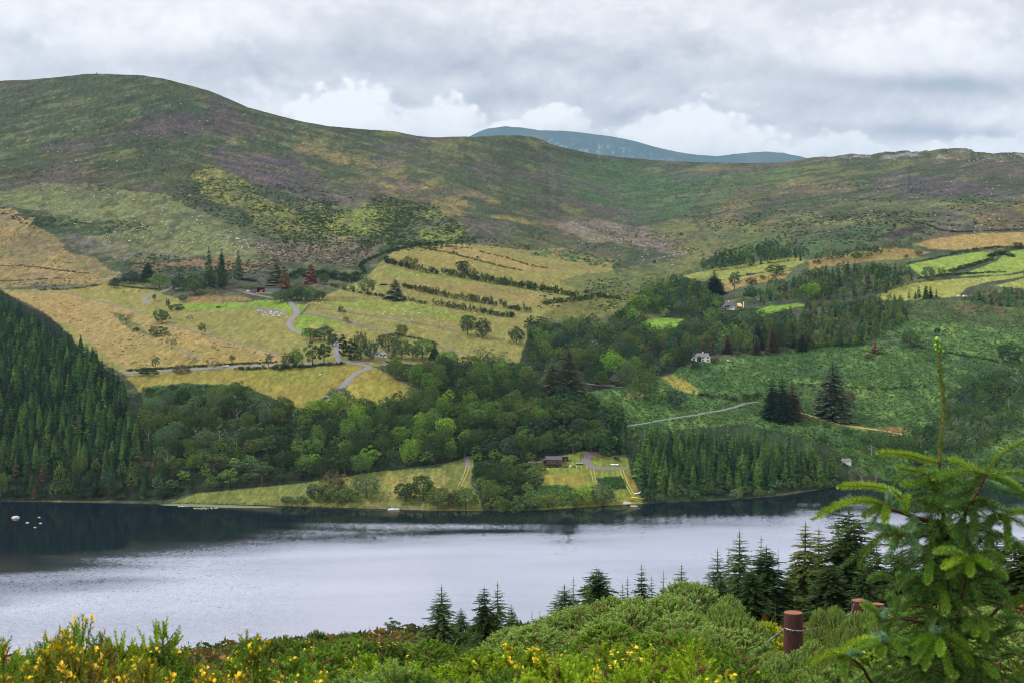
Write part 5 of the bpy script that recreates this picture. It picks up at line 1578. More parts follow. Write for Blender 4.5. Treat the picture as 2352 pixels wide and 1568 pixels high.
# ------------------------------------------------------------------ buildings
M_WHITE = material('white_render', (.78, .77, .74), 0.85, 0.06, 1.5)
M_CREAM = material('cream_render', (.72, .66, .56), 0.85, 0.06, 1.5)
M_SLATE = material('dark_slate', lin(78, 76, 84), 0.7, 0.2, 2.0)
M_SLATE2 = material('grey_slate', lin(112, 112, 116), 0.7, 0.2, 2.0)
M_GLASS = material('window_glass', (.02, .025, .03), 0.08, 0.1, 1.0, spec=0.6)
M_TIMBER = material('weathered_timber', lin(120, 96, 74), 0.9, 0.3, 2.0)
M_DKTIMBER = material('dark_timber', lin(62, 52, 46), 0.9, 0.25, 2.0)
M_NEWTIMBER = material('new_timber', lin(214, 180, 120), 0.85, 0.2, 1.5)
M_STEEL = material('grey_sheet_metal', lin(112, 114, 112), 0.6, 0.1, 1.0)
M_BLACK = material('black_rubber', (.012, .012, .013), 0.7, 0.2, 3.0)
M_RED = material('red_door', lin(130, 60, 46), 0.7, 0.15, 2.0)
M_ORANGE = material('orange_paint', lin(226, 110, 66), 0.5, 0.08, 2.0)
M_YELLOW = material('yellow_plastic', lin(232, 206, 60), 0.5, 0.05, 2.0)
M_SILVER = material('silver_car_paint', lin(196, 212, 216), 0.3, 0.05, 1.0, metal=.3)
M_DARKCAR = material('dark_car_paint', lin(36, 42, 56), 0.3, 0.1, 1.0)
M_WCAR = material('white_car_paint', (.78, .79, .80), 0.3, 0.04, 1.0)
M_BOATW = material('white_boat_hull', (.80, .80, .78), 0.4, 0.06, 1.5)
M_BOATR = material('faded_red_hull', lin(170, 96, 88), 0.6, 0.2, 1.5)
M_TARP = material('blue_tank', lin(70, 90, 150), 0.5, 0.1, 1.0)


def root(name, px, py, rz, label, cat, lift=0.0):
    p = at(px, py, lift)
    return tag(empty(name, p, rz), label, cat)


def add_window(par, x, y, z, w, h, face='y', fmat=None):
    """window with frame and pane on a wall whose outside faces -y (or +x)"""
    f = MB(); g = MB()
    t = .09
    if face == 'y':
        for (a0, a1, b0, b1) in ((x - w / 2 - t, x + w / 2 + t, z + h / 2, z + h / 2 + t), (x - w / 2 - t, x + w / 2 + t, z - h / 2 - t, z - h / 2), (x - w / 2 - t, x - w / 2, z - h / 2, z + h / 2), (x + w / 2, x + w / 2 + t, z - h / 2, z + h / 2)):
            f.box(a0, a1, y - .08, y + .05, b0, b1)
        g.box(x - w / 2, x + w / 2, y - .03, y + .04, z - h / 2, z + h / 2)
    else:
        for (a0, a1, b0, b1) in ((y - w / 2 - t, y + w / 2 + t, z + h / 2, z + h / 2 + t), (y - w / 2 - t, y + w / 2 + t, z - h / 2 - t, z - h / 2), (y - w / 2 - t, y - w / 2, z - h / 2, z + h / 2), (y + w / 2, y + w / 2 + t, z - h / 2, z + h / 2)):
            f.box(x - .05, x + .08, a0, a1, b0, b1)
        g.box(x - .04, x + .03, y - w / 2, y + w / 2, z - h / 2, z + h / 2)
    fr = f.build('window', fmat or M_WHITE, par)
    g.build('pane', M_GLASS, fr)
    return fr


def gable_x(par, x0, x1, y0, y1, h, rh, wm, rm, ov=.35, base=-1.5, th=.18, names=('wall', 'roof')):
    """gabled block, ridge along x"""
    ym = (y0 + y1) / 2
    MB().add([(x, y, z) for x in (x0, x1) for (y, z) in ((y0, base), (y1, base), (y1, h), (ym, h + rh), (y0, h))],
             [(4, 3, 2, 1, 0), (5, 6, 7, 8, 9), (0, 1, 6, 5), (1, 2, 7, 6), (2, 3, 8, 7), (3, 4, 9, 8), (4, 0, 5, 9)]).build(names[0], wm, par)
    sl = rh / (ym - y0)
    m = MB()
    for s in (-1, 1):
        ye = y0 - ov if s < 0 else y1 + ov
        ze = h - ov * sl
        q = [(ye, ze + .03), (ym, h + rh + .03), (ym, h + rh + .03 + th), (ye, ze + .03 + th)]
        m.add([(x, y, z) for x in (x0 - ov, x1 + ov) for (y, z) in q], [(0, 1, 2, 3), (7, 6, 5, 4), (0, 4, 5, 1), (1, 5, 6, 2), (2, 6, 7, 3), (3, 7, 4, 0)])
    return m.build(names[1], rm, par)


def gable_y(par, x0, x1, y0, y1, h, rh, wm, rm, ov=.3, base=-1.5, th=.18, names=('wall', 'roof')):
    """gabled block, ridge along y (gable faces the viewer)"""
    xm = (x0 + x1) / 2
    MB().prism([(x0, base), (x1, base), (x1, h), (xm, h + rh), (x0, h)], y0, y1).build(names[0], wm, par)
    sl = rh / (xm - x0)
    m = MB()
    for s in (-1, 1):
        xe = x0 - ov if s < 0 else x1 + ov
        ze = h - ov * sl
        m.prism([(xe, ze + .03), (xm, h + rh + .03), (xm, h + rh + .03 + th), (xe, ze + .03 + th)], y0 - ov, y1 + ov)
    return m.build(names[1], rm, par)


def chimney(par, x, y, z0, z1, mat, w=.7):
    c = MB().box(x - w / 2, x + w / 2, y - w / 2, y + w / 2, z0, z1).box(x - w * .6, x + w * .6, y - w * .6, y + w * .6, z1, z1 + .15).build('chimney', mat, par)
    MB().tube([(x, y, z1 + .15), (x, y, z1 + .55)], .14, 6).build('chimney_pot', M_RED, c)
    return c


# white cottage by the road
h = root('cottage', 877, 820, math.radians(4), 'white gabled cottage half hidden by dark trees at the road bend', 'house')
rf = gable_y(h, -1.8, 4.0, 0, 9, 2.5, 2.9, M_WHITE, M_SLATE2)
gable_x(h, -9.5, -1.8, 2, 8, 2.3, 2.2, M_WHITE, M_SLATE2, names=('side_wall', 'side_roof'))
gable_y(h, -11.2, -8.2, -.6, 4, 2.2, 1.6, M_WHITE, M_SLATE2, names=('wing_wall', 'wing_roof'))
add_window(h, -.6, 0, 1.5, 1.3, .95, fmat=M_STEEL); add_window(h, 2.5, 0, 1.6, 1.3, .95, fmat=M_STEEL)
add_window(h, -9.7, -.6, 1.4, 1.1, .9, fmat=M_STEEL)
d_ = MB().box(.7, 1.6, -.06, .02, -.2, 1.9).build('door', M_STEEL, h); MB().box(.8, .9, -.12, -.05, .9, 1.0).build('handle', M_BLACK, d_)

# big farm shed
h = root('farm_shed', 622, 672, math.radians(-4), 'long grey sheet metal farm shed with open bay', 'shed')
MB().box(-6, 8, 0, .25, -1, 4.6).build('front_wall', M_STEEL, h)
MB().box(-6, -5.75, .25, 9, -1, 4.6).box(7.75, 8, .25, 9, -1, 4.6).build('side_wall', M_STEEL, h)
MB().box(-14, 8, 8.75, 9, -1, 5.4).build('back_wall', M_DKTIMBER, h)
MB().box(-14, -13.75, 0.3, 8.75, -1, 4.4).build('end_wall', M_STEEL, h)
MB().add([(-14.3, -.4, 4.62), (8.3, -.4, 4.62), (8.3, 9.3, 5.5), (-14.3, 9.3, 5.5), (-14.3, -.4, 4.85), (8.3, -.4, 4.85), (8.3, 9.3, 5.75), (-14.3, 9.3, 5.75)],
         [(3, 2, 1, 0), (4, 5, 6, 7), (0, 1, 5, 4), (1, 2, 6, 5), (2, 3, 7, 6), (3, 0, 4, 7)]).build('roof', M_DKTIMBER, h)
for x in (-13.6, -9.8): MB().box(x, x + .25, -.1, .15, -1, 4.6).build('post', M_DKTIMBER, h)
MB().box(-13, 6, -6, -.5, -1.2, -.1).build('yard_slab', M_CONC, h)


def excavator(px, py, label):
    t = root('excavator', px, py, math.radians(20), label, 'digger', .3)
    for s in (-1, 1):
        MB().box(-1.6, 1.6, s * .9 - .25, s * .9 + .25, 0, .7).build('track', M_BLACK, t)
    MB().box(-1.5, 1.2, -1.1, 1.1, .75, 1.7).build('body', M_ORANGE, t)
    c = MB().box(.1, 1.3, -1.0, 0, 1.7, 2.7).build('cab', M_ORANGE, t)
    MB().box(.2, 1.34, -1.04, -.1, 1.9, 2.55).build('window', M_GLASS, c)
    MB().tube([(1.2, .3, 1.6), (2.6, .3, 3.6), (3.4, .3, 3.7)], [.25, .22, .2], 6).build('boom', M_ORANGE, t)
    a = MB().tube([(3.4, .3, 3.7), (4.0, .3, 1.6)], [.2, .16], 6).build('arm', M_ORANGE, t)
    MB().box(3.6, 4.3, 0, .6, .9, 1.7).build('bucket', M_DKTIMBER, a)


excavator(600, 673, 'orange tracked digger in front of the open shed bay')
t = tag(MB().blob((0, 0, .8), (1.3, .9, .9), 10, 6).build('oil_tank', M_TARP, None, True), 'blue rounded tank in the yard left of the digger', 'tank'); t.location = at(586, 672)
t = tag(MB().box(-1.6, 1.6, -.9, .9, 0, .9).box(-1.2, .6, -.7, .7, .9, 1.5).build('silage_bale', M_WHITE), 'pale heap of wrapped bales at the left end of the farm yard', 'bale'); t.location = at(570, 670)

# hip roofed house under repair
h = root('villa', 1675, 713, math.radians(-8), 'white house with dark hipped roof and half timbered front in the glen', 'house')
MB().box(-7.3, 7.3, 0, 9, -2, 2.7).build('lower_wall', M_WHITE, h)
MB().box(.4, 7.2, -.15, 8.8, 2.7, 5.0).build('upper_wall', M_WHITE, h)
m = MB()
z0, z1 = 4.3, 8.0
m.add([(-8, -.9, 2.6), (8, -.9, 4.9), (8, 9.8, 4.9), (-8, 9.8, 2.6), (-2.5, 4.5, z1), (2.4, 4.5, z1), (.2, -.9, 4.9), (.2, -.9, 2.6), (-8, 9.8, 2.6)], [(0, 7, 6, 4), (6, 1, 5, 4), (1, 2, 5), (2, 3, 4, 5), (3, 0, 4), (3, 2, 1, 6, 7, 0)])
rf = m.build('roof', M_SLATE, h)
chimney(rf, -.6, 4.6, 7.4, 9.0, M_WHITE, .9)
for x in (2.2, 5.4): add_window(h, x, -.15, 3.9, .9, 1.2, fmat=M_DKTIMBER)
for x in (.9, 3.8, 6.7): MB().box(x - .09, x + .09, -.22, -.12, 2.75, 4.9).build('timber_stud', M_DKTIMBER, h)
MB().box(.4, 7.2, -.24, -.12, 2.55, 2.8).build('timber_rail', M_DKTIMBER, h)
MB().box(5.3, 6.9, -.06, .03, -.6, 1.9).build('door', M_RED, h)
MB().add([(-8, -2.6, 2.0), (.4, -2.6, 2.0), (.4, 0.02, 2.9), (-8, .02, 2.9), (-8, -2.6, 2.15), (.4, -2.6, 2.15), (.4, .02, 3.05), (-8, .02, 3.05)], [(3, 2, 1, 0), (4, 5, 6, 7), (0, 1, 5, 4), (1, 2, 6, 5), (2, 3, 7, 6), (3, 0, 4, 7)]).build('porch_roof', M_SLATE, h)
for x in (-7.6, -5.2, -2.8, -.4): MB().box(x, x + .18, -2.5, -2.3, -1.5, 2.0).build('porch_post', M_DKTIMBER, h)
for x in (-6, -3.4): add_window(h, x, 0, .9, 1.3, 1.2, fmat=M_DKTIMBER)
# its timber framed extension with scaffold
h = root('house_extension', 1698, 711, math.radians(-8), 'half built extension with bare yellow roof timbers beside the white villa', 'building')
MB().box(-2.6, 3.0, 1, 7, -2, 2.5).build('block_wall', M_STEEL, h)
MB().add([(-3, .6, 2.6), (3.4, .6, 2.6), (3.4, 7.4, 2.6), (-3, 7.4, 2.6), (-1.9, 3.2, 6.0), (1.2, 3.2, 6.0), (1.2, 4.8, 6.0), (-1.9, 4.8, 6.0)], [(0, 1, 5, 4), (1, 2, 6, 5), (2, 3, 7, 6), (3, 0, 4, 7), (4, 5, 6, 7), (3, 2, 1, 0)]).build('roof', M_NEWTIMBER, h)
MB().box(3.5, 4.4, 3, 3.9, -2, 7.2).build('chimney', M_WHITE, h)
for x in (-2.8, -1, 1, 3, 4.6):
    MB().tube([(x, -.4, -1.5), (x, -.4, 3.6)], .06, 5).build('scaffold_pole', M_STEEL, h)
for z in (1.4, 2.9): MB().box(-3, 4.8, -.6, .2, z, z + .08).build('scaffold_board', M_TIMBER, h)

# white two-gabled house
h = root('glen_house', 1611, 831, math.radians(6), 'white house with grey slate roof and ivy, lower house of the glen', 'house')
rf = gable_x(h, -6.8, 6.6, 1, 7, 4.2, 2.6, M_WHITE, M_SLATE2)
gable_y(h, 3.0, 7.2, -.6, 4, 4.0, 2.4, M_WHITE, M_SLATE2, names=('gable_wall', 'gable_roof'))
gable_y(h, -7.4, -4.2, -.4, 4, 3.2, 1.7, M_WHITE, M_SLATE2, names=('porch_wall', 'porch_roof'))
chimney(rf, 2.2, 4, 6, 8.0, M_WHITE, .8)
MB().box(-3.0, .2, .75, 1.0, -1, 4.4).blob((-1.5, .9, 2.4), (1.8, .45, 2.4), 10, 8, .15).build('ivy', material('ivy', lin(46, 66, 38), .9, .4, 2), h)
for x, z in ((5.1, 1.2), (5.1, 3.5)): add_window(h, x, -.6, z, 1.3, 1.0, fmat=M_DKTIMBER)
for x, z in ((1.5, 1.2), (1.5, 3.2)): add_window(h, x, 1, z, 1.1, 1.0, fmat=M_DKTIMBER)
for x, z in ((-5.8, 1.0), (-5.8, 2.7)): add_window(h, x, -.4, z, 1.2, .9, fmat=M_DKTIMBER)
for x in (3.6, 4.5, 5.7, 6.6): MB().box(x - .08, x + .08, -.67, -.57, 4.2, 5.0).build('timber_stud', M_DKTIMBER, h)

# lakeside cabin
h = root('lake_cabin', 1272, 1068, math.radians(0), 'timber lakeside cabin with dark roof and raised deck', 'cabin', .2)
MB().box(-4.2, 4.8, 0, 6, -1, 3.2).build('wall', M_TIMBER, h)
MB().add([(-5, -1.0, 3.1), (5.1, -1.0, 3.1), (5.1, 3, 4.9), (-5, 3, 4.9), (5.1, 7, 3.1), (-5, 7, 3.1), (-5, -1.0, 3.35), (5.1, -1.0, 3.35), (5.1, 3, 5.15), (-5, 3, 5.15), (5.1, 7, 3.35), (-5, 7, 3.35)],
         [(0, 3, 2, 1), (3, 5, 4, 2), (6, 7, 8, 9), (9, 8, 10, 11), (0, 1, 7, 6), (4, 5, 11, 10), (1, 2, 8, 7), (2, 4, 10, 8), (0, 6, 9, 3), (3, 9, 11, 5)]).build('roof', M_SLATE, h)
for x in (-2.8, 2.2): add_window(h, x, 0, 1.9, 1.8 if x > 0 else 1.3, 1.0, fmat=M_CREAM)
MB().box(-6.6, 5.1, -2.2, 0, .6, .8).build('deck', M_DKTIMBER, h)
MB().box(-6.6, 5.1, -2.2, -2.1, 1.5, 1.65).box(-6.6, 5.1, -2.2, -2.12, 1.05, 1.15).build('railing', M_DKTIMBER, h)
for x in (-6.5, -3.6, -.8, 2.1, 4.9): MB().box(x - .08, x + .08, -2.22, -2.06, -1.5, 1.6).build('deck_post', M_TIMBER, h)
MB().box(-6.4, -4.25, .4, 4.5, -1, 2.6).build('annex', M_DKTIMBER, h)
MB().add([(-6.8, 0, 2.4), (-4.2, 0, 3.3), (-4.2, 5, 3.3), (-6.8, 5, 2.4), (-6.8, 0, 2.6), (-4.2, 0, 3.5), (-4.2, 5, 3.5), (-6.8, 5, 2.6)], [(3, 2, 1, 0), (4, 5, 6, 7), (0, 1, 5, 4), (1, 2, 6, 5), (2, 3, 7, 6), (3, 0, 4, 7)]).build('annex_roof', M_SLATE, h)
t = root('tool_shed', 1298, 1060, 0, 'small dark wooden shed right of the lakeside cabin', 'shed', .1)
MB().box(-1.7, 1.9, 0, 3, -.6, 2.7).build('wall', M_DKTIMBER, t); MB().box(-1.9, 2.1, -.25, 3.2, 2.72, 2.9).build('roof', M_DKTIMBER, t)
MB().box(-.2, .8, -.08, .02, 0, 1.9).build('door', M_TIMBER, t)

# hidden cottage, long hut, open shed, distant roofs
h = root('stone_cottage', 1409, 874, math.radians(-30), 'grey gabled cottage among trees above the glen track', 'cottage')
gable_y(h, -3, 3, 0, 8, 2.6, 2.4, M_STEEL, M_SLATE)
add_window(h, 0, 0, 1.2, 1.0, .9)
h = root('long_hut', 1725, 632, math.radians(9), 'long low dark hut with a row of white windows in the glen pasture', 'hut')
MB().box(-5, 5, 0, 2.6, -.8, 1.9).build('wall', M_DKTIMBER, h); MB().box(-5.2, 5.2, -.2, 2.8, 1.92, 2.15).build('roof', M_SLATE2, h)
for i in range(7): add_window(h, -4.2 + i * 1.4, 0, 1.1, .9, .6)
h = root('open_shed', 1721, 681, math.radians(4), 'dark open fronted shed above the glen yard', 'shed')
MB().box(-5.5, 5.5, 3.8, 4, -1, 2.7).build('back_wall', M_DKTIMBER, h); MB().box(-5.8, 5.8, -.3, 4.2, 2.72, 2.9).build('roof', M_SLATE, h)
for x in (-5.4, -1.8, 1.8, 5.2): MB().box(x, x + .2, 0, .2, -1, 2.7).build('post', M_DKTIMBER, h)
h = root('boat_house', 1946, 1066, math.radians(15), 'pale roof of a small boat house in trees by the far bay', 'hut')
gable_x(h, -3, 3, 0, 4, 2.2, 1.4, M_WHITE, M_STEEL)
h = root('field_shelter', 880, 656, math.radians(-6), 'low pale roofed shelter behind the big leafy tree', 'shelter')
MB().box(-3.6, 3.6, 2.6, 2.8, -.6, 1.8).build('wall', M_DKTIMBER, h); MB().box(-3.9, 3.9, -.3, 3.1, 1.85, 2.0).build('roof', M_WHITE, h)
for x in (-3.5, 3.3): MB().box(x, x + .15, 0, .15, -.6, 1.85).build('post', M_DKTIMBER, h)
t = tag(MB().box(-4, 4, 0, .3, 0, .8).box(-4, 4, -.1, .4, .8, .95).build('plank_bridge', M_CONC), 'pale plank footbridge glimpsed in the lakeside wood', 'footbridge'); t.location = at(1232, 1063, .3)
t.location = at(1228, 1064, .4)

# ------------------------------------------------------------------ vehicles
def car(px, py, rz, paint, label, suv=False, cat='car', lift=.25):
    t = root('parked_car', px, py, rz, label, cat, lift)
    L, Wd = 2.15, .86
    if suv:
        prof = [(-L, .35), (L, .35), (L, .95), (L * .62, 1.05), (L * .42, 1.75), (-L * .95, 1.78), (-L, 1.0)]
        gl = [(L * .55, 1.1), (L * .40, 1.66), (-L * .9, 1.66), (-L * .93, 1.1)]
    else:
        prof = [(-L, .32), (L, .32), (L * .99, .72), (L * .5, .88), (L * .18, 1.36), (-L * .52, 1.40), (-L * .88, .98), (-L, .85)]
        gl = [(L * .42, .92), (L * .16, 1.30), (-L * .5, 1.33), (-L * .78, .97)]
    MB().prism(prof, -Wd, Wd).build('body', paint, t)
    MB().prism(gl, -Wd - .012, Wd + .012).build('window', M_GLASS, t)
    for sx in (-1.32, 1.32):
        for sy in (-1, 1):
            w = MB().tube([(sx, sy * (Wd - .2), .33), (sx, sy * (Wd + .03), .33)], .33, 12).build('wheel', M_BLACK, t)
            MB().tube([(sx, sy * (Wd + .03), .33), (sx, sy * (Wd + .05), .33)], .19, 8).build('rim', M_STEEL, w)
    for sy in (-.6, .6): MB().box(L - .04, L + .02, sy - .16, sy + .16, .6, .78).build('headlight', M_WHITE, t)
    return t


car(1331, 1066, math.radians(176), M_SILVER, 'silver saloon car parked on the grass by the cabin pole')
car(1417, 1056, math.radians(-55), M_DARKCAR, 'dark blue four by four parked at the end of the gravel', True)
car(519, 842.5, math.radians(172), M_WCAR, 'white car on the main road behind the hedge')
car(502, 708.5, math.radians(10), M_DARKCAR, 'small dark vehicle parked on the farm lawn', True)
car(1705, 688, math.radians(0), M_ORANGE, 'orange and white van in the glen yard under the open shed', True, 'van')
car(1745, 690, math.radians(10), M_WCAR, 'white car, left of two in the glen yard')
car(1775, 688, math.radians(-12), M_SILVER, 'pale grey car, right of two in the glen yard')
car(1681 - 5, 830.5, math.radians(20), M_SILVER, 'pale car at the hedge right of the lower glen house')
t = root('caravan', 409, 666.5, math.radians(4), 'small white caravan beside the large round tree', 'caravan', .2)
MB().prism([(-2.3, .5), (2.3, .5), (2.5, 1.4), (2.1, 2.5), (-2.1, 2.5), (-2.5, 1.4)], -1, 1).build('body', M_WHITE, t)
for x in (-1.4, 0, 1.4): MB().box(x - .45, x + .45, -1.03, -.98, 1.45, 2.05).build('window', M_GLASS, t)
for s in (-1, 1): MB().tube([(0, s * .85, .35), (0, s * 1.0, .35)], .35, 10).build('wheel', M_BLACK, t)
MB().tube([(2.4, 0, .55), (3.4, 0, .5)], .06, 5).build('drawbar', M_STEEL, t)
for i, (px_, py_) in enumerate(((394, 663), (400, 658))):
    t = tag(MB().box(-.45, .45, -.45, .45, -.3, 2.4).box(-.55, .55, -.55, .55, 2.4, 2.6).build('gate_pillar', M_CONC), ('left', 'right')[i] + ' stone gate pillar beside the caravan', 'pillar'); t.location = at(px_, py_)


# ------------------------------------------------------------------ boats and shore things
def hull(L, W, H, keel=.0, n=9):
    """open boat hull: rows of ribs"""
    V, Q = [], []
    prof = [(-1, 1), (-.86, .45), (-.45, .05), (0, 0), (.45, .05), (.86, .45), (1, 1)]
    for i in range(n):
        t = i / (n - 1)
        x = -L / 2 + L * t
        w = W / 2 * (1 - max(0, (t - .45) / .55) ** 2.2) * (.82 + .18 * min(1, t * 4))
        for (u, v) in prof:
            V.append((x, u * max(w, .02), v * H * (1 + .25 * max(0, t - .5))))
    for i in range(n - 1):
        for j in range(6):
            a = i * 7 + j
            Q.append((a, a + 7, a + 8, a + 1))
    Q.append((0, 1, 2, 3, 4, 5, 6))
    return MB().add(V, Q)


def boat(px, py, rz, L, W, H, mat, label, flip=False, onwater=False, tilt=0.0, cat='boat'):
    p = at(px, py, .12)
    if onwater:
        d = CAMH * F / (py - YH); p = Vector(((px - CX) / F * d, d, -.12))
    t = tag(empty('rowing_boat', p, rz), label, cat)
    if flip: t.rotation_euler = (math.pi + tilt, 0, rz); t.location.z += H * 1.05
    else: t.rotation_euler = (tilt, 0, rz)
    hu = hull(L, W, H).build('hull', mat, t, True)
    md = hu.modifiers.new('shell', 'SOLIDIFY'); md.thickness = .05
    for x in (-L * .28, L * .05): MB().box(x - .12, x + .12, -W * .42, W * .42, H * .68, H * .74).build('seat', M_TIMBER, t)
    return t


t = boat(904, 1171, math.radians(4), 6.6, 2.2, 1.0, M_BOATW, 'white motor boat moored off the grassy landing', onwater=True, cat='motor boat')
MB().prism([(-2.6, .75), (1.2, .75), (.6, 1.15), (-2.6, 1.0)], -.95, .95).build('deck', M_BOATW, t)
MB().add([(.7, -.8, 1.1), (.7, .8, 1.1), (.2, .7, 1.65), (.2, -.7, 1.65)], [(0, 1, 2, 3)]).build('windscreen', M_GLASS, t)
MB().box(-3.5, -3.05, -.25, .25, .2, 1.5).build('outboard_motor', M_BLACK, t)
for y in (-.5, .5): MB().box(-1.2, -.6, y - .25, y + .25, 1.0, 1.6).build('pilot_seat', M_CREAM, t)
boat(1409, 1067.5, math.radians(-35), 3.6, 1.4, .55, M_BOATW, 'white upturned dinghy, left of two on the drive island', True)
boat(1419, 1068, math.radians(60), 3.8, 1.5, .6, M_BOATW, 'white dinghy tipped on its side, right of two on the drive island', True, tilt=.5)
boat(1389, 1046, math.radians(-25), 3.4, 1.3, .5, M_BOATW, 'pale small boat left at the edge of the gravel', False)
boat(1450, 1148, math.radians(-60), 4.4, 1.6, .6, M_BOATR, 'red and white dinghy pulled up by the slipway')
boat(1464, 1134, math.radians(20), 3.6, 1.5, .6, M_BOATW, 'white dinghy standing on the grass behind the yellow kayak', True)
boat(1470, 1131, math.radians(70), 3.0, 1.3, .5, M_BOATW, 'small white dinghy leaning at the hedge by the slipway', True)
boat(1456, 1162, math.radians(-8), 4.2, 1.5, .5, M_BOATW, 'white boat lying half in the water at the slipway', onwater=True)
boat(1458, 1143, math.radians(8), 3.9, .9, .4, M_YELLOW, 'yellow kayak on a rack by the slipway', True, cat='kayak')
t = tag(MB().tube([(0, 0, 0), (0, 0, 5.5)], [.06, .04], 6).build('boat_mast', M_STEEL), 'thin pale mast standing by the beached boats', 'mast'); t.location = at(1460, 1140)
t = root('boat_rack', 1468, 1146, math.radians(-4), 'low wooden boat rack by the slipway', 'rack')
for y in (-.6, .6): MB().box(-3, 3, y - .1, y + .1, .4, .6).build('rail', M_NEWTIMBER, t)
for x in (-2.6, 0, 2.6): MB().box(x - .1, x + .1, -.7, .7, -.3, .4).build('bearer', M_TIMBER, t)
t = root('trailer', 1423, 1146, math.radians(-10), 'grey empty boat trailer on the mown shore', 'trailer', .1)
MB().box(-2, 2, -.7, -.6, .4, .55).box(-2, 2, .6, .7, .4, .55).box(-2, -1.9, -.6, .6, .4, .55).build('frame', M_STEEL, t)
for y in (-.85, .85): MB().tube([(0, y - .08, .3), (0, y + .08, .3)], .3, 10).build('wheel', M_BLACK, t)
# pontoon
d = CAMH * F / (1156 - YH)
t = tag(empty('pontoon', ((622 - CX) / F * d, d, 0), 0), 'small floating pontoon with pale deck at the meadow shore', 'pontoon')
MB().box(-3.4, 3.4, -1.1, 1.1, .25, .45).build('deck', M_BOATR, t)
for x in (-2.4, 0, 2.4): MB().box(x - .6, x + .6, -1.0, 1.0, -.2, .25).build('float', M_STEEL, t)
MB().tube([(2.9, .8, 0), (2.9, .8, 2.4)], .07, 6).build('mooring_post', M_DKTIMBER, t)
MB().box(-1.6, -.6, -.3, .3, .45, .9).build('locker', M_CREAM, t)
# far bay boat
boat(2062, 1133, math.radians(10), 4.6, 1.6, .7, M_BOATW, 'tiny white boat in the far bay behind the spruce', onwater=True)
# cabin garden bits
t = tag(MB().box(-.7, .7, -.05, .05, .5, 1.6).box(-.6, -.5, -.04, .04, -.4, .5).box(.5, .6, -.04, .04, -.4, .5).build('notice_board', M_WHITE), 'white notice board at the cabin hedge', 'board'); t.location = at(1310, 1073.5)
for i, px_ in enumerate((1257, 1260.5)):
    t = tag(MB().tube([(0, 0, -.1), (0, 0, .9)], .32, 10).build('barrel', M_YELLOW), ('left', 'right')[i] + ' yellow barrel below the cabin deck', 'barrel'); t.location = at(px_, 1077)
for i, (px_, py_) in enumerate(((1324, 1072), (1336, 1072), (1348, 1071.5), (1343, 1050))):
    t = tag(MB().tube([(0, 0, -.1), (0, 0, .55), (0, 0, .75)], [.16, .16, .05], 8).build('marker_post', M_WHITE), ('first', 'second', 'third', 'far')[i] + ' short white marker post on the cabin lawn', 'post'); t.location = at(px_, py_)


# ------------------------------------------------------------------ poles, gate, cairn, animals, boulders
def pole(px, py, hpx, label, arm=True):
    p = at(px, py)
    hh = hpx * p.y / F
    t = tag(empty('utility_pole', p), label, 'pole')
    MB().tube([(0, 0, -.4), (0, 0, hh)], [.16, .11], 7).build('post', M_TIMBER, t)
    if arm:
        MB().box(-.8, .8, -.06, .06, hh - .6, hh - .45).build('crossarm', M_TIMBER, t)


pole(850, 727, 26, 'thin utility pole on the upper sheep wall')
pole(1009, 750, 25, 'thin utility pole right of the sheep')
pole(1029, 802, 18, 'utility pole above the short stone wall')
pole(634, 804, 19, 'utility pole in the pale field left of the road')
pole(959, 900, 19, 'utility pole at the edge of the lower wood')
pole(848.5, 830, 24, 'utility pole in front of the white cottage')
pole(1320.6, 1071, 37, 'tall pole beside the silver car at the cabin', False)
pole(1872, 700, 14, 'utility pole in the glen yard')
t = root('field_gate', 812, 833, math.radians(-12), 'grey metal field gate at the road junction', 'gate', .1)
for z in (.25, .55, .85, 1.15): MB().box(-2, 2, -.03, .03, z, z + .09).build('bar', M_STEEL, t)
for x in (-2.1, 2.1): MB().box(x - .1, x + .1, -.1, .1, -.3, 1.4).build('gate_post', M_TIMBER, t)
t = root('cairn', 222, 171, 0, 'tiny stone cairn on the summit of the left hill', 'cairn', -.5)
MB().blob((0, 0, .5), (3.5, 2.5, 1.6), 10, 6, .15).build('stone_base', M_STONE, t); MB().blob((0, 0, 2.4), (.8, .8, 1.6), 8, 6, .15).build('stone_pillar', M_STONE, t)

M_WOOL = material('wool', (.70, .68, .60), 0.95, 0.08, 2.0)
M_HORSE = [material('bay_coat', lin(96, 62, 42), .8, .15, 2), material('grey_coat', lin(176, 166, 150), .8, .1, 2), material('black_coat', lin(36, 32, 34), .8, .1, 2)]


def sheep_mesh():
    m = MB().blob((0, 0, .62), (.62, .30, .33), 10, 7, .05)
    m.blob((.70, 0, .70), (.18, .11, .13), 7, 5)
    for x in (-.38, .38):
        for y in (-.16, .16): m.tube([(x, y, .5), (x, y, 0)], [.06, .04], 5)
    return m.mesh('sheep')


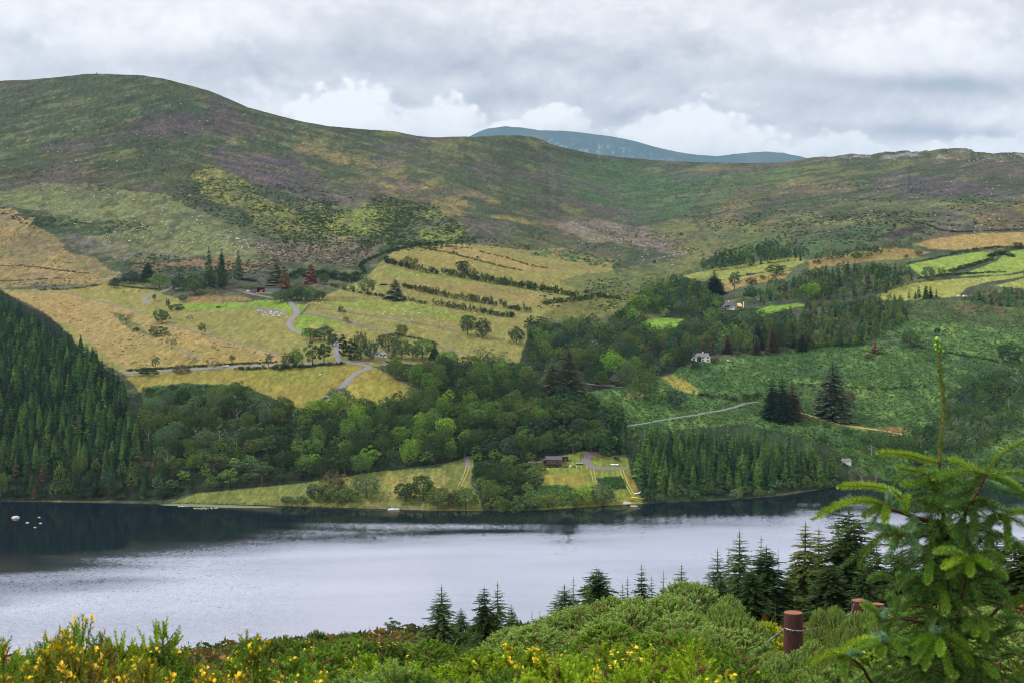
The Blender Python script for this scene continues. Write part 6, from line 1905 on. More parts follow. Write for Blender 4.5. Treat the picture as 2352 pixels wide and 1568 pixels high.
SH = sheep_mesh(); SH.materials.append(M_WOOL)
SHEEP = {'in the middle sheep field': [(1068, 727), (1092, 713), (1091, 721), (895, 701), (909, 704), (912, 706), (885, 718), (900, 724), (903, 725), (931, 718), (926, 723.5), (950, 709), (964, 722), (966, 720), (946, 735), (1025, 720), (1026, 717), (868, 719), (880, 723), (893, 690), (960, 721), (1052, 719), (926, 713)],
         'near the dark brown spruce': [(725, 697.5), (741, 696), (734, 699), (958, 633), (973, 655), (986, 658), (975, 655.5), (982, 640)],
         'in the upper fields': [(943, 575.5), (963, 581), (1003, 584), (1010, 594), (1048, 601), (1027, 603), (1133, 617), (1136, 620), (1117, 612), (1085, 610), (1176, 672), (1221, 679), (1235, 684), (1261, 688), (1150, 673), (1200, 690), (1080, 605)],
         'in the tan field on the right': [(2160, 556), (2190, 551), (2210, 562), (2240, 548), (2265, 555), (2300, 545), (2320, 558), (2170, 563), (2225, 557), (2280, 563), (2335, 548), (2140, 560)]}
rs = random.Random(4)
for zone, pts in SHEEP.items():
    for (x, y) in pts:
        o = link('sheep', SH); o.location = at(x, y, .03); o.rotation_euler = (0, 0, rs.choice([0.3, 3.4, 0, 2.9, 3.14, 1.0])); k = rs.uniform(.95, 1.2); o.scale = (k, k, k)
        tag(o, f'white sheep grazing {zone}', 'sheep', f'sheep {zone}')


def horse(px, py, rz, mat, label):
    me = bpy.data.meshes.new('horse')
    vs = [(-.75, 0, 1.2), (-.2, 0, 1.15), (.45, 0, 1.2), (.8, 0, 1.3), (1.25, 0, .85), (1.5, 0, .45), (1.68, 0, .25)]
    rad = [.28, .34, .30, .22, .15, .13, .08]
    es = [(i, i + 1) for i in range(6)]
    for (x, y, a) in ((-.75, .17, 0), (-.75, -.17, 0), (.5, .16, 2), (.5, -.16, 2)):
        k = len(vs)
        vs += [(x, y, .95), (x - (.06 if x < 0 else -.02), y, .5), (x, y, .03)]; rad += [.15, .08, .07]
        es += [(a, k), (k, k + 1), (k + 1, k + 2)]
    k = len(vs); vs += [(-1.05, 0, 1.15), (-1.15, 0, .6)]; rad += [.07, .05]; es += [(0, k), (k, k + 1)]
    me.from_pydata(vs, es, [])
    o = link('horse', me, mat)
    sk = o.modifiers.new('skin', 'SKIN')
    for i, r_ in enumerate(rad): me.skin_vertices[0].data[i].radius = (r_, r_)
    me.skin_vertices[0].data[1].use_root = True
    o.modifiers.new('smooth', 'SUBSURF').levels = 1
    o.location = at(px, py, .02); o.rotation_euler = (0, 0, rz)
    tag(o, label, 'horse')


horse(285, 672, math.radians(170), M_HORSE[2], 'dark horse grazing, left of three')
horse(298, 671, math.radians(10), M_HORSE[1], 'pale horse grazing, middle of three')
horse(319, 671, math.radians(-10), M_HORSE[0], 'bay horse grazing, right of three')

M_ROCK = material('pale_granite', lin(190, 186, 176), 0.9, 0.25, 0.7, bump=.5)


def boulder_mesh(seed):
    random.seed(seed)
    m = MB().blob((0, 0, .25), (1, .8, .62), 9, 6, .14)
    return m.mesh('boulder')


BM = [boulder_mesh(s) for s in (1, 2, 3)]
for b in BM: b.materials.append(M_ROCK)
BIG = [(873, 894, 2.2, 'largest pale boulder on the moor edge above the farm'), (427, 523, 0, 0)]
for (px_, py_, s_, lab) in ((546, 550, 2.6, 'grey boulder on the moor above the farm spruces'), (453, 507, 2.0, 'round grey boulder high on the green apron'), (372, 510, 1.8, 'pale boulder among gorse on the left hill'),
                            (436, 450, 1.8, 'white boulder in the yellow grass of the left hill'), (434, 533, 1.4, 'flat pale boulder on the green apron'), (298, 554, 1.8, 'white boulder at the foot of the green apron'),
                            (936, 896, 1.3, 'grey boulder in the lower field by the wood'), (810, 916, 1.1, 'small white boulder at the lower road'), (736, 860, 1.2, 'white boulder in the field above the wood'),
                            (113, 565, 1.5, 'pale boulder on the ochre hill'), (2202, 681, 2.4, 'pale boulder by the bracken wall corner'), (2216, 682, 2.6, 'grey boulder beside the right edge plantation'),
                            (120, 624, 1.5, 'cream boulder low on the ochre hill'), (870, 646 + 200, 0, 0)):
    if not s_: continue
    o = link('boulder', rs.choice(BM)); o.location = at(px_, py_, -.1); o.scale = (s_, s_, s_ * .8); o.rotation_euler = (0, 0, rs.uniform(0, 6)); tag(o, lab, 'boulder')
# lake rocks and lily pads
for (px_, py_, s_, lab) in ((36, 1189, 2.3, 'white rock standing in the dark water at left'), (63, 1200, 1.0, 'small white rock right of the large lake rock'), (335, 1154, 1.4, 'white rock at the foot of the left wood'), (93, 1201, .9, 'small pale rock farthest right in the dark water')):
    d = CAMH * F / (py_ - YH)
    o = link('lake_rock', rs.choice(BM)); o.location = ((px_ - CX) / F * d, d, -.15); o.scale = (s_, s_, s_ * .7); tag(o, lab, 'rock')


def scatter_np(pts, V, Fc, smin, smax, r, zs=1.0, sink=.1):
    Vs, Fs, k = [], [], 0
    for (x, y) in pts:
        s = r.uniform(smin, smax); a = r.uniform(0, 6.28); ca, sa = math.cos(a), math.sin(a)
        Vs.append(np.stack([(V[:, 0] * ca - V[:, 1] * sa) * s + x, (V[:, 0] * sa + V[:, 1] * ca) * s + y, V[:, 2] * s * zs + far_z(x, y) - sink * s], 1))
        Fs.append(Fc + k); k += len(V)
    return np.concatenate(Vs), np.concatenate(Fs)


def pts_in(poly, n, seed, dens=None):
    r = np.random.default_rng(seed)
    xs = [p[0] for p in poly]; ys = [p[1] for p in poly]
    px_ = r.uniform(min(xs), max(xs), n); py_ = r.uniform(min(ys), max(ys), n)
    ok = in_poly(px_, py_, poly)
    px_, py_ = px_[ok], py_[ok]
    d = far_depth(px_, py_); X = (px_ - CX) / F * d
    if dens is not None:
        m = dens(X, d, px_, py_, r.random(len(X)))
        X, d = X[m], d[m]
    return list(zip(X, d))


# scattered stones of the moor: nobody could count them
_b = MB().blob((0, 0, .3), (1, .8, .6), 5, 3, .1); bV = np.array(_b.V); bF = np.array(_b.Q)
pts = pts_in([(100, 430), (330, 445), (520, 515), (640, 590), (430, 592), (300, 570), (180, 540), (100, 490)], 420, 1, lambda X, Y, a, b, u: fbm(X / 40, Y / 60, 3) + u * .3 > .62)
pts += pts_in([(420, 500), (620, 560), (640, 595), (440, 560)], 160, 2)
pts += pts_in([(0, 200), (560, 250), (500, 400), (0, 380)], 60, 3)
pts += pts_in([(1400, 520), (1650, 590), (1560, 620), (1300, 560)], 120, 4)
pts += pts_in([(1800, 420), (2352, 400), (2352, 540), (1800, 540)], 160, 5)
pts += pts_in([(1880, 345), (2352, 345), (2352, 375), (1880, 366)], 220, 6, lambda X, Y, a, b, u: b > crest_y(a) + 1)
pts += pts_in([(590, 712), (655, 718), (650, 728), (600, 726)], 60, 7)
V, Fq = scatter_np(pts, bV, bF, .35, 1.5, random.Random(3))
tag(link('scattered_stones', mesh_np('scattered_stones', V, [Fq]), M_ROCK), kind='stuff')


# gorse and heather tussocks on the moor, rushes, and bracken: ground cover
def cover(name, sets, seed, tintset, clump=7, leaf=.55, attrmat=None, low=.3):
    r = np.random.default_rng(seed)
    P = np.concatenate([np.column_stack([np.array(pp), far_z_np(*np.array(pp).T), np.full(len(pp), s), np.full(len(pp), t), np.full(len(pp), q)]) for pp, s, t, q in sets if len(pp)])
    n = len(P)
    rep = np.repeat(P, clump, 0)
    s = rep[:, 3] * r.uniform(.6, 1.4, n)[np.repeat(np.arange(n), clump)]
    dirv = r.normal(size=(n * clump, 3)); dirv[:, 2] = np.abs(dirv[:, 2]) + .2; dirv /= np.linalg.norm(dirv, axis=1, keepdims=True)
    C0 = rep[:, :3] + dirv * s[:, None] * np.array([1.1, 1.1, .55]) * rep[:, 5:6] + np.array([0, 0, .0])
    V, Q = quads_from(C0, dirv + r.normal(scale=.35, size=dirv.shape), s * leaf * r.uniform(.7, 1.3, len(s)), r.uniform(.6, 1, len(s)), r)
    cols = np.array([GREEN[t] for t in tintset])[rep[:, 4].astype(int)] * r.uniform(.75, 1.25, (len(rep), 1))
    buf = np.ones((len(V), 4), np.float32); buf[:, :3] = np.repeat(cols, 4, 0)
    me = mesh_np(name, V, [Q])
    a_ = me.attributes.new('tint', 'FLOAT_COLOR', 'POINT'); a_.data.foreach_set('color', buf.ravel())
    return tag(link(name, me, M_LEAFT), kind='stuff')


GREEN['heather'] = lin(88, 74, 76)
GREEN['gorse'] = lin(66, 84, 52)
GREEN['brk'] = lin(98, 128, 66)
GREEN['brk2'] = lin(74, 104, 58)
GREEN['rush'] = lin(118, 116, 60)
GREEN['straw'] = lin(178, 150, 92)
nz = lambda sx, sy, th, o=0: (lambda X, Y, a, b, u: fbm(X / sx + o, Y / sy, 4, .6) + (u - .5) * .22 > th)
sets = [
    (pts_in([(380, 400), (700, 430), (1000, 470), (1100, 560), (860, 590), (640, 560), (420, 470)], 5200, 10, nz(70, 120, .52, 5)), 1.6, 0, 1),
    (pts_in([(100, 330), (600, 300), (1000, 400), (1300, 480), (1000, 470), (600, 430), (200, 420)], 2600, 9, nz(60, 90, .58, 6)), 1.3, 0, 1),
    (pts_in([(1500, 420), (1700, 420), (2352, 420), (2352, 520), (1900, 520), (1560, 520)], 2600, 8, nz(60, 90, .56, 4)), 1.5, 0, 1),
    (pts_in([(430, 385), (500, 385), (660, 470), (880, 560), (800, 590), (640, 545), (440, 440)], 5200, 11, nz(40, 70, .54)), 1.5, 0, 1),
    (pts_in([(680, 455), (900, 450), (1080, 520), (1040, 570), (820, 560), (700, 510)], 5200, 12, nz(36, 60, .54, 9)), 1.5, 0, 1),
    (pts_in([(-40, 470), (130, 500), (330, 510), (350, 530), (180, 548), (60, 520)], 1500, 13, nz(30, 50, .5, 4)), 1.4, 0, 1),
    (pts_in([(280, 580), (640, 600), (680, 640), (300, 640)], 1400, 14, nz(30, 40, .55, 6)), 1.4, 0, 1),
    (pts_in([(880, 550), (1250, 530), (1480, 600), (1400, 620), (1150, 570), (900, 580)], 2600, 15, nz(34, 50, .56, 2)), 1.3, 0, 1),
    (pts_in([(-40, 490), (240, 605), (280, 650), (100, 668), (-40, 668)], 2600, 16, nz(26, 40, .60, 1)), .8, 4, 1),
    (pts_in([(0, 380), (240, 360), (640, 440), (560, 500), (300, 440), (0, 440)], 2200, 17, nz(50, 80, .58, 3)), 1.4, 0, 1),
    (pts_in([(1240, 640), (1480, 640), (1400, 740), (1230, 740)], 1200, 18, nz(30, 40, .56, 7)), 1.2, 0, 1),
    (pts_in([(1600, 500), (2100, 480), (2150, 540), (1700, 590)], 2600, 19, nz(40, 60, .57, 8)), 1.5, 0, 1),
    (pts_in([(60, 675), (380, 745), (640, 820), (600, 835), (290, 845), (150, 745)], 1600, 20, nz(24, 36, .58, 5)), .7, 1, 1),
    (pts_in([(560, 560), (880, 550), (820, 610), (620, 600)], 2000, 21), .9, 5, 1),
    (pts_in([(1300, 500), (1560, 540), (1640, 595), (1440, 565)], 2000, 22), 1.0, 5, 1),
]
cover('gorse_scrub', sets, 5, ['gorse', 'dark', 'olive', 'mid', 'gorse', 'heather'])
brkp = [(1340, 908), (1430, 890), (1530, 876), (1560, 848), (1640, 832), (1760, 812), (1900, 792), (2040, 750), (2090, 694), (2400, 694), (2400, 1090), (2060, 1100), (1930, 1065), (1900, 1020), (1700, 975), (1430, 1008)]
nobk = [[(1516, 864), (1545, 858), (1610, 895), (1602, 908), (1560, 899)], [(2010, 976), (2090, 976), (2085, 1002), (2030, 1000)], [(2014, 678), (2210, 640), (2210, 690), (2030, 694)]]
roadp = [(1745, 922), (1712, 926), (1690, 934), (1658, 942), (1601, 952), (1546, 960), (1428, 981)]
bd = lambda X, Y, a, b, u: (~(in_poly(a, b, nobk[0]) | in_poly(a, b, nobk[1]) | in_poly(a, b, nobk[2]))) & (seg_dist(a, b, roadp) > 1.6) & (seg_dist(a, b, [(1832, 945), (1940, 977), (2000, 985), (2075, 998)]) > 3)
bp = pts_in(brkp, 26000, 31, bd)
half = len(bp) // 2
sets = [(bp[:half], .75, 0, 1), (bp[half:], .75, 1, 1), (pts_in([(1374, 1102), (1390, 1097), (1430, 1096), (1441, 1121), (1396, 1126)], 700, 32), .6, 1, 1),
        (pts_in([(1238, 1118), (1300, 1114), (1340, 1132), (1300, 1160), (1242, 1158)], 700, 33), .6, 0, 1), (pts_in([(325, 895), (420, 882), (540, 888), (600, 903), (560, 925), (400, 938)], 1200, 34), .8, 1, 1)]
cover('bracken', sets, 6, ['brk', 'brk2'], 6, .7)
# pale reed and grass tufts in the lake margin
sets = [(pts_in([(380, 1157), (430, 1150), (600, 1154), (760, 1160), (900, 1164), (1000, 1168), (700, 1163)], 900, 41), .5, 0, 1), (pts_in([(450, 1134), (700, 1110), (860, 1086), (1060, 1060), (1080, 1110), (1000, 1150), (600, 1155)], 1600, 42), .4, 1, 1)]
cover('reeds', sets, 7, ['rush', 'olive'], 6, .5)
# lily pads and weed bed
lp = MB()
rl = random.Random(2)
for (x0, y0, x1, y1, n) in ((410, 1161, 430, 1163, 14), (445, 1165, 500, 1168, 46), (85, 1186, 92, 1189, 4), (78, 1208, 84, 1211, 3)):
    for i in range(n):
        px_, py_ = rl.uniform(x0, x1), rl.uniform(y0, y1); d = CAMH * F / (py_ - YH)
        c = ((px_ - CX) / F * d, d); q = rl.uniform(.3, .8)
        lp.add([(c[0] + math.cos(w * .785) * q, c[1] + math.sin(w * .785) * q * 1.3, .03) for w in range(8)], [tuple(range(8))])
tag(lp.build('lily_pads', material('lily_pad', lin(190, 200, 140), .5, .2, .5)), kind='stuff')
wb = MB()
pts = [(362, 1158), (400, 1156), (470, 1157), (560, 1160), (640, 1163), (600, 1166), (520, 1165), (430, 1162), (380, 1160)]
V = []
for (px_, py_) in pts:
    d = CAMH * F / (py_ - YH); V.append(((px_ - CX) / F * d, d, .02))
wb.add(V, [tuple(range(len(V)))])
tag(wb.build('reed_bed', material('water_weed', lin(98, 108, 84), .9, .25, .3)), kind='stuff')

# ------------------------------------------------------------------ the near slope
M_GORSE = foliage_material('gorse_spines', 0.15, var=0.38)
M_PETAL = material('gorse_petal', (.95, .60, .015), 0.6, 0.18, 40.0)
M_TWIG = material('gorse_wood', lin(96, 74, 54), 0.95, 0.35, 12.0)
M_DEADSPINE = material('dead_gorse', lin(118, 88, 60), 0.95, 0.3, 14.0)


def gorse_np(seed, R=.5, H=1.0, n=430, spines=24, lmin=.07, lmax=.17, wide=.020, sw=1.0):
    """returns (spine verts, tris), (dead spine verts, tris), (shoot tips, dirs), stems"""
    r = np.random.default_rng(seed)
    # uneven dome: several humps
    hump = [(r.uniform(-.5, .5) * R, r.uniform(-.5, .5) * R, r.uniform(.75, 1.0) * H, r.uniform(.35, .6) * R) for _ in range(6)]
    def top(x, y):
        z = H * .45 * np.maximum(0, 1 - (x * x + y * y) / (R * R)) ** .5
        for hx, hy, hz, hr in hump:
            q = ((x - hx) ** 2 + (y - hy) ** 2) / (hr * hr)
            z = np.maximum(z, hz * np.sqrt(np.maximum(0, 1 - q)))
        return z
    th = r.uniform(0, 6.283, n); rd = R * np.sqrt(r.random(n)) * 1.02
    x, y = rd * np.cos(th), rd * np.sin(th)
    z = np.maximum(top(x, y), H * .12 * r.random(n))
    e = .02
    nx = -(top(x + e, y) - z) / e; ny = -(top(x, y + e) - z) / e
    D = np.stack([np.clip(nx, -1.4, 1.4) * .45, np.clip(ny, -1.4, 1.4) * .45, np.ones(n)], 1) + r.normal(scale=.28, size=(n, 3))
    D[:, 2] = np.abs(D[:, 2]); D /= np.linalg.norm(D, axis=1, keepdims=True)
    L = r.uniform(lmin, lmax, n)
    P = np.stack([x, y, z], 1) - D * (L * .55)[:, None]
    dead = (r.random(n) < .10) | (z < H * .3)

    def build(P, D, L, spines):
        m = len(P)
        if m == 0: return np.zeros((0, 3)), np.zeros((0, 3), int)
        rep = np.repeat(np.arange(m), spines)
        f = np.tile((np.arange(spines) + .5) / spines, m) + r.normal(scale=.02, size=m * spines)
        ang = np.tile(np.arange(spines) * 2.4, m) + np.repeat(r.uniform(0, 6.28, m), spines)
        d = D[rep]
        ref = np.where(np.abs(d[:, 2:3]) < .9, np.array([[0, 0, 1.0]]), np.array([[1.0, 0, 0]]))
        A = np.cross(d, ref); A /= np.linalg.norm(A, axis=1, keepdims=True); B = np.cross(d, A)
        o = A * np.cos(ang)[:, None] + B * np.sin(ang)[:, None]
        base = P[rep] + d * (L[rep] * f)[:, None]
        ln = wide * r.uniform(.7, 1.3, len(rep)) * (1.15 - .5 * f)
        tip = base + (o * .8 + d * .75) * ln[:, None]
        sd = np.cross(o, d) * (sw * (.0034 + .0026 * (1 - f)))[:, None]
        V = np.stack([base - sd, base + sd, tip], 1).reshape(-1, 3)
        T = np.arange(len(V)).reshape(-1, 3)
        # the green stem itself: a thin three-sided spike
        k = len(V)
        ref = np.where(np.abs(D[:, 2:3]) < .9, np.array([[0, 0, 1.0]]), np.array([[1.0, 0, 0]]))
        A = np.cross(D, ref); A /= np.linalg.norm(A, axis=1, keepdims=True); B = np.cross(D, A)
        w = .0045 * sw
        q = [P + A * w, P - A * w * .5 + B * w * .87, P - A * w * .5 - B * w * .87, P + D * L[:, None]]
        V2 = np.stack(q, 1).reshape(-1, 3)
        b = np.arange(m) * 4 + k
        T2 = np.concatenate([np.stack([b, b + 1, b + 3], 1), np.stack([b + 1, b + 2, b + 3], 1), np.stack([b + 2, b, b + 3], 1)])
        return np.concatenate([V, V2]), np.concatenate([T, T2])
    green = build(P[~dead], D[~dead], L[~dead], spines)
    brown = build(P[dead], D[dead], L[dead], spines // 2)
    st = MB()
    rr = random.Random(seed)
    for i in range(46):
        j = rr.randrange(n)
        q = Vector(P[j]); b0 = Vector((q.x * .12, q.y * .12, -.05))
        md = b0.lerp(q, .5) + Vector((rr.uniform(-.05, .05), rr.uniform(-.05, .05), .06))
        st.tube([b0, md, q], [.011, .007, .003], 4, False)
    up = (~dead) & (z > H * .4)
    return green, brown, (P[up], D[up], L[up]), st


def flowers_np(tips, frac, seed, per=4, size=.0085):
    r = np.random.default_rng(seed)
    P, D, L = tips
    idx = np.nonzero(r.random(len(P)) < frac)[0]
    Vs, Qs, k = [], [], 0
    for i in idx:
        for c in range(r.integers(2, per + 2)):
            d = D[i]
            p = P[i] + d * L[i] * r.uniform(.35, 1.0)
            o = r.normal(size=3); o -= d * (o @ d); o /= np.linalg.norm(o) + 1e-9
            p = p + o * .006
            s = size * r.uniform(.7, 1.25)
            f = o * .6 + d * .8; f /= np.linalg.norm(f)
            sd = np.cross(f, o); sd /= np.linalg.norm(sd) + 1e-9
            u = np.cross(sd, f)
            # banner petal, two wings, keel
            for (a, b) in (((p, p + sd * s + f * s, p + f * s * 2.1 + u * s * .9, p - sd * s + f * s), 0), ((p, p + f * s * .9 + u * -s * .2 + sd * s * .55, p + f * s * 1.7 - u * s * .25 + sd * s * .25, p + f * s * .8 - u * s * .1), 0),
                           ((p, p + f * s * .9 - u * s * .2 - sd * s * .55, p + f * s * 1.7 - u * s * .25 - sd * s * .25, p + f * s * .8 - u * s * .1), 0)):
                Vs += list(a); Qs.append((k, k + 1, k + 2, k + 3)); k += 4
    if not Vs: return None
    me = mesh_np('flowers', np.array(Vs), [np.array(Qs)])
    me.materials.append(M_PETAL)
    return me


GB = []
for s in range(5):
    g, b, tips, st = gorse_np(300 + s, n=760, spines=32, lmin=.05, lmax=.13, wide=.021)
    gm = mesh_np('spiny_shoots', g[0], [g[1]]); gm.materials.append(M_GORSE)
    bm = mesh_np('dead_shoots', b[0], [b[1]]); bm.materials.append(M_DEADSPINE)
    sm_ = st.mesh('stems'); sm_.materials.append(M_TWIG)
    GB.append((gm, bm, sm_, flowers_np(tips, .40, 400 + s, 5, .0088), flowers_np(tips, .06, 500 + s, 4, .0088)))
# bigger, softer, finer bush for the middle distance
GBIG = []
for s in range(3):
    g, b, tips, st = gorse_np(330 + s, R=1.1, H=1.8, n=2700, spines=17, lmin=.08, lmax=.17, wide=.030, sw=2.0)
    gm = mesh_np('spiny_shoots', g[0], [g[1]]); gm.materials.append(M_GORSE)
    bm = mesh_np('dead_shoots', b[0], [b[1]]); bm.materials.append(M_DEADSPINE)
    sm_ = st.mesh('stems'); sm_.materials.append(M_TWIG)
    GBIG.append((gm, bm, sm_, flowers_np(tips, .25, 430 + s, 3, .014), flowers_np(tips, .05, 530 + s, 3, .014)))
GT = {'fresh': lin(140, 168, 48), 'green': lin(112, 146, 54), 'grey': lin(132, 160, 84), 'deep': lin(88, 118, 52), 'brownish': lin(126, 130, 56)}


def gorse(px, topy, d, rad, tint, fl, label, big=False, r=random):
    """fl: 0 none, 1 a few, 2 many flowers"""
    p = near(px, d)
    tz = CAMH - (topy - YH) / F * d
    hh = max(tz - p.z, .35)
    lib = (GBIG if big else GB)
    gm, bm, sm_, f2, f1 = r.choice(lib)
    t = tag(empty('gorse_bush', p, r.uniform(0, 6.28)), label, 'gorse bush')
    t.scale = (rad / 1.1, rad / 1.1, hh / 1.8) if big else (rad / .5, rad / .5, hh)
    o = link('spiny_shoots', gm, None, t); k = r.uniform(.88, 1.12); c = GT[tint]; o.color = (c[0] * k, c[1] * k, c[2] * k, 1); o['kind'] = 'stuff'
    o = link('dead_shoots', bm, None, t); o['kind'] = 'stuff'
    o = link('stems', sm_, None, t); o['kind'] = 'stuff'
    if fl:
        o = link('flowers', f2 if fl == 2 else f1, None, t); o['kind'] = 'stuff'
    return t


rg = random.Random(11)
GORSE = [
    (-50, 1462, 4.6, .46, 'green', 2, 'gorse bush in full flower cut by the left edge'), (75, 1440, 4.9, .42, 'green', 2, 'tallest flowering gorse at far left with upright twigs'), (175, 1454, 5.0, .40, 'brownish', 2, 'brown stemmed gorse with single yellow flowers, left'),
    (255, 1462, 5.4, .44, 'green', 1, 'green gorse between the flowering ones at left'), (340, 1460, 5.9, .46, 'fresh', 1, 'fresh green gorse with soft top, lower left'), (430, 1456, 6.1, .48, 'deep', 1, 'deep green gorse with few flowers, lower left'),
    (120, 1500, 4.3, .42, 'brownish', 2, 'gorse with brown dead twigs in the bottom left corner'), (300, 1510, 4.6, .42, 'brownish', 2, 'flower sprinkled gorse at the bottom, left of the golden one'),
    (500, 1472, 5.2, .42, 'green', 2, 'golden gorse thick with blossom, lower left'), (585, 1476, 5.3, .42, 'green', 2, 'golden gorse thick with blossom, right of the other golden one'),
    (440, 1530, 4.5, .40, 'brownish', 2, 'dry brown gorse under the golden ones'), (600, 1530, 4.6, .40, 'green', 2, 'flowering gorse at the bottom under the golden ones'),
    (690, 1478, 8.5, .62, 'green', 1, 'dark topped gorse right of the golden ones'), (770, 1476, 10.5, .75, 'deep', 1, 'rounded gorse with orange specks, lower middle'), (700, 1525, 6.0, .55, 'fresh', 1, 'soft green gorse at the bottom, left of middle'),
    (810, 1530, 6.4, .60, 'grey', 0, 'plain grey green gorse at the bottom, left of middle'), (850, 1500, 9.0, .65, 'green', 1, 'green gorse with one orange cluster, lower middle'), (930, 1512, 8.5, .65, 'fresh', 0, 'pale green gorse under the small spruces'),
    (920, 1545, 6.0, .60, 'grey', 0, 'grey green gorse at the bottom in the middle'), (1030, 1520, 7.6, .62, 'green', 1, 'green gorse in front of the lone spruce'), (1060, 1548, 6.0, .55, 'deep', 0, 'deep green gorse at the bottom in the middle'),
    (1010, 1478, 16, 1.0, 'deep', 0, 'dark gorse mass at the foot of the lone spruce'), (1110, 1480, 15, 1.0, 'green', 0, 'gorse mass between the spruces at lower middle'), (1160, 1512, 8.0, .62, 'fresh', 1, 'bright gorse under the pair of spruces'),
    (1180, 1545, 6.0, .58, 'fresh', 1, 'yellow green gorse at the bottom, right of middle'), (1270, 1500, 6.6, .58, 'fresh', 2, 'yellow green gorse with small flowers, lower middle right'), (1340, 1462, 7.2, .55, 'green', 2, 'flowering gorse in front of the grey gorse bank'),
    (1420, 1490, 6.4, .58, 'fresh', 1, 'bright yellow green gorse, lower right of middle'), (1510, 1478, 7.4, .60, 'fresh', 1, 'fresh gorse below the tallest grey bush'), (1330, 1535, 5.4, .52, 'fresh', 1, 'bright gorse along the bottom, right of middle'),
    (1470, 1535, 5.4, .52, 'fresh', 2, 'bright gorse with scattered flowers along the bottom'), (1600, 1515, 6.0, .56, 'fresh', 1, 'yellow green gorse along the bottom left of the post'), (1620, 1480, 8.2, .62, 'green', 0, 'green gorse left of the rusty post foot'),
    (1720, 1500, 7.2, .60, 'green', 1, 'green gorse below the rusty post'), (1730, 1545, 5.6, .40, 'grey', 0, 'grey green gorse along the bottom below the post'), (1850, 1535, 8.4, .55, 'grey', 0, 'grey green gorse under the spruce sapling, left'),
    (1800, 1490, 10.5, .42, 'grey', 0, 'grey green gorse hiding the foot of the rusty post'), (1960, 1548, 8.4, .55, 'grey', 0, 'grey green gorse behind the lowest sapling branches'),
    (1200, 1428, 19, 1.3, 'grey', 0, 'grey green gorse at the left end of the bank'), (1270, 1402, 19, 1.4, 'grey', 0, 'rounded grey green gorse, second in the bank'), (1350, 1388, 18, 1.3, 'grey', 0, 'rounded grey green gorse below the dense spruce'),
    (1435, 1396, 17, 1.25, 'grey', 0, 'grey green gorse in the dip of the bank'), (1520, 1364, 17, 1.2, 'grey', 0, 'tall grey green gorse, left hump of the great bush'), (1605, 1350, 17, 1.2, 'grey', 0, 'tallest grey green gorse with pale shoots on top'),
    (1672, 1378, 16.5, .72, 'grey', 0, 'grey green gorse, right hump of the great bush'), (1560, 1420, 14, 1.1, 'grey', 0, 'grey green gorse in front of the great bush'), (1300, 1440, 14, 1.05, 'grey', 0, 'grey green gorse in front of the bank, left'), (1420, 1445, 13, 1.0, 'green', 0, 'green gorse in front of the bank, middle'),
    (1630, 1448, 13, .6, 'grey', 0, 'grey green gorse sloping down to the post'), (1760, 1436, 20, .8, 'fresh', 2, 'yellow flowering gorse just left of the rusty post'), (1925, 1390, 15.6, .42, 'grey', 0, 'round grey green gorse right of the rusty post'),
    (1968, 1400, 15.2, .40, 'grey', 0, 'grey green gorse in front of the second post'), (1912, 1482, 12.5, .38, 'deep', 0, 'dark hollow gorse right of the rusty post foot'), (1956, 1478, 11, .5, 'grey', 0, 'low grey green gorse left of the sapling stem'),
    (2080, 1400, 17, 1.1, 'green', 2, 'flowering gorse behind the sapling, left of its stem'), (2060, 1462, 11, .85, 'green', 1, 'green gorse behind the lower sapling whorls'), (2180, 1420, 13, 1.0, 'grey', 0, 'grey green gorse behind the sapling stem'), (2270, 1395, 16, 1.2, 'grey', 0, 'pale gorse right of the sapling stem'),
    (2350, 1410, 12, 1.0, 'grey', 0, 'pale gorse at the right edge'), (2240, 1480, 9, .8, 'deep', 1, 'dark gorse low behind the sapling'), (2340, 1500, 8, .75, 'deep', 1, 'dark gorse in the bottom right corner'), (2150, 1530, 8, .75, 'deep', 0, 'dark gorse at the foot of the sapling'),
    (660, 1462, 26, 1.3, 'deep', 1, 'far rounded gorse on the brow, left'), (740, 1462, 30, 1.5, 'deep', 1, 'far rounded gorse on the brow, second from left'), (830, 1474, 24, 1.3, 'green', 0, 'far gorse below the dwarf spruces'), (905, 1480, 22, 1.2, 'grey', 0, 'grey gorse below the brown grass brow'),
    (1240, 1432, 32, 1.7, 'deep', 0, 'far dark gorse left of the dense spruces'), (1450, 1392, 30, 1.6, 'green', 1, 'far green gorse under the ragged spruce'), (2030, 1400, 26, 1.5, 'green', 1, 'far gorse behind the second post'),
]
GORSE.append((2008, 1396, 17.5, .42, 'grey', 0, 'small grey green gorse hiding the third post'))
for (px_, ty, d_, rd, ti, fl, lab) in GORSE:
    gorse(px_, ty, d_, rd, ti, fl, lab, big=(d_ > 9.5), r=rg)

# heath, dead grass and low scrub carpeting the slope between the bushes
r = np.random.default_rng(77)
n = 5200
pxh = r.uniform(-300, 2700, n); dh = np.exp(r.uniform(math.log(7), math.log(240), n))
Xh = (pxh - CX) / F * dh; Zh = near_z(Xh, dh)
cl = 12
rep = np.repeat(np.arange(n), cl)
s = np.clip(dh * .010, .10, .9)[rep] * r.uniform(.5, 1.3, n * cl)
dv = r.normal(size=(n * cl, 3)); dv[:, 2] = np.abs(dv[:, 2]) + .5; dv /= np.linalg.norm(dv, axis=1, keepdims=True)
P0 = np.stack([Xh, dh, Zh], 1)[rep] + dv * s[:, None] * np.array([1.6, 1.6, .9])
V, Q = quads_from(P0, dv * .6 + r.normal(scale=.6, size=dv.shape), s * .55, r.uniform(.25, .6, len(s)), r)
tn = np.array([lin(88, 98, 52), lin(120, 96, 52), lin(74, 92, 50), lin(100, 104, 60), lin(128, 104, 64)])
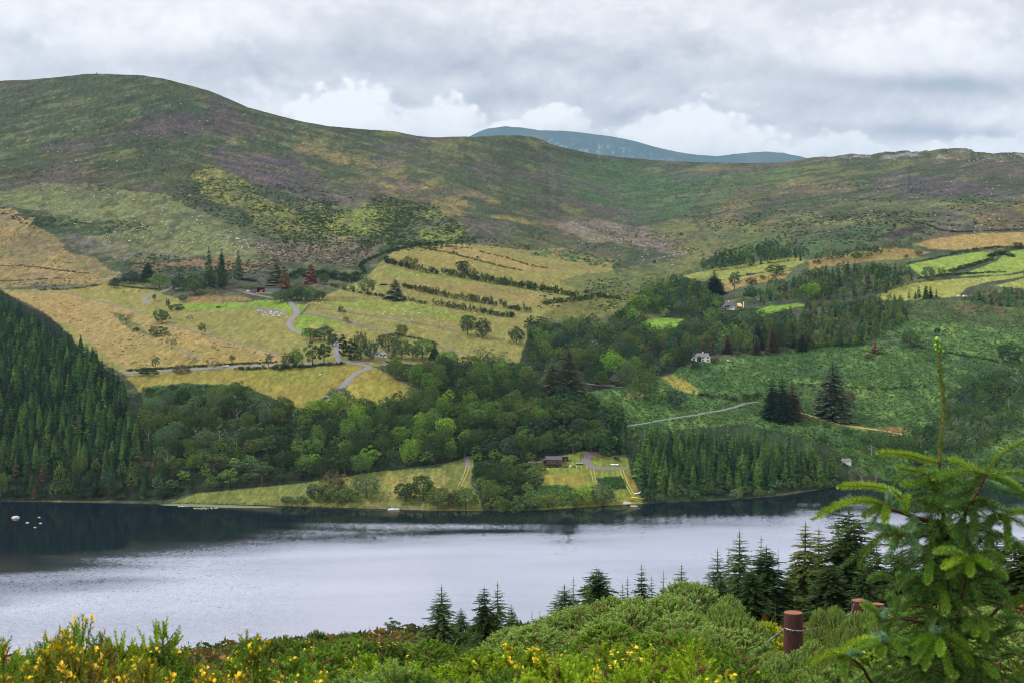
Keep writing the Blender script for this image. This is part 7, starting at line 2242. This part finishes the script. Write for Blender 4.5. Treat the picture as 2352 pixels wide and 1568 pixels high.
ci = (fbm(Xh / 9 + 4, dh / 9, 3) * 5.6 - .3 + r.uniform(-.6, .6, n)).clip(0, 4).astype(int)
buf = np.ones((len(V), 4), np.float32); buf[:, :3] = np.repeat((tn[ci])[rep] * r.uniform(.7, 1.2, (len(rep), 1)), 4, 0)
me = mesh_np('heath', V, [Q]); a_ = me.attributes.new('tint', 'FLOAT_COLOR', 'POINT'); a_.data.foreach_set('color', buf.ravel())
tag(link('heath', me, M_LEAFT), kind='stuff')

# ------------------------------------------------------------------ spruces on the near slope
def near_tree(kind, px, topy, d, wpx, tint, label, variant=None, r=rg):
    p = near(px, d, -.15)
    tz = CAMH - (topy - YH) / F * d
    t = put_tree(kind, p, (tz - p.z) / 1.02, wpx * d / F * (1.6 if kind == 'fine' and wpx > 26 else 1.0), tint, label, 'tree', r=r, jit=.08)
    if variant is not None:
        for c in t.children:
            if c.name.startswith('crown'): c.data = KINDS[kind][0][variant]
    return t


GREEN['sp'] = lin(74, 96, 58); GREEN['spd'] = lin(54, 72, 42); GREEN['spb'] = lin(82, 104, 78); GREEN['spo'] = lin(92, 104, 52)
NEARSP = [
    (1014, 1341, 98, 66, 'sp', 0, 'lone open spruce at the edge of the slope, left of the pair'), (1112, 1343, 92, 62, 'spd', 1, 'dense dark spruce, left of the close pair'), (1143, 1333, 96, 50, 'sp', 2, 'thin spruce with bare leader, right of the close pair'),
    (1059, 1392, 150, 34, 'spb', 0, 'small pale spruce behind the lone open one'), (1174, 1384, 140, 30, 'sp', 2, 'small thin spruce right of the close pair'), (1094, 1440, 88, 40, 'sp', 2, 'young ragged spruce at the foot of the close pair'),
    (1297, 1339, 120, 78, 'spb', 0, 'broad blue green spruce left of the dense one'), (1317, 1321, 126, 30, 'sp', 4, 'slim spruce with bare top left of the dense one'), (1371, 1299, 115, 78, 'spd', 3, 'dense dark spruce standing above the gorse bank'), (1350, 1338, 112, 40, 'spo', 1, 'smaller olive spruce hugging the dense dark one'), (1396, 1346, 118, 46, 'spd', 0, 'dark spruce on the right shoulder of the dense one'),
    (1441, 1321, 128, 34, 'sp', 4, 'ragged wind bent spruce with few boughs'), (1430, 1336, 130, 28, 'sp', 2, 'thin spruce just left of the ragged one'), (1474, 1292, 120, 44, 'spd', 0, 'dark spruce rising behind the gorse bank'), (1497, 1318, 132, 30, 'sp', 2, 'small spruce right of the dark one behind the gorse'),
    (1524, 1306, 140, 30, 'spb', 4, 'slim pale spruce behind the great gorse bush'), (1565, 1291, 125, 52, 'sp', 0, 'bushy spruce with brown tip behind the great gorse bush'), (1648, 1257, 120, 66, 'spb', 0, 'blue green spruce, leftmost of the tall group'), (1674, 1255, 128, 40, 'nbrown', 2, 'brownish spruce tip within the tall group'),
    (1699, 1214, 112, 72, 'sp', 0, 'tall tiered spruce left in the tall group'), (1748, 1224, 124, 50, 'spb', 2, 'thin high spruce in the middle of the tall group'), (1760, 1250, 104, 88, 'spd', 3, 'broad dark spruce filling the middle of the tall group'), (1788, 1252, 116, 24, 'sp', 4, 'almost bare spruce pole in the tall group'),
    (1850, 1195, 108, 80, 'spo', 1, 'tall olive spruce left of the darkest one'), (1881, 1205, 114, 70, 'spo', 1, 'olive spruce close behind the tall olive one'), (1926, 1192, 112, 60, 'sp', 0, 'open spruce just left of the darkest one'), (1950, 1158, 102, 104, 'spd', 3, 'darkest and tallest spruce left of the sapling'),
    (2014, 1245, 106, 70, 'spd', 1, 'dark spruce half hidden by sapling branches, left'), (2070, 1262, 98, 90, 'spd', 3, 'dark spruce behind the sapling stem, left'), (2140, 1250, 104, 90, 'spd', 1, 'dark spruce behind the sapling stem, middle'), (2210, 1240, 98, 90, 'spd', 3, 'dark spruce behind the sapling stem, right'), (2290, 1232, 104, 100, 'spd', 1, 'dark spruce behind the right sapling boughs'), (2360, 1226, 96, 100, 'spd', 3, 'dark spruce cut by the right edge'),
    (1820, 1290, 122, 60, 'spd', 1, 'short dark spruce between olive ones and the middle of the tall group'), (1725, 1300, 100, 60, 'spd', 3, 'short dense spruce under the tall tiered one'), (1905, 1290, 98, 70, 'spd', 3, 'short dense spruce in front of the olive pair'), (1985, 1300, 96, 60, 'spd', 1, 'short dense spruce right of the darkest one'),
    (1655, 1320, 106, 60, 'spd', 1, 'short dense spruce at the foot of the leftmost tall one'),
    # dwarf trees of the brow
    (748, 1447, 200, 12, 'spd', 4, 'dwarf leaning spruce on the brow, far left'), (784, 1447, 200, 18, 'spd', 2, 'dwarf spruce with flat top on the brow'), (824, 1446, 196, 22, 'spd', 2, 'dwarf rounded spruce on the brow'), (848, 1436, 198, 14, 'spd', 4, 'dwarf spruce with bare pole on the brow'), (862, 1447, 205, 11, 'spd', 1, 'tiny dark spruce on the brow'),
    (700, 1449, 190, 12, 'spd', 4, 'tiny bare spruce near the gorse, far left of the brow'), (640, 1458, 180, 16, 'spd', 2, 'tiny spruce behind the golden gorse'), (1222, 1396, 180, 12, 'spd', 4, 'tiny spruce left of the grey gorse bank'), (1240, 1398, 185, 14, 'spd', 4, 'tiny thin spruce above the grey gorse bank'),
]
for (px_, ty, d_, w_, ti, var_, lab) in NEARSP:
    near_tree('fine', px_, ty, d_, w_, ti, lab, var_)
for (kind, px_, ty, d_, w_, ti, lab) in (('tall', 902, 1417, 190, 32, 'mid', 'small birch on the brow with pale stem'), ('bush', 948, 1424, 185, 30, 'dark', 'dark round bush on the brow right of the birch'), ('bush', 880, 1440, 185, 22, 'mid', 'green bush on the brow left of the birch'), ('bush', 925, 1436, 190, 20, 'grey', 'grey bush on the brow between birch and dark bush'), ('bush', 976, 1430, 175, 26, 'dark', 'low dark bush by the lone open spruce')):
    near_tree(kind, px_, ty, d_, w_, ti, lab)
# seedlings between posts and spruces
for (px_, ty, d_, lab) in ((1826, 1356, 30, 'spruce seedling right above the rusty post'), (1781, 1372, 30, 'spruce seedling left of the rusty post'), (1972, 1353, 27, 'spruce seedling above the second post'), (2001, 1360, 27, 'spruce seedling right of the second post'), (2039, 1347, 27, 'taller spruce seedling behind the left sapling boughs')):
    near_tree('fine', px_, ty, d_, 24, 'sp', lab, 4)

# ------------------------------------------------------------------ fence posts and barbed wire
def rust_material():
    m = bpy.data.materials.new('rusted_steel')
    m.use_nodes = True
    T = NT(m.node_tree)
    out = T.n('ShaderNodeOutputMaterial'); bs = T.n('ShaderNodeBsdfPrincipled')
    tc = T.n('ShaderNodeTexCoord').outputs['Object']
    mp = T.n('ShaderNodeMapping'); T.l(tc, mp.inputs[0]); mp.inputs['Scale'].default_value = (9, 9, 1.6)
    st = T.noise(mp.outputs[0], 1.0, 5.0, 0.6)
    fn = T.noise(tc, 30.0, 4.0, 0.6)
    c = T.mix(T.ramp(st, .38, .62), lin(42, 23, 19), lin(66, 35, 26))
    c = T.mix(T.ramp(T.noise(mp.outputs[0], .7, 3.0), .55, .68), c, lin(20, 16, 18))
    c = T.mix(T.m('MULTIPLY', fn, .18), c, lin(120, 70, 46))
    T.l(c, bs.inputs['Base Color']); bs.inputs['Roughness'].default_value = .75; bs.inputs['Specular IOR Level'].default_value = .35
    b = T.n('ShaderNodeBump'); b.inputs['Strength'].default_value = .3; T.l(fn, b.inputs['Height']); T.l(b.outputs[0], bs.inputs['Normal'])
    T.l(bs.outputs[0], out.inputs[0])
    return m


M_RUST = rust_material()
M_RUSTTOP = material('rusted_cap', lin(138, 84, 58), .8, .25, 14.0)
M_WIRE = material('galvanised_wire', lin(150, 148, 152), .45, .2, 20.0, metal=.6)


def fence_post(px, topy, d, rad, label, lean=0.0):
    p = near(px, d)
    tz = CAMH - (topy - YH) / F * d
    hh = tz - p.z
    t = tag(empty('fence_post', (p.x, p.y, p.z)), label, 'post')
    t.rotation_euler = (0, lean, 0)
    MB().tube([(0, 0, -.4), (0, 0, hh - .02), (0, 0, hh - .004)], [rad, rad, rad * .97], 32, False).build('shaft', M_RUST, t, True)
    MB().tube([(0, 0, hh - .006), (0, 0, hh)], [rad * .97, rad * .94], 32).build('cap', M_RUSTTOP, t)
    return t, hh, p


post1, h1, pp1 = fence_post(1822, 1405, 15.0, .100, 'thick rusty fence post with three barbed wires round it')
post2, h2, pp2 = fence_post(1973, 1377, 19.5, .105, 'second rusty fence post with barbed wire over its top')
post3, h3, pp3 = fence_post(2006, 1385, 24.0, .105, 'third rusty post half hidden behind sapling branches', .05)


def barbed(pts, label):
    t = tag(empty('barbed_wire', pts[0]), label, 'wire')
    o = Vector(pts[0])
    m = MB().tube([Vector(p) - o for p in pts], .0045, 5)
    m.build('strand', M_WIRE, t)
    b = MB()
    L = 0
    for a_, c_ in zip(pts[:-1], pts[1:]):
        a_, c_ = Vector(a_), Vector(c_)
        n = max(1, int((c_ - a_).length / .11))
        for i in range(n):
            q = a_.lerp(c_, (i + .5) / n) - o
            for s_ in range(2):
                v = Vector((random.uniform(-1, 1), random.uniform(-1, 1), random.uniform(-1, 1))).normalized() * .018
                b.tube([q - v, q + v], [.0022, .0010], 3)
    x = b.build('barbs', M_WIRE, t); x['kind'] = 'stuff'


def around(c, rad, z, a0, a1, n, dz=0):
    return [(c.x + math.cos(a0 + (a1 - a0) * i / n) * rad, c.y + math.sin(a0 + (a1 - a0) * i / n) * rad, z + dz * i / n) for i in range(n + 1)]


for i, (dz, nm) in enumerate(((.155, 'top'), (.44, 'middle'), (.60, 'lowest'))):
    z = pp1.z + h1 - dz
    ring = around(pp1, .107, z, math.radians(205), math.radians(345), 12, -.03)
    left = near(1600, 13.5); right = Vector((pp2.x, pp2.y, pp2.z + h2 - dz))
    barbed([(left.x, left.y, z - .4), ((left.x + ring[0][0]) / 2, (left.y + ring[0][1]) / 2, z - .16)] + ring + [((right.x + ring[-1][0]) / 2, (right.y + ring[-1][1]) / 2, (right.z + ring[-1][2]) / 2 - .05), (right.x - .1, right.y - .03, right.z)], nm + ' barbed wire wound round the thick rusty post')
zt = pp2.z + h2
barbed([(pp2.x - .16, pp2.y - .05, zt - .35), (pp2.x - .09, pp2.y - .07, zt - .05), (pp2.x - .03, pp2.y - .04, zt + .03), (pp2.x + .05, pp2.y, zt + .03), (pp2.x + .10, pp2.y + .05, zt - .02), (pp2.x * .5 + pp3.x * .5, pp2.y * .5 + pp3.y * .5, zt * .5 + (pp3.z + h3) * .5 - .06), (pp3.x - .02, pp3.y - .11, pp3.z + h3 - .02), (pp3.x + .5, pp3.y + .5, pp3.z + h3 - .25)], 'coil of barbed wire lying over the second post')

# ------------------------------------------------------------------ the spruce sapling in front
M_SAPBARK = material('sapling_bark', lin(80, 54, 42), .9, .35, 25.0, bump=.4)
M_SHOOT = material('young_shoot_bark', lin(140, 112, 52), .8, .25, 30.0)
M_NEEDLES = foliage_material('spruce_needles', 0.18, var=.55)
M_BUD = material('spruce_bud', lin(150, 190, 60), .6, .2, 30.0)
SD = 7.0


def sp(px, py, off=0.0):
    d = SD + off
    return Vector(((px - CX) / F * d, d, CAMH - (py - YH) / F * d))


sap_base = near(2158, SD)
sap = tag(empty('spruce_sapling', sap_base), 'young spruce with long bare leader close to the camera at right', 'tree')


def curve_pts(pts, n):
    """smooth polyline through the given points"""
    P = [Vector(p) for p in pts]
    out = []
    for i in range(len(P) - 1):
        p0, p1, p2, p3 = P[max(i - 1, 0)], P[i], P[i + 1], P[min(i + 2, len(P) - 1)]
        for k in range(n):
            t = k / n
            out.append(.5 * ((2 * p1) + (p2 - p0) * t + (2 * p0 - 5 * p1 + 4 * p2 - p3) * t * t + (3 * p1 - p0 - 3 * p2 + p3) * t ** 3))
    out.append(P[-1])
    return out


rn = np.random.default_rng(19)


def needles_np(pts, dens=820, ln=.024, lo=.0, spread=.95, fwd=.62, up=.22):
    """needles along a shoot: forward pointing, thicker on the upper side"""
    P = np.array([tuple(p) for p in pts])
    seg = np.linalg.norm(np.diff(P, axis=0), axis=1); cum = np.concatenate([[0], np.cumsum(seg)])
    n = max(12, int(cum[-1] * dens))
    s = np.sort(rn.uniform(lo * cum[-1], cum[-1], n))
    B = np.stack([np.interp(s, cum, P[:, i]) for i in range(3)], 1)
    T = np.stack([np.interp(np.minimum(s + .004, cum[-1]), cum, P[:, i]) for i in range(3)], 1) - np.stack([np.interp(np.maximum(s - .004, 0), cum, P[:, i]) for i in range(3)], 1)
    T /= np.linalg.norm(T, axis=1, keepdims=True) + 1e-9
    ref = np.where(np.abs(T[:, 2:3]) < .92, np.array([[0, 0, 1.0]]), np.array([[0.0, 1.0, 0]]))
    A = np.cross(T, ref); A /= np.linalg.norm(A, axis=1, keepdims=True); U = np.cross(A, T)
    a = rn.uniform(0, 6.283, n)
    o = A * np.cos(a)[:, None] + U * np.sin(a)[:, None] + np.array([0, 0, up])
    f = s / cum[-1]
    l = ln * rn.uniform(.75, 1.15, n) * np.interp(f, [0, .08, .85, 1.0], [.7, 1, 1, .6])
    dr = o * spread + T * (fwd + .5 * (f > .93))[:, None]
    dr /= np.linalg.norm(dr, axis=1, keepdims=True)
    sd = np.cross(dr, T); sd /= np.linalg.norm(sd, axis=1, keepdims=True) + 1e-9
    w = .0014
    mid = B + dr * (l * .5)[:, None]
    V = np.stack([B - sd * w * .6, mid - sd * w, B + dr * l[:, None], mid + sd * w], 1).reshape(-1, 3)
    return V, np.arange(len(V)).reshape(-1, 4)


def shoot(pts, r0=.0045, r1=.0022, tint=(104, 138, 52), dens=820, ln=.024, woody=False, name='shoot', up=.22, off=(0, 0), parent=sap):
    """pts in frame coordinates; off gives depth at start and end"""
    n = len(pts)
    W3 = [sp(x, y, off[0] + (off[1] - off[0]) * (i / (n - 1)) ** 1.2) - sap_base for i, (x, y) in enumerate(pts)]
    C3 = curve_pts(W3, 7)
    m = len(C3)
    o = MB().tube(C3, [r0 + (r1 - r0) * i / (m - 1) for i in range(m)], 6).build(name, M_SAPBARK if woody else M_SHOOT, parent, True)
    V, Q = needles_np(C3, dens, ln, .25 if woody else 0, up=up)
    me = mesh_np('needles', V, [Q])
    q = link('needles', me, M_NEEDLES, o); k = rn.uniform(.85, 1.15); c = lin(*tint); q.color = (c[0] * k, c[1] * k, c[2] * k, 1); q['kind'] = 'stuff'
    return o


# stem: two leaders that part at about mid height
stem = [(2158, 1062), (2160, 1100), (2164, 1150), (2168, 1200), (2172, 1240), (2174, 1275), (2172, 1330), (2166, 1400), (2160, 1480), (2156, 1560), (2156, 1700), (2158, 1890)]
C3 = curve_pts([sp(x, y) - sap_base for x, y in stem], 6)
nn = len(C3)
MB().tube(C3, [np.interp(i / nn, [0, .2, .4, .6, 1], [.006, .010, .017, .021, .030]) for i in range(nn)], 9).build('trunk', M_SAPBARK, sap, True)
fork = [(2265, 1088), (2254, 1112), (2243, 1134), (2230, 1156), (2210, 1192), (2192, 1222), (2177, 1250)]
C3 = curve_pts([sp(x, y, -.10 + .10 * i / 6) - sap_base for i, (x, y) in enumerate(fork)], 6)
nn = len(C3)
MB().tube(C3, [np.interp(i / nn, [0, 1], [.007, .013]) for i in range(nn)], 8).build('fork_stem', M_SAPBARK, sap, True)
b = [(2028, 1159), (2046, 1168), (2075, 1178), (2105, 1187), (2140, 1199), (2170, 1214)]
C3 = curve_pts([sp(x, y, -.25 + .25 * i / 5) - sap_base for i, (x, y) in enumerate(b)], 5); nn = len(C3)
MB().tube(C3, [.006 + .006 * i / nn for i in range(nn)], 7).build('bough', M_SAPBARK, sap, True)
b = [(2227, 1284), (2221, 1322), (2212, 1360), (2206, 1384), (2200, 1432), (2180, 1480), (2162, 1510)]
C3 = curve_pts([sp(x, y, -.22 + .22 * i / 6) - sap_base for i, (x, y) in enumerate(b)], 5); nn = len(C3)
MB().tube(C3, [.006 + .006 * i / nn for i in range(nn)], 7).build('bough', M_SAPBARK, sap, True)
b = [(2352, 1398), (2320, 1392), (2296, 1394), (2272, 1418), (2240, 1445), (2200, 1480), (2162, 1510)]
C3 = curve_pts([sp(x, y, .05) - sap_base for i, (x, y) in enumerate(b)], 5); nn = len(C3)
MB().tube(C3, [.006 + .005 * i / nn for i in range(nn)], 7).build('bough', M_SAPBARK, sap, True)
b = [(1943, 1507), (1965, 1518), (1984, 1536), (2003, 1566), (2060, 1600), (2150, 1640)]
C3 = curve_pts([sp(x, y, -.35 + .35 * i / 5) - sap_base for i, (x, y) in enumerate(b)], 5); nn = len(C3)
MB().tube(C3, [.005 + .005 * i / nn for i in range(nn)], 7).build('bough', M_SAPBARK, sap, True)
b = [(2028, 1480), (2060, 1492), (2100, 1520), (2155, 1560)]
C3 = curve_pts([sp(x, y, -.3 + .3 * i / 3) - sap_base for i, (x, y) in enumerate(b)], 5); nn = len(C3)
MB().tube(C3, [.005 + .005 * i / nn for i in range(nn)], 7).build('bough', M_SAPBARK, sap, True)
b = [(2026, 1424), (2070, 1420), (2120, 1430), (2163, 1450)]
C3 = curve_pts([sp(x, y, -.2 + .2 * i / 3) - sap_base for i, (x, y) in enumerate(b)], 5); nn = len(C3)
MB().tube(C3, [.004 + .005 * i / nn for i in range(nn)], 7).build('bough', M_SAPBARK, sap, True)

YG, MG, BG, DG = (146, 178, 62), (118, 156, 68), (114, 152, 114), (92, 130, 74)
# leader
o = shoot([(2158, 1062), (2160, 1010), (2166, 965), (2168, 925), (2164, 885), (2158, 845), (2157, 810), (2152, 782)], .0070, .0050, (104, 146, 84), 2600, .030, name='leader', up=.0)
for (x, y, s_) in ((2152, 779, .011), (2149, 792, .008), (2157, 795, .008), (2150, 803, .006), (2166, 806, .007), (2156, 806, .008)):
    MB().blob(tuple(sp(x, y) - sap_base), (s_, s_, s_ * 1.1), 8, 6, .12).build('bud', M_BUD, sap, True)
SHOOTS = [
    ([(2160, 1063), (2125, 1055), (2090, 1045), (2050, 1041), (2016, 1039)], YG, (0, -.15)), ([(2156, 1087), (2130, 1084), (2105, 1081), (2080, 1076), (2062, 1073)], MG, (0, -.05)), ([(2262, 1089), (2228, 1080), (2194, 1083), (2165, 1091), (2143, 1098)], MG, (-.1, -.3)),
    ([(2262, 1086), (2240, 1076), (2223, 1068), (2200, 1060), (2183, 1055)], YG, (-.1, .05)), ([(2265, 1086), (2280, 1062), (2301, 1042), (2328, 1025), (2356, 1013), (2400, 995)], (112, 146, 60), (-.1, -.15)), ([(2267, 1088), (2290, 1086), (2312, 1083), (2335, 1083), (2360, 1087), (2400, 1094)], MG, (-.1, -.2)),
    ([(2267, 1090), (2290, 1096), (2312, 1104), (2335, 1118), (2362, 1140)], MG, (-.1, .05)), ([(2258, 1106), (2275, 1112), (2301, 1122), (2330, 1130), (2360, 1142)], BG, (-.08, .15)), ([(2028, 1159), (2010, 1153), (1986, 1149), (1960, 1150), (1935, 1156), (1905, 1169), (1866, 1192)], YG, (-.25, -.45)),
    ([(2076, 1150), (2060, 1134), (2045, 1126), (2020, 1119), (1990, 1115), (1955, 1115), (1927, 1117)], YG, (-.15, -.35)), ([(2030, 1162), (2010, 1170), (1983, 1184)], MG, (-.25, -.35)), ([(2028, 1165), (2012, 1188), (1992, 1217)], DG, (-.25, -.2)), ([(2044, 1168), (2042, 1150), (2042, 1130)], BG, (-.25, -.3)), ([(2034, 1164), (2034, 1176), (2032, 1194)], (126, 160, 62), (-.27, -.42)),
    ([(2085, 1182), (2080, 1160), (2084, 1138)], (120, 156, 56), (-.2, -.35)), ([(2100, 1186), (2096, 1200), (2090, 1216)], BG, (-.2, -.35)), ([(2168, 1214), (2120, 1216), (2077, 1224), (2050, 1214), (2025, 1210), (1992, 1215)], BG, (0, -.3)), ([(2077, 1225), (2050, 1224), (2028, 1228), (2008, 1244), (1990, 1266), (1973, 1298)], (112, 148, 66), (-.2, -.4)),
    ([(2077, 1226), (2062, 1246), (2050, 1262), (2033, 1288)], DG, (-.2, -.1)), ([(2078, 1226), (2092, 1236), (2102, 1252), (2110, 1270)], BG, (-.2, -.4)), ([(2227, 1284), (2200, 1268), (2175, 1263), (2147, 1265)], MG, (-.22, -.4)), ([(2227, 1284), (2205, 1284), (2185, 1290), (2166, 1301)], YG, (-.22, -.45)), ([(2226, 1286), (2204, 1300), (2178, 1321)], MG, (-.22, -.3)),
    ([(2227, 1286), (2228, 1300), (2228, 1318)], (124, 160, 56), (-.24, -.42)), ([(2228, 1283), (2246, 1282), (2262, 1290), (2275, 1302)], (118, 156, 56), (-.22, -.45)), ([(2230, 1284), (2262, 1290), (2288, 1302), (2310, 1327)], MG, (-.22, -.1)), ([(2230, 1280), (2256, 1272), (2280, 1272), (2302, 1283)], MG, (-.22, .1)), ([(2230, 1290), (2256, 1302), (2282, 1322)], DG, (-.2, 0)), ([(2226, 1280), (2223, 1270), (2221, 1260)], BG, (-.22, -.2)),
    ([(2155, 1340), (2166, 1362), (2172, 1385), (2170, 1408)], MG, (-.1, -.4)), ([(2137, 1286), (2134, 1305), (2130, 1337)], MG, (-.1, -.4)), ([(2160, 1335), (2120, 1352), (2080, 1370), (2044, 1386)], DG, (0, -.2)), ([(2026, 1424), (2010, 1404), (1995, 1392), (1980, 1386)], MG, (-.2, -.35)), ([(2026, 1425), (2006, 1424), (1986, 1433)], MG, (-.2, -.3)), ([(2026, 1424), (2034, 1410), (2050, 1404), (2066, 1410)], DG, (-.2, -.2)), ([(2026, 1426), (2030, 1412), (2030, 1400)], BG, (-.2, -.4)),
    ([(2028, 1479), (2005, 1470), (1982, 1468), (1955, 1478), (1928, 1493)], YG, (-.3, -.45)), ([(2028, 1480), (2000, 1478), (1964, 1487)], (112, 150, 60), (-.3, -.5)), ([(2028, 1480), (2052, 1480), (2075, 1497)], MG, (-.3, -.45)), ([(2028, 1479), (2056, 1472), (2086, 1476)], MG, (-.3, -.2)), ([(2028, 1481), (2026, 1492), (2023, 1508)], (120, 156, 66), (-.3, -.5)), ([(2028, 1481), (2042, 1500), (2054, 1528)], DG, (-.3, -.3)), ([(2028, 1478), (2016, 1466), (2006, 1458)], BG, (-.3, -.2)), ([(2028, 1479), (2030, 1466), (2022, 1456)], BG, (-.3, -.4)),
    ([(2155, 1464), (2148, 1452), (2143, 1441)], BG, (-.2, -.3)), ([(2155, 1465), (2125, 1464), (2095, 1477)], (108, 148, 52), (-.25, -.45)), ([(2155, 1466), (2124, 1476), (2098, 1520)], MG, (-.25, -.5)), ([(2155, 1467), (2140, 1490), (2124, 1534)], MG, (-.25, -.5)), ([(2156, 1467), (2160, 1480), (2160, 1500)], (128, 166, 60), (-.25, -.5)), ([(2157, 1467), (2170, 1500), (2182, 1548)], MG, (-.25, -.5)), ([(2158, 1466), (2196, 1484), (2234, 1526)], (106, 146, 54), (-.25, -.45)),
    ([(2158, 1465), (2192, 1464), (2230, 1487)], (108, 148, 54), (-.25, -.4)), ([(2157, 1464), (2180, 1454), (2210, 1463)], MG, (-.25, -.1)), ([(2157, 1464), (2164, 1450), (2172, 1444)], BG, (-.25, -.2)), ([(1943, 1506), (1925, 1499), (1902, 1500), (1878, 1511), (1855, 1526)], YG, (-.35, -.5)), ([(1943, 1507), (1912, 1512), (1876, 1532)], MG, (-.35, -.4)), ([(1943, 1508), (1940, 1526), (1936, 1552)], MG, (-.35, -.5)), ([(1944, 1508), (1952, 1524), (1954, 1552)], DG, (-.35, -.4)), ([(1945, 1505), (1960, 1498), (1976, 1500)], BG, (-.35, -.3)),
    ([(2247, 1424), (2230, 1428), (2215, 1444)], MG, (-.1, -.3)), ([(2247, 1424), (2258, 1438), (2264, 1466)], MG, (-.1, -.35)), ([(2247, 1423), (2268, 1424), (2284, 1438)], MG, (-.1, -.2)), ([(2246, 1424), (2242, 1440), (2240, 1456)], (112, 150, 60), (-.1, -.35)), ([(2299, 1184), (2325, 1176), (2356, 1174)], MG, (0, -.2)), ([(2299, 1185), (2325, 1190), (2354, 1207)], MG, (0, -.1)), ([(2299, 1185), (2311, 1195), (2314, 1224), (2315, 1260)], (104, 142, 60), (0, -.3)), ([(2299, 1185), (2280, 1190), (2268, 1212)], DG, (0, -.2)), ([(2190, 1226), (2240, 1206), (2299, 1184)], DG, (0, 0)),
    ([(2170, 1235), (2200, 1222), (2226, 1226), (2238, 1240)], BG, (0, -.25)), ([(2262, 1092), (2236, 1108), (2206, 1120), (2180, 1126)], DG, (-.1, -.3)), ([(2250, 1118), (2220, 1136), (2196, 1152), (2176, 1158)], DG, (-.1, -.3)), ([(2165, 1110), (2130, 1106), (2096, 1112), (2070, 1110)], MG, (0, -.2)), ([(2164, 1130), (2128, 1128), (2090, 1138)], DG, (0, .1)), ([(2242, 1140), (2262, 1150), (2284, 1172), (2296, 1200)], DG, (-.1, -.2)), ([(2230, 1160), (2236, 1190), (2240, 1230)], DG, (-.1, -.3)), ([(2215, 1186), (2206, 1214), (2206, 1250)], DG, (-.1, -.3)),
    ([(2300, 1500), (2320, 1510), (2352, 1540)], MG, (-.1, -.2)), ([(2240, 1540), (2262, 1530), (2290, 1552)], MG, (-.1, -.3)), ([(2200, 1545), (2190, 1552), (2170, 1575)], MG, (-.2, -.3)), ([(2352, 1370), (2330, 1380), (2310, 1396)], MG, (.1, -.1)), ([(2330, 1440), (2300, 1450), (2276, 1470)], DG, (.1, -.1)), ([(2070, 1545), (2040, 1548), (2010, 1575)], DG, (-.2, -.3)), ([(2352, 1250), (2330, 1256), (2306, 1268)], DG, (.2, .1)),
]
for pts, tint, off in SHOOTS:
    shoot(pts, .0036, .002, tint=tint, off=off, dens=2500, ln=.032)
# inner foliage: the older, shaded twigs round the stem
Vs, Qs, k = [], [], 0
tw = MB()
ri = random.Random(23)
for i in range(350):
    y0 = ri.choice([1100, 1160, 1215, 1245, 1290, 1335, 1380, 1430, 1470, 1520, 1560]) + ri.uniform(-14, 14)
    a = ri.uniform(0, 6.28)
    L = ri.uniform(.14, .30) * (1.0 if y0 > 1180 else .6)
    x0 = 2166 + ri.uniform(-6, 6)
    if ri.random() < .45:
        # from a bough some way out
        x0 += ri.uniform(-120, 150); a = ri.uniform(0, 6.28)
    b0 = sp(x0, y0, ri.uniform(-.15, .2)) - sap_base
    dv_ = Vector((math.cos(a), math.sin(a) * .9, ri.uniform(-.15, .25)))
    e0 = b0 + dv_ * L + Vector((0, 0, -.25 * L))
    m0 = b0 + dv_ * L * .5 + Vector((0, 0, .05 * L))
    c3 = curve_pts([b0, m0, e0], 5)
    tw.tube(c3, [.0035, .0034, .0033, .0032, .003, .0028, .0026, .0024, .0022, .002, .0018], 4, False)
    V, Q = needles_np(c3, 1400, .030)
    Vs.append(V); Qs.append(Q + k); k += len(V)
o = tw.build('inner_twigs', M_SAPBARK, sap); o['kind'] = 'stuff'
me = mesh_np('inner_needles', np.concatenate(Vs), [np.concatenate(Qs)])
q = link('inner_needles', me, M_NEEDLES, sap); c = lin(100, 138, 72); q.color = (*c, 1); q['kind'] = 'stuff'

# ---- the air of the valley
def build_haze():
    m = bpy.data.materials.new('valley_air')
    m.use_nodes = True
    T = NT(m.node_tree)
    out = T.n('ShaderNodeOutputMaterial')
    v = T.n('ShaderNodeVolumePrincipled')
    v.inputs['Color'].default_value = (0.45, 0.74, 1.0, 1)
    v.inputs['Density'].default_value = 0.000023
    v.inputs['Anisotropy'].default_value = 0.2
    T.l(v.outputs[0], out.inputs['Volume'])
    h = MB().box(-12000, 12000, -300, 19500, -900, 2120).build('haze', m)
    tag(h, kind='stuff')


build_haze()
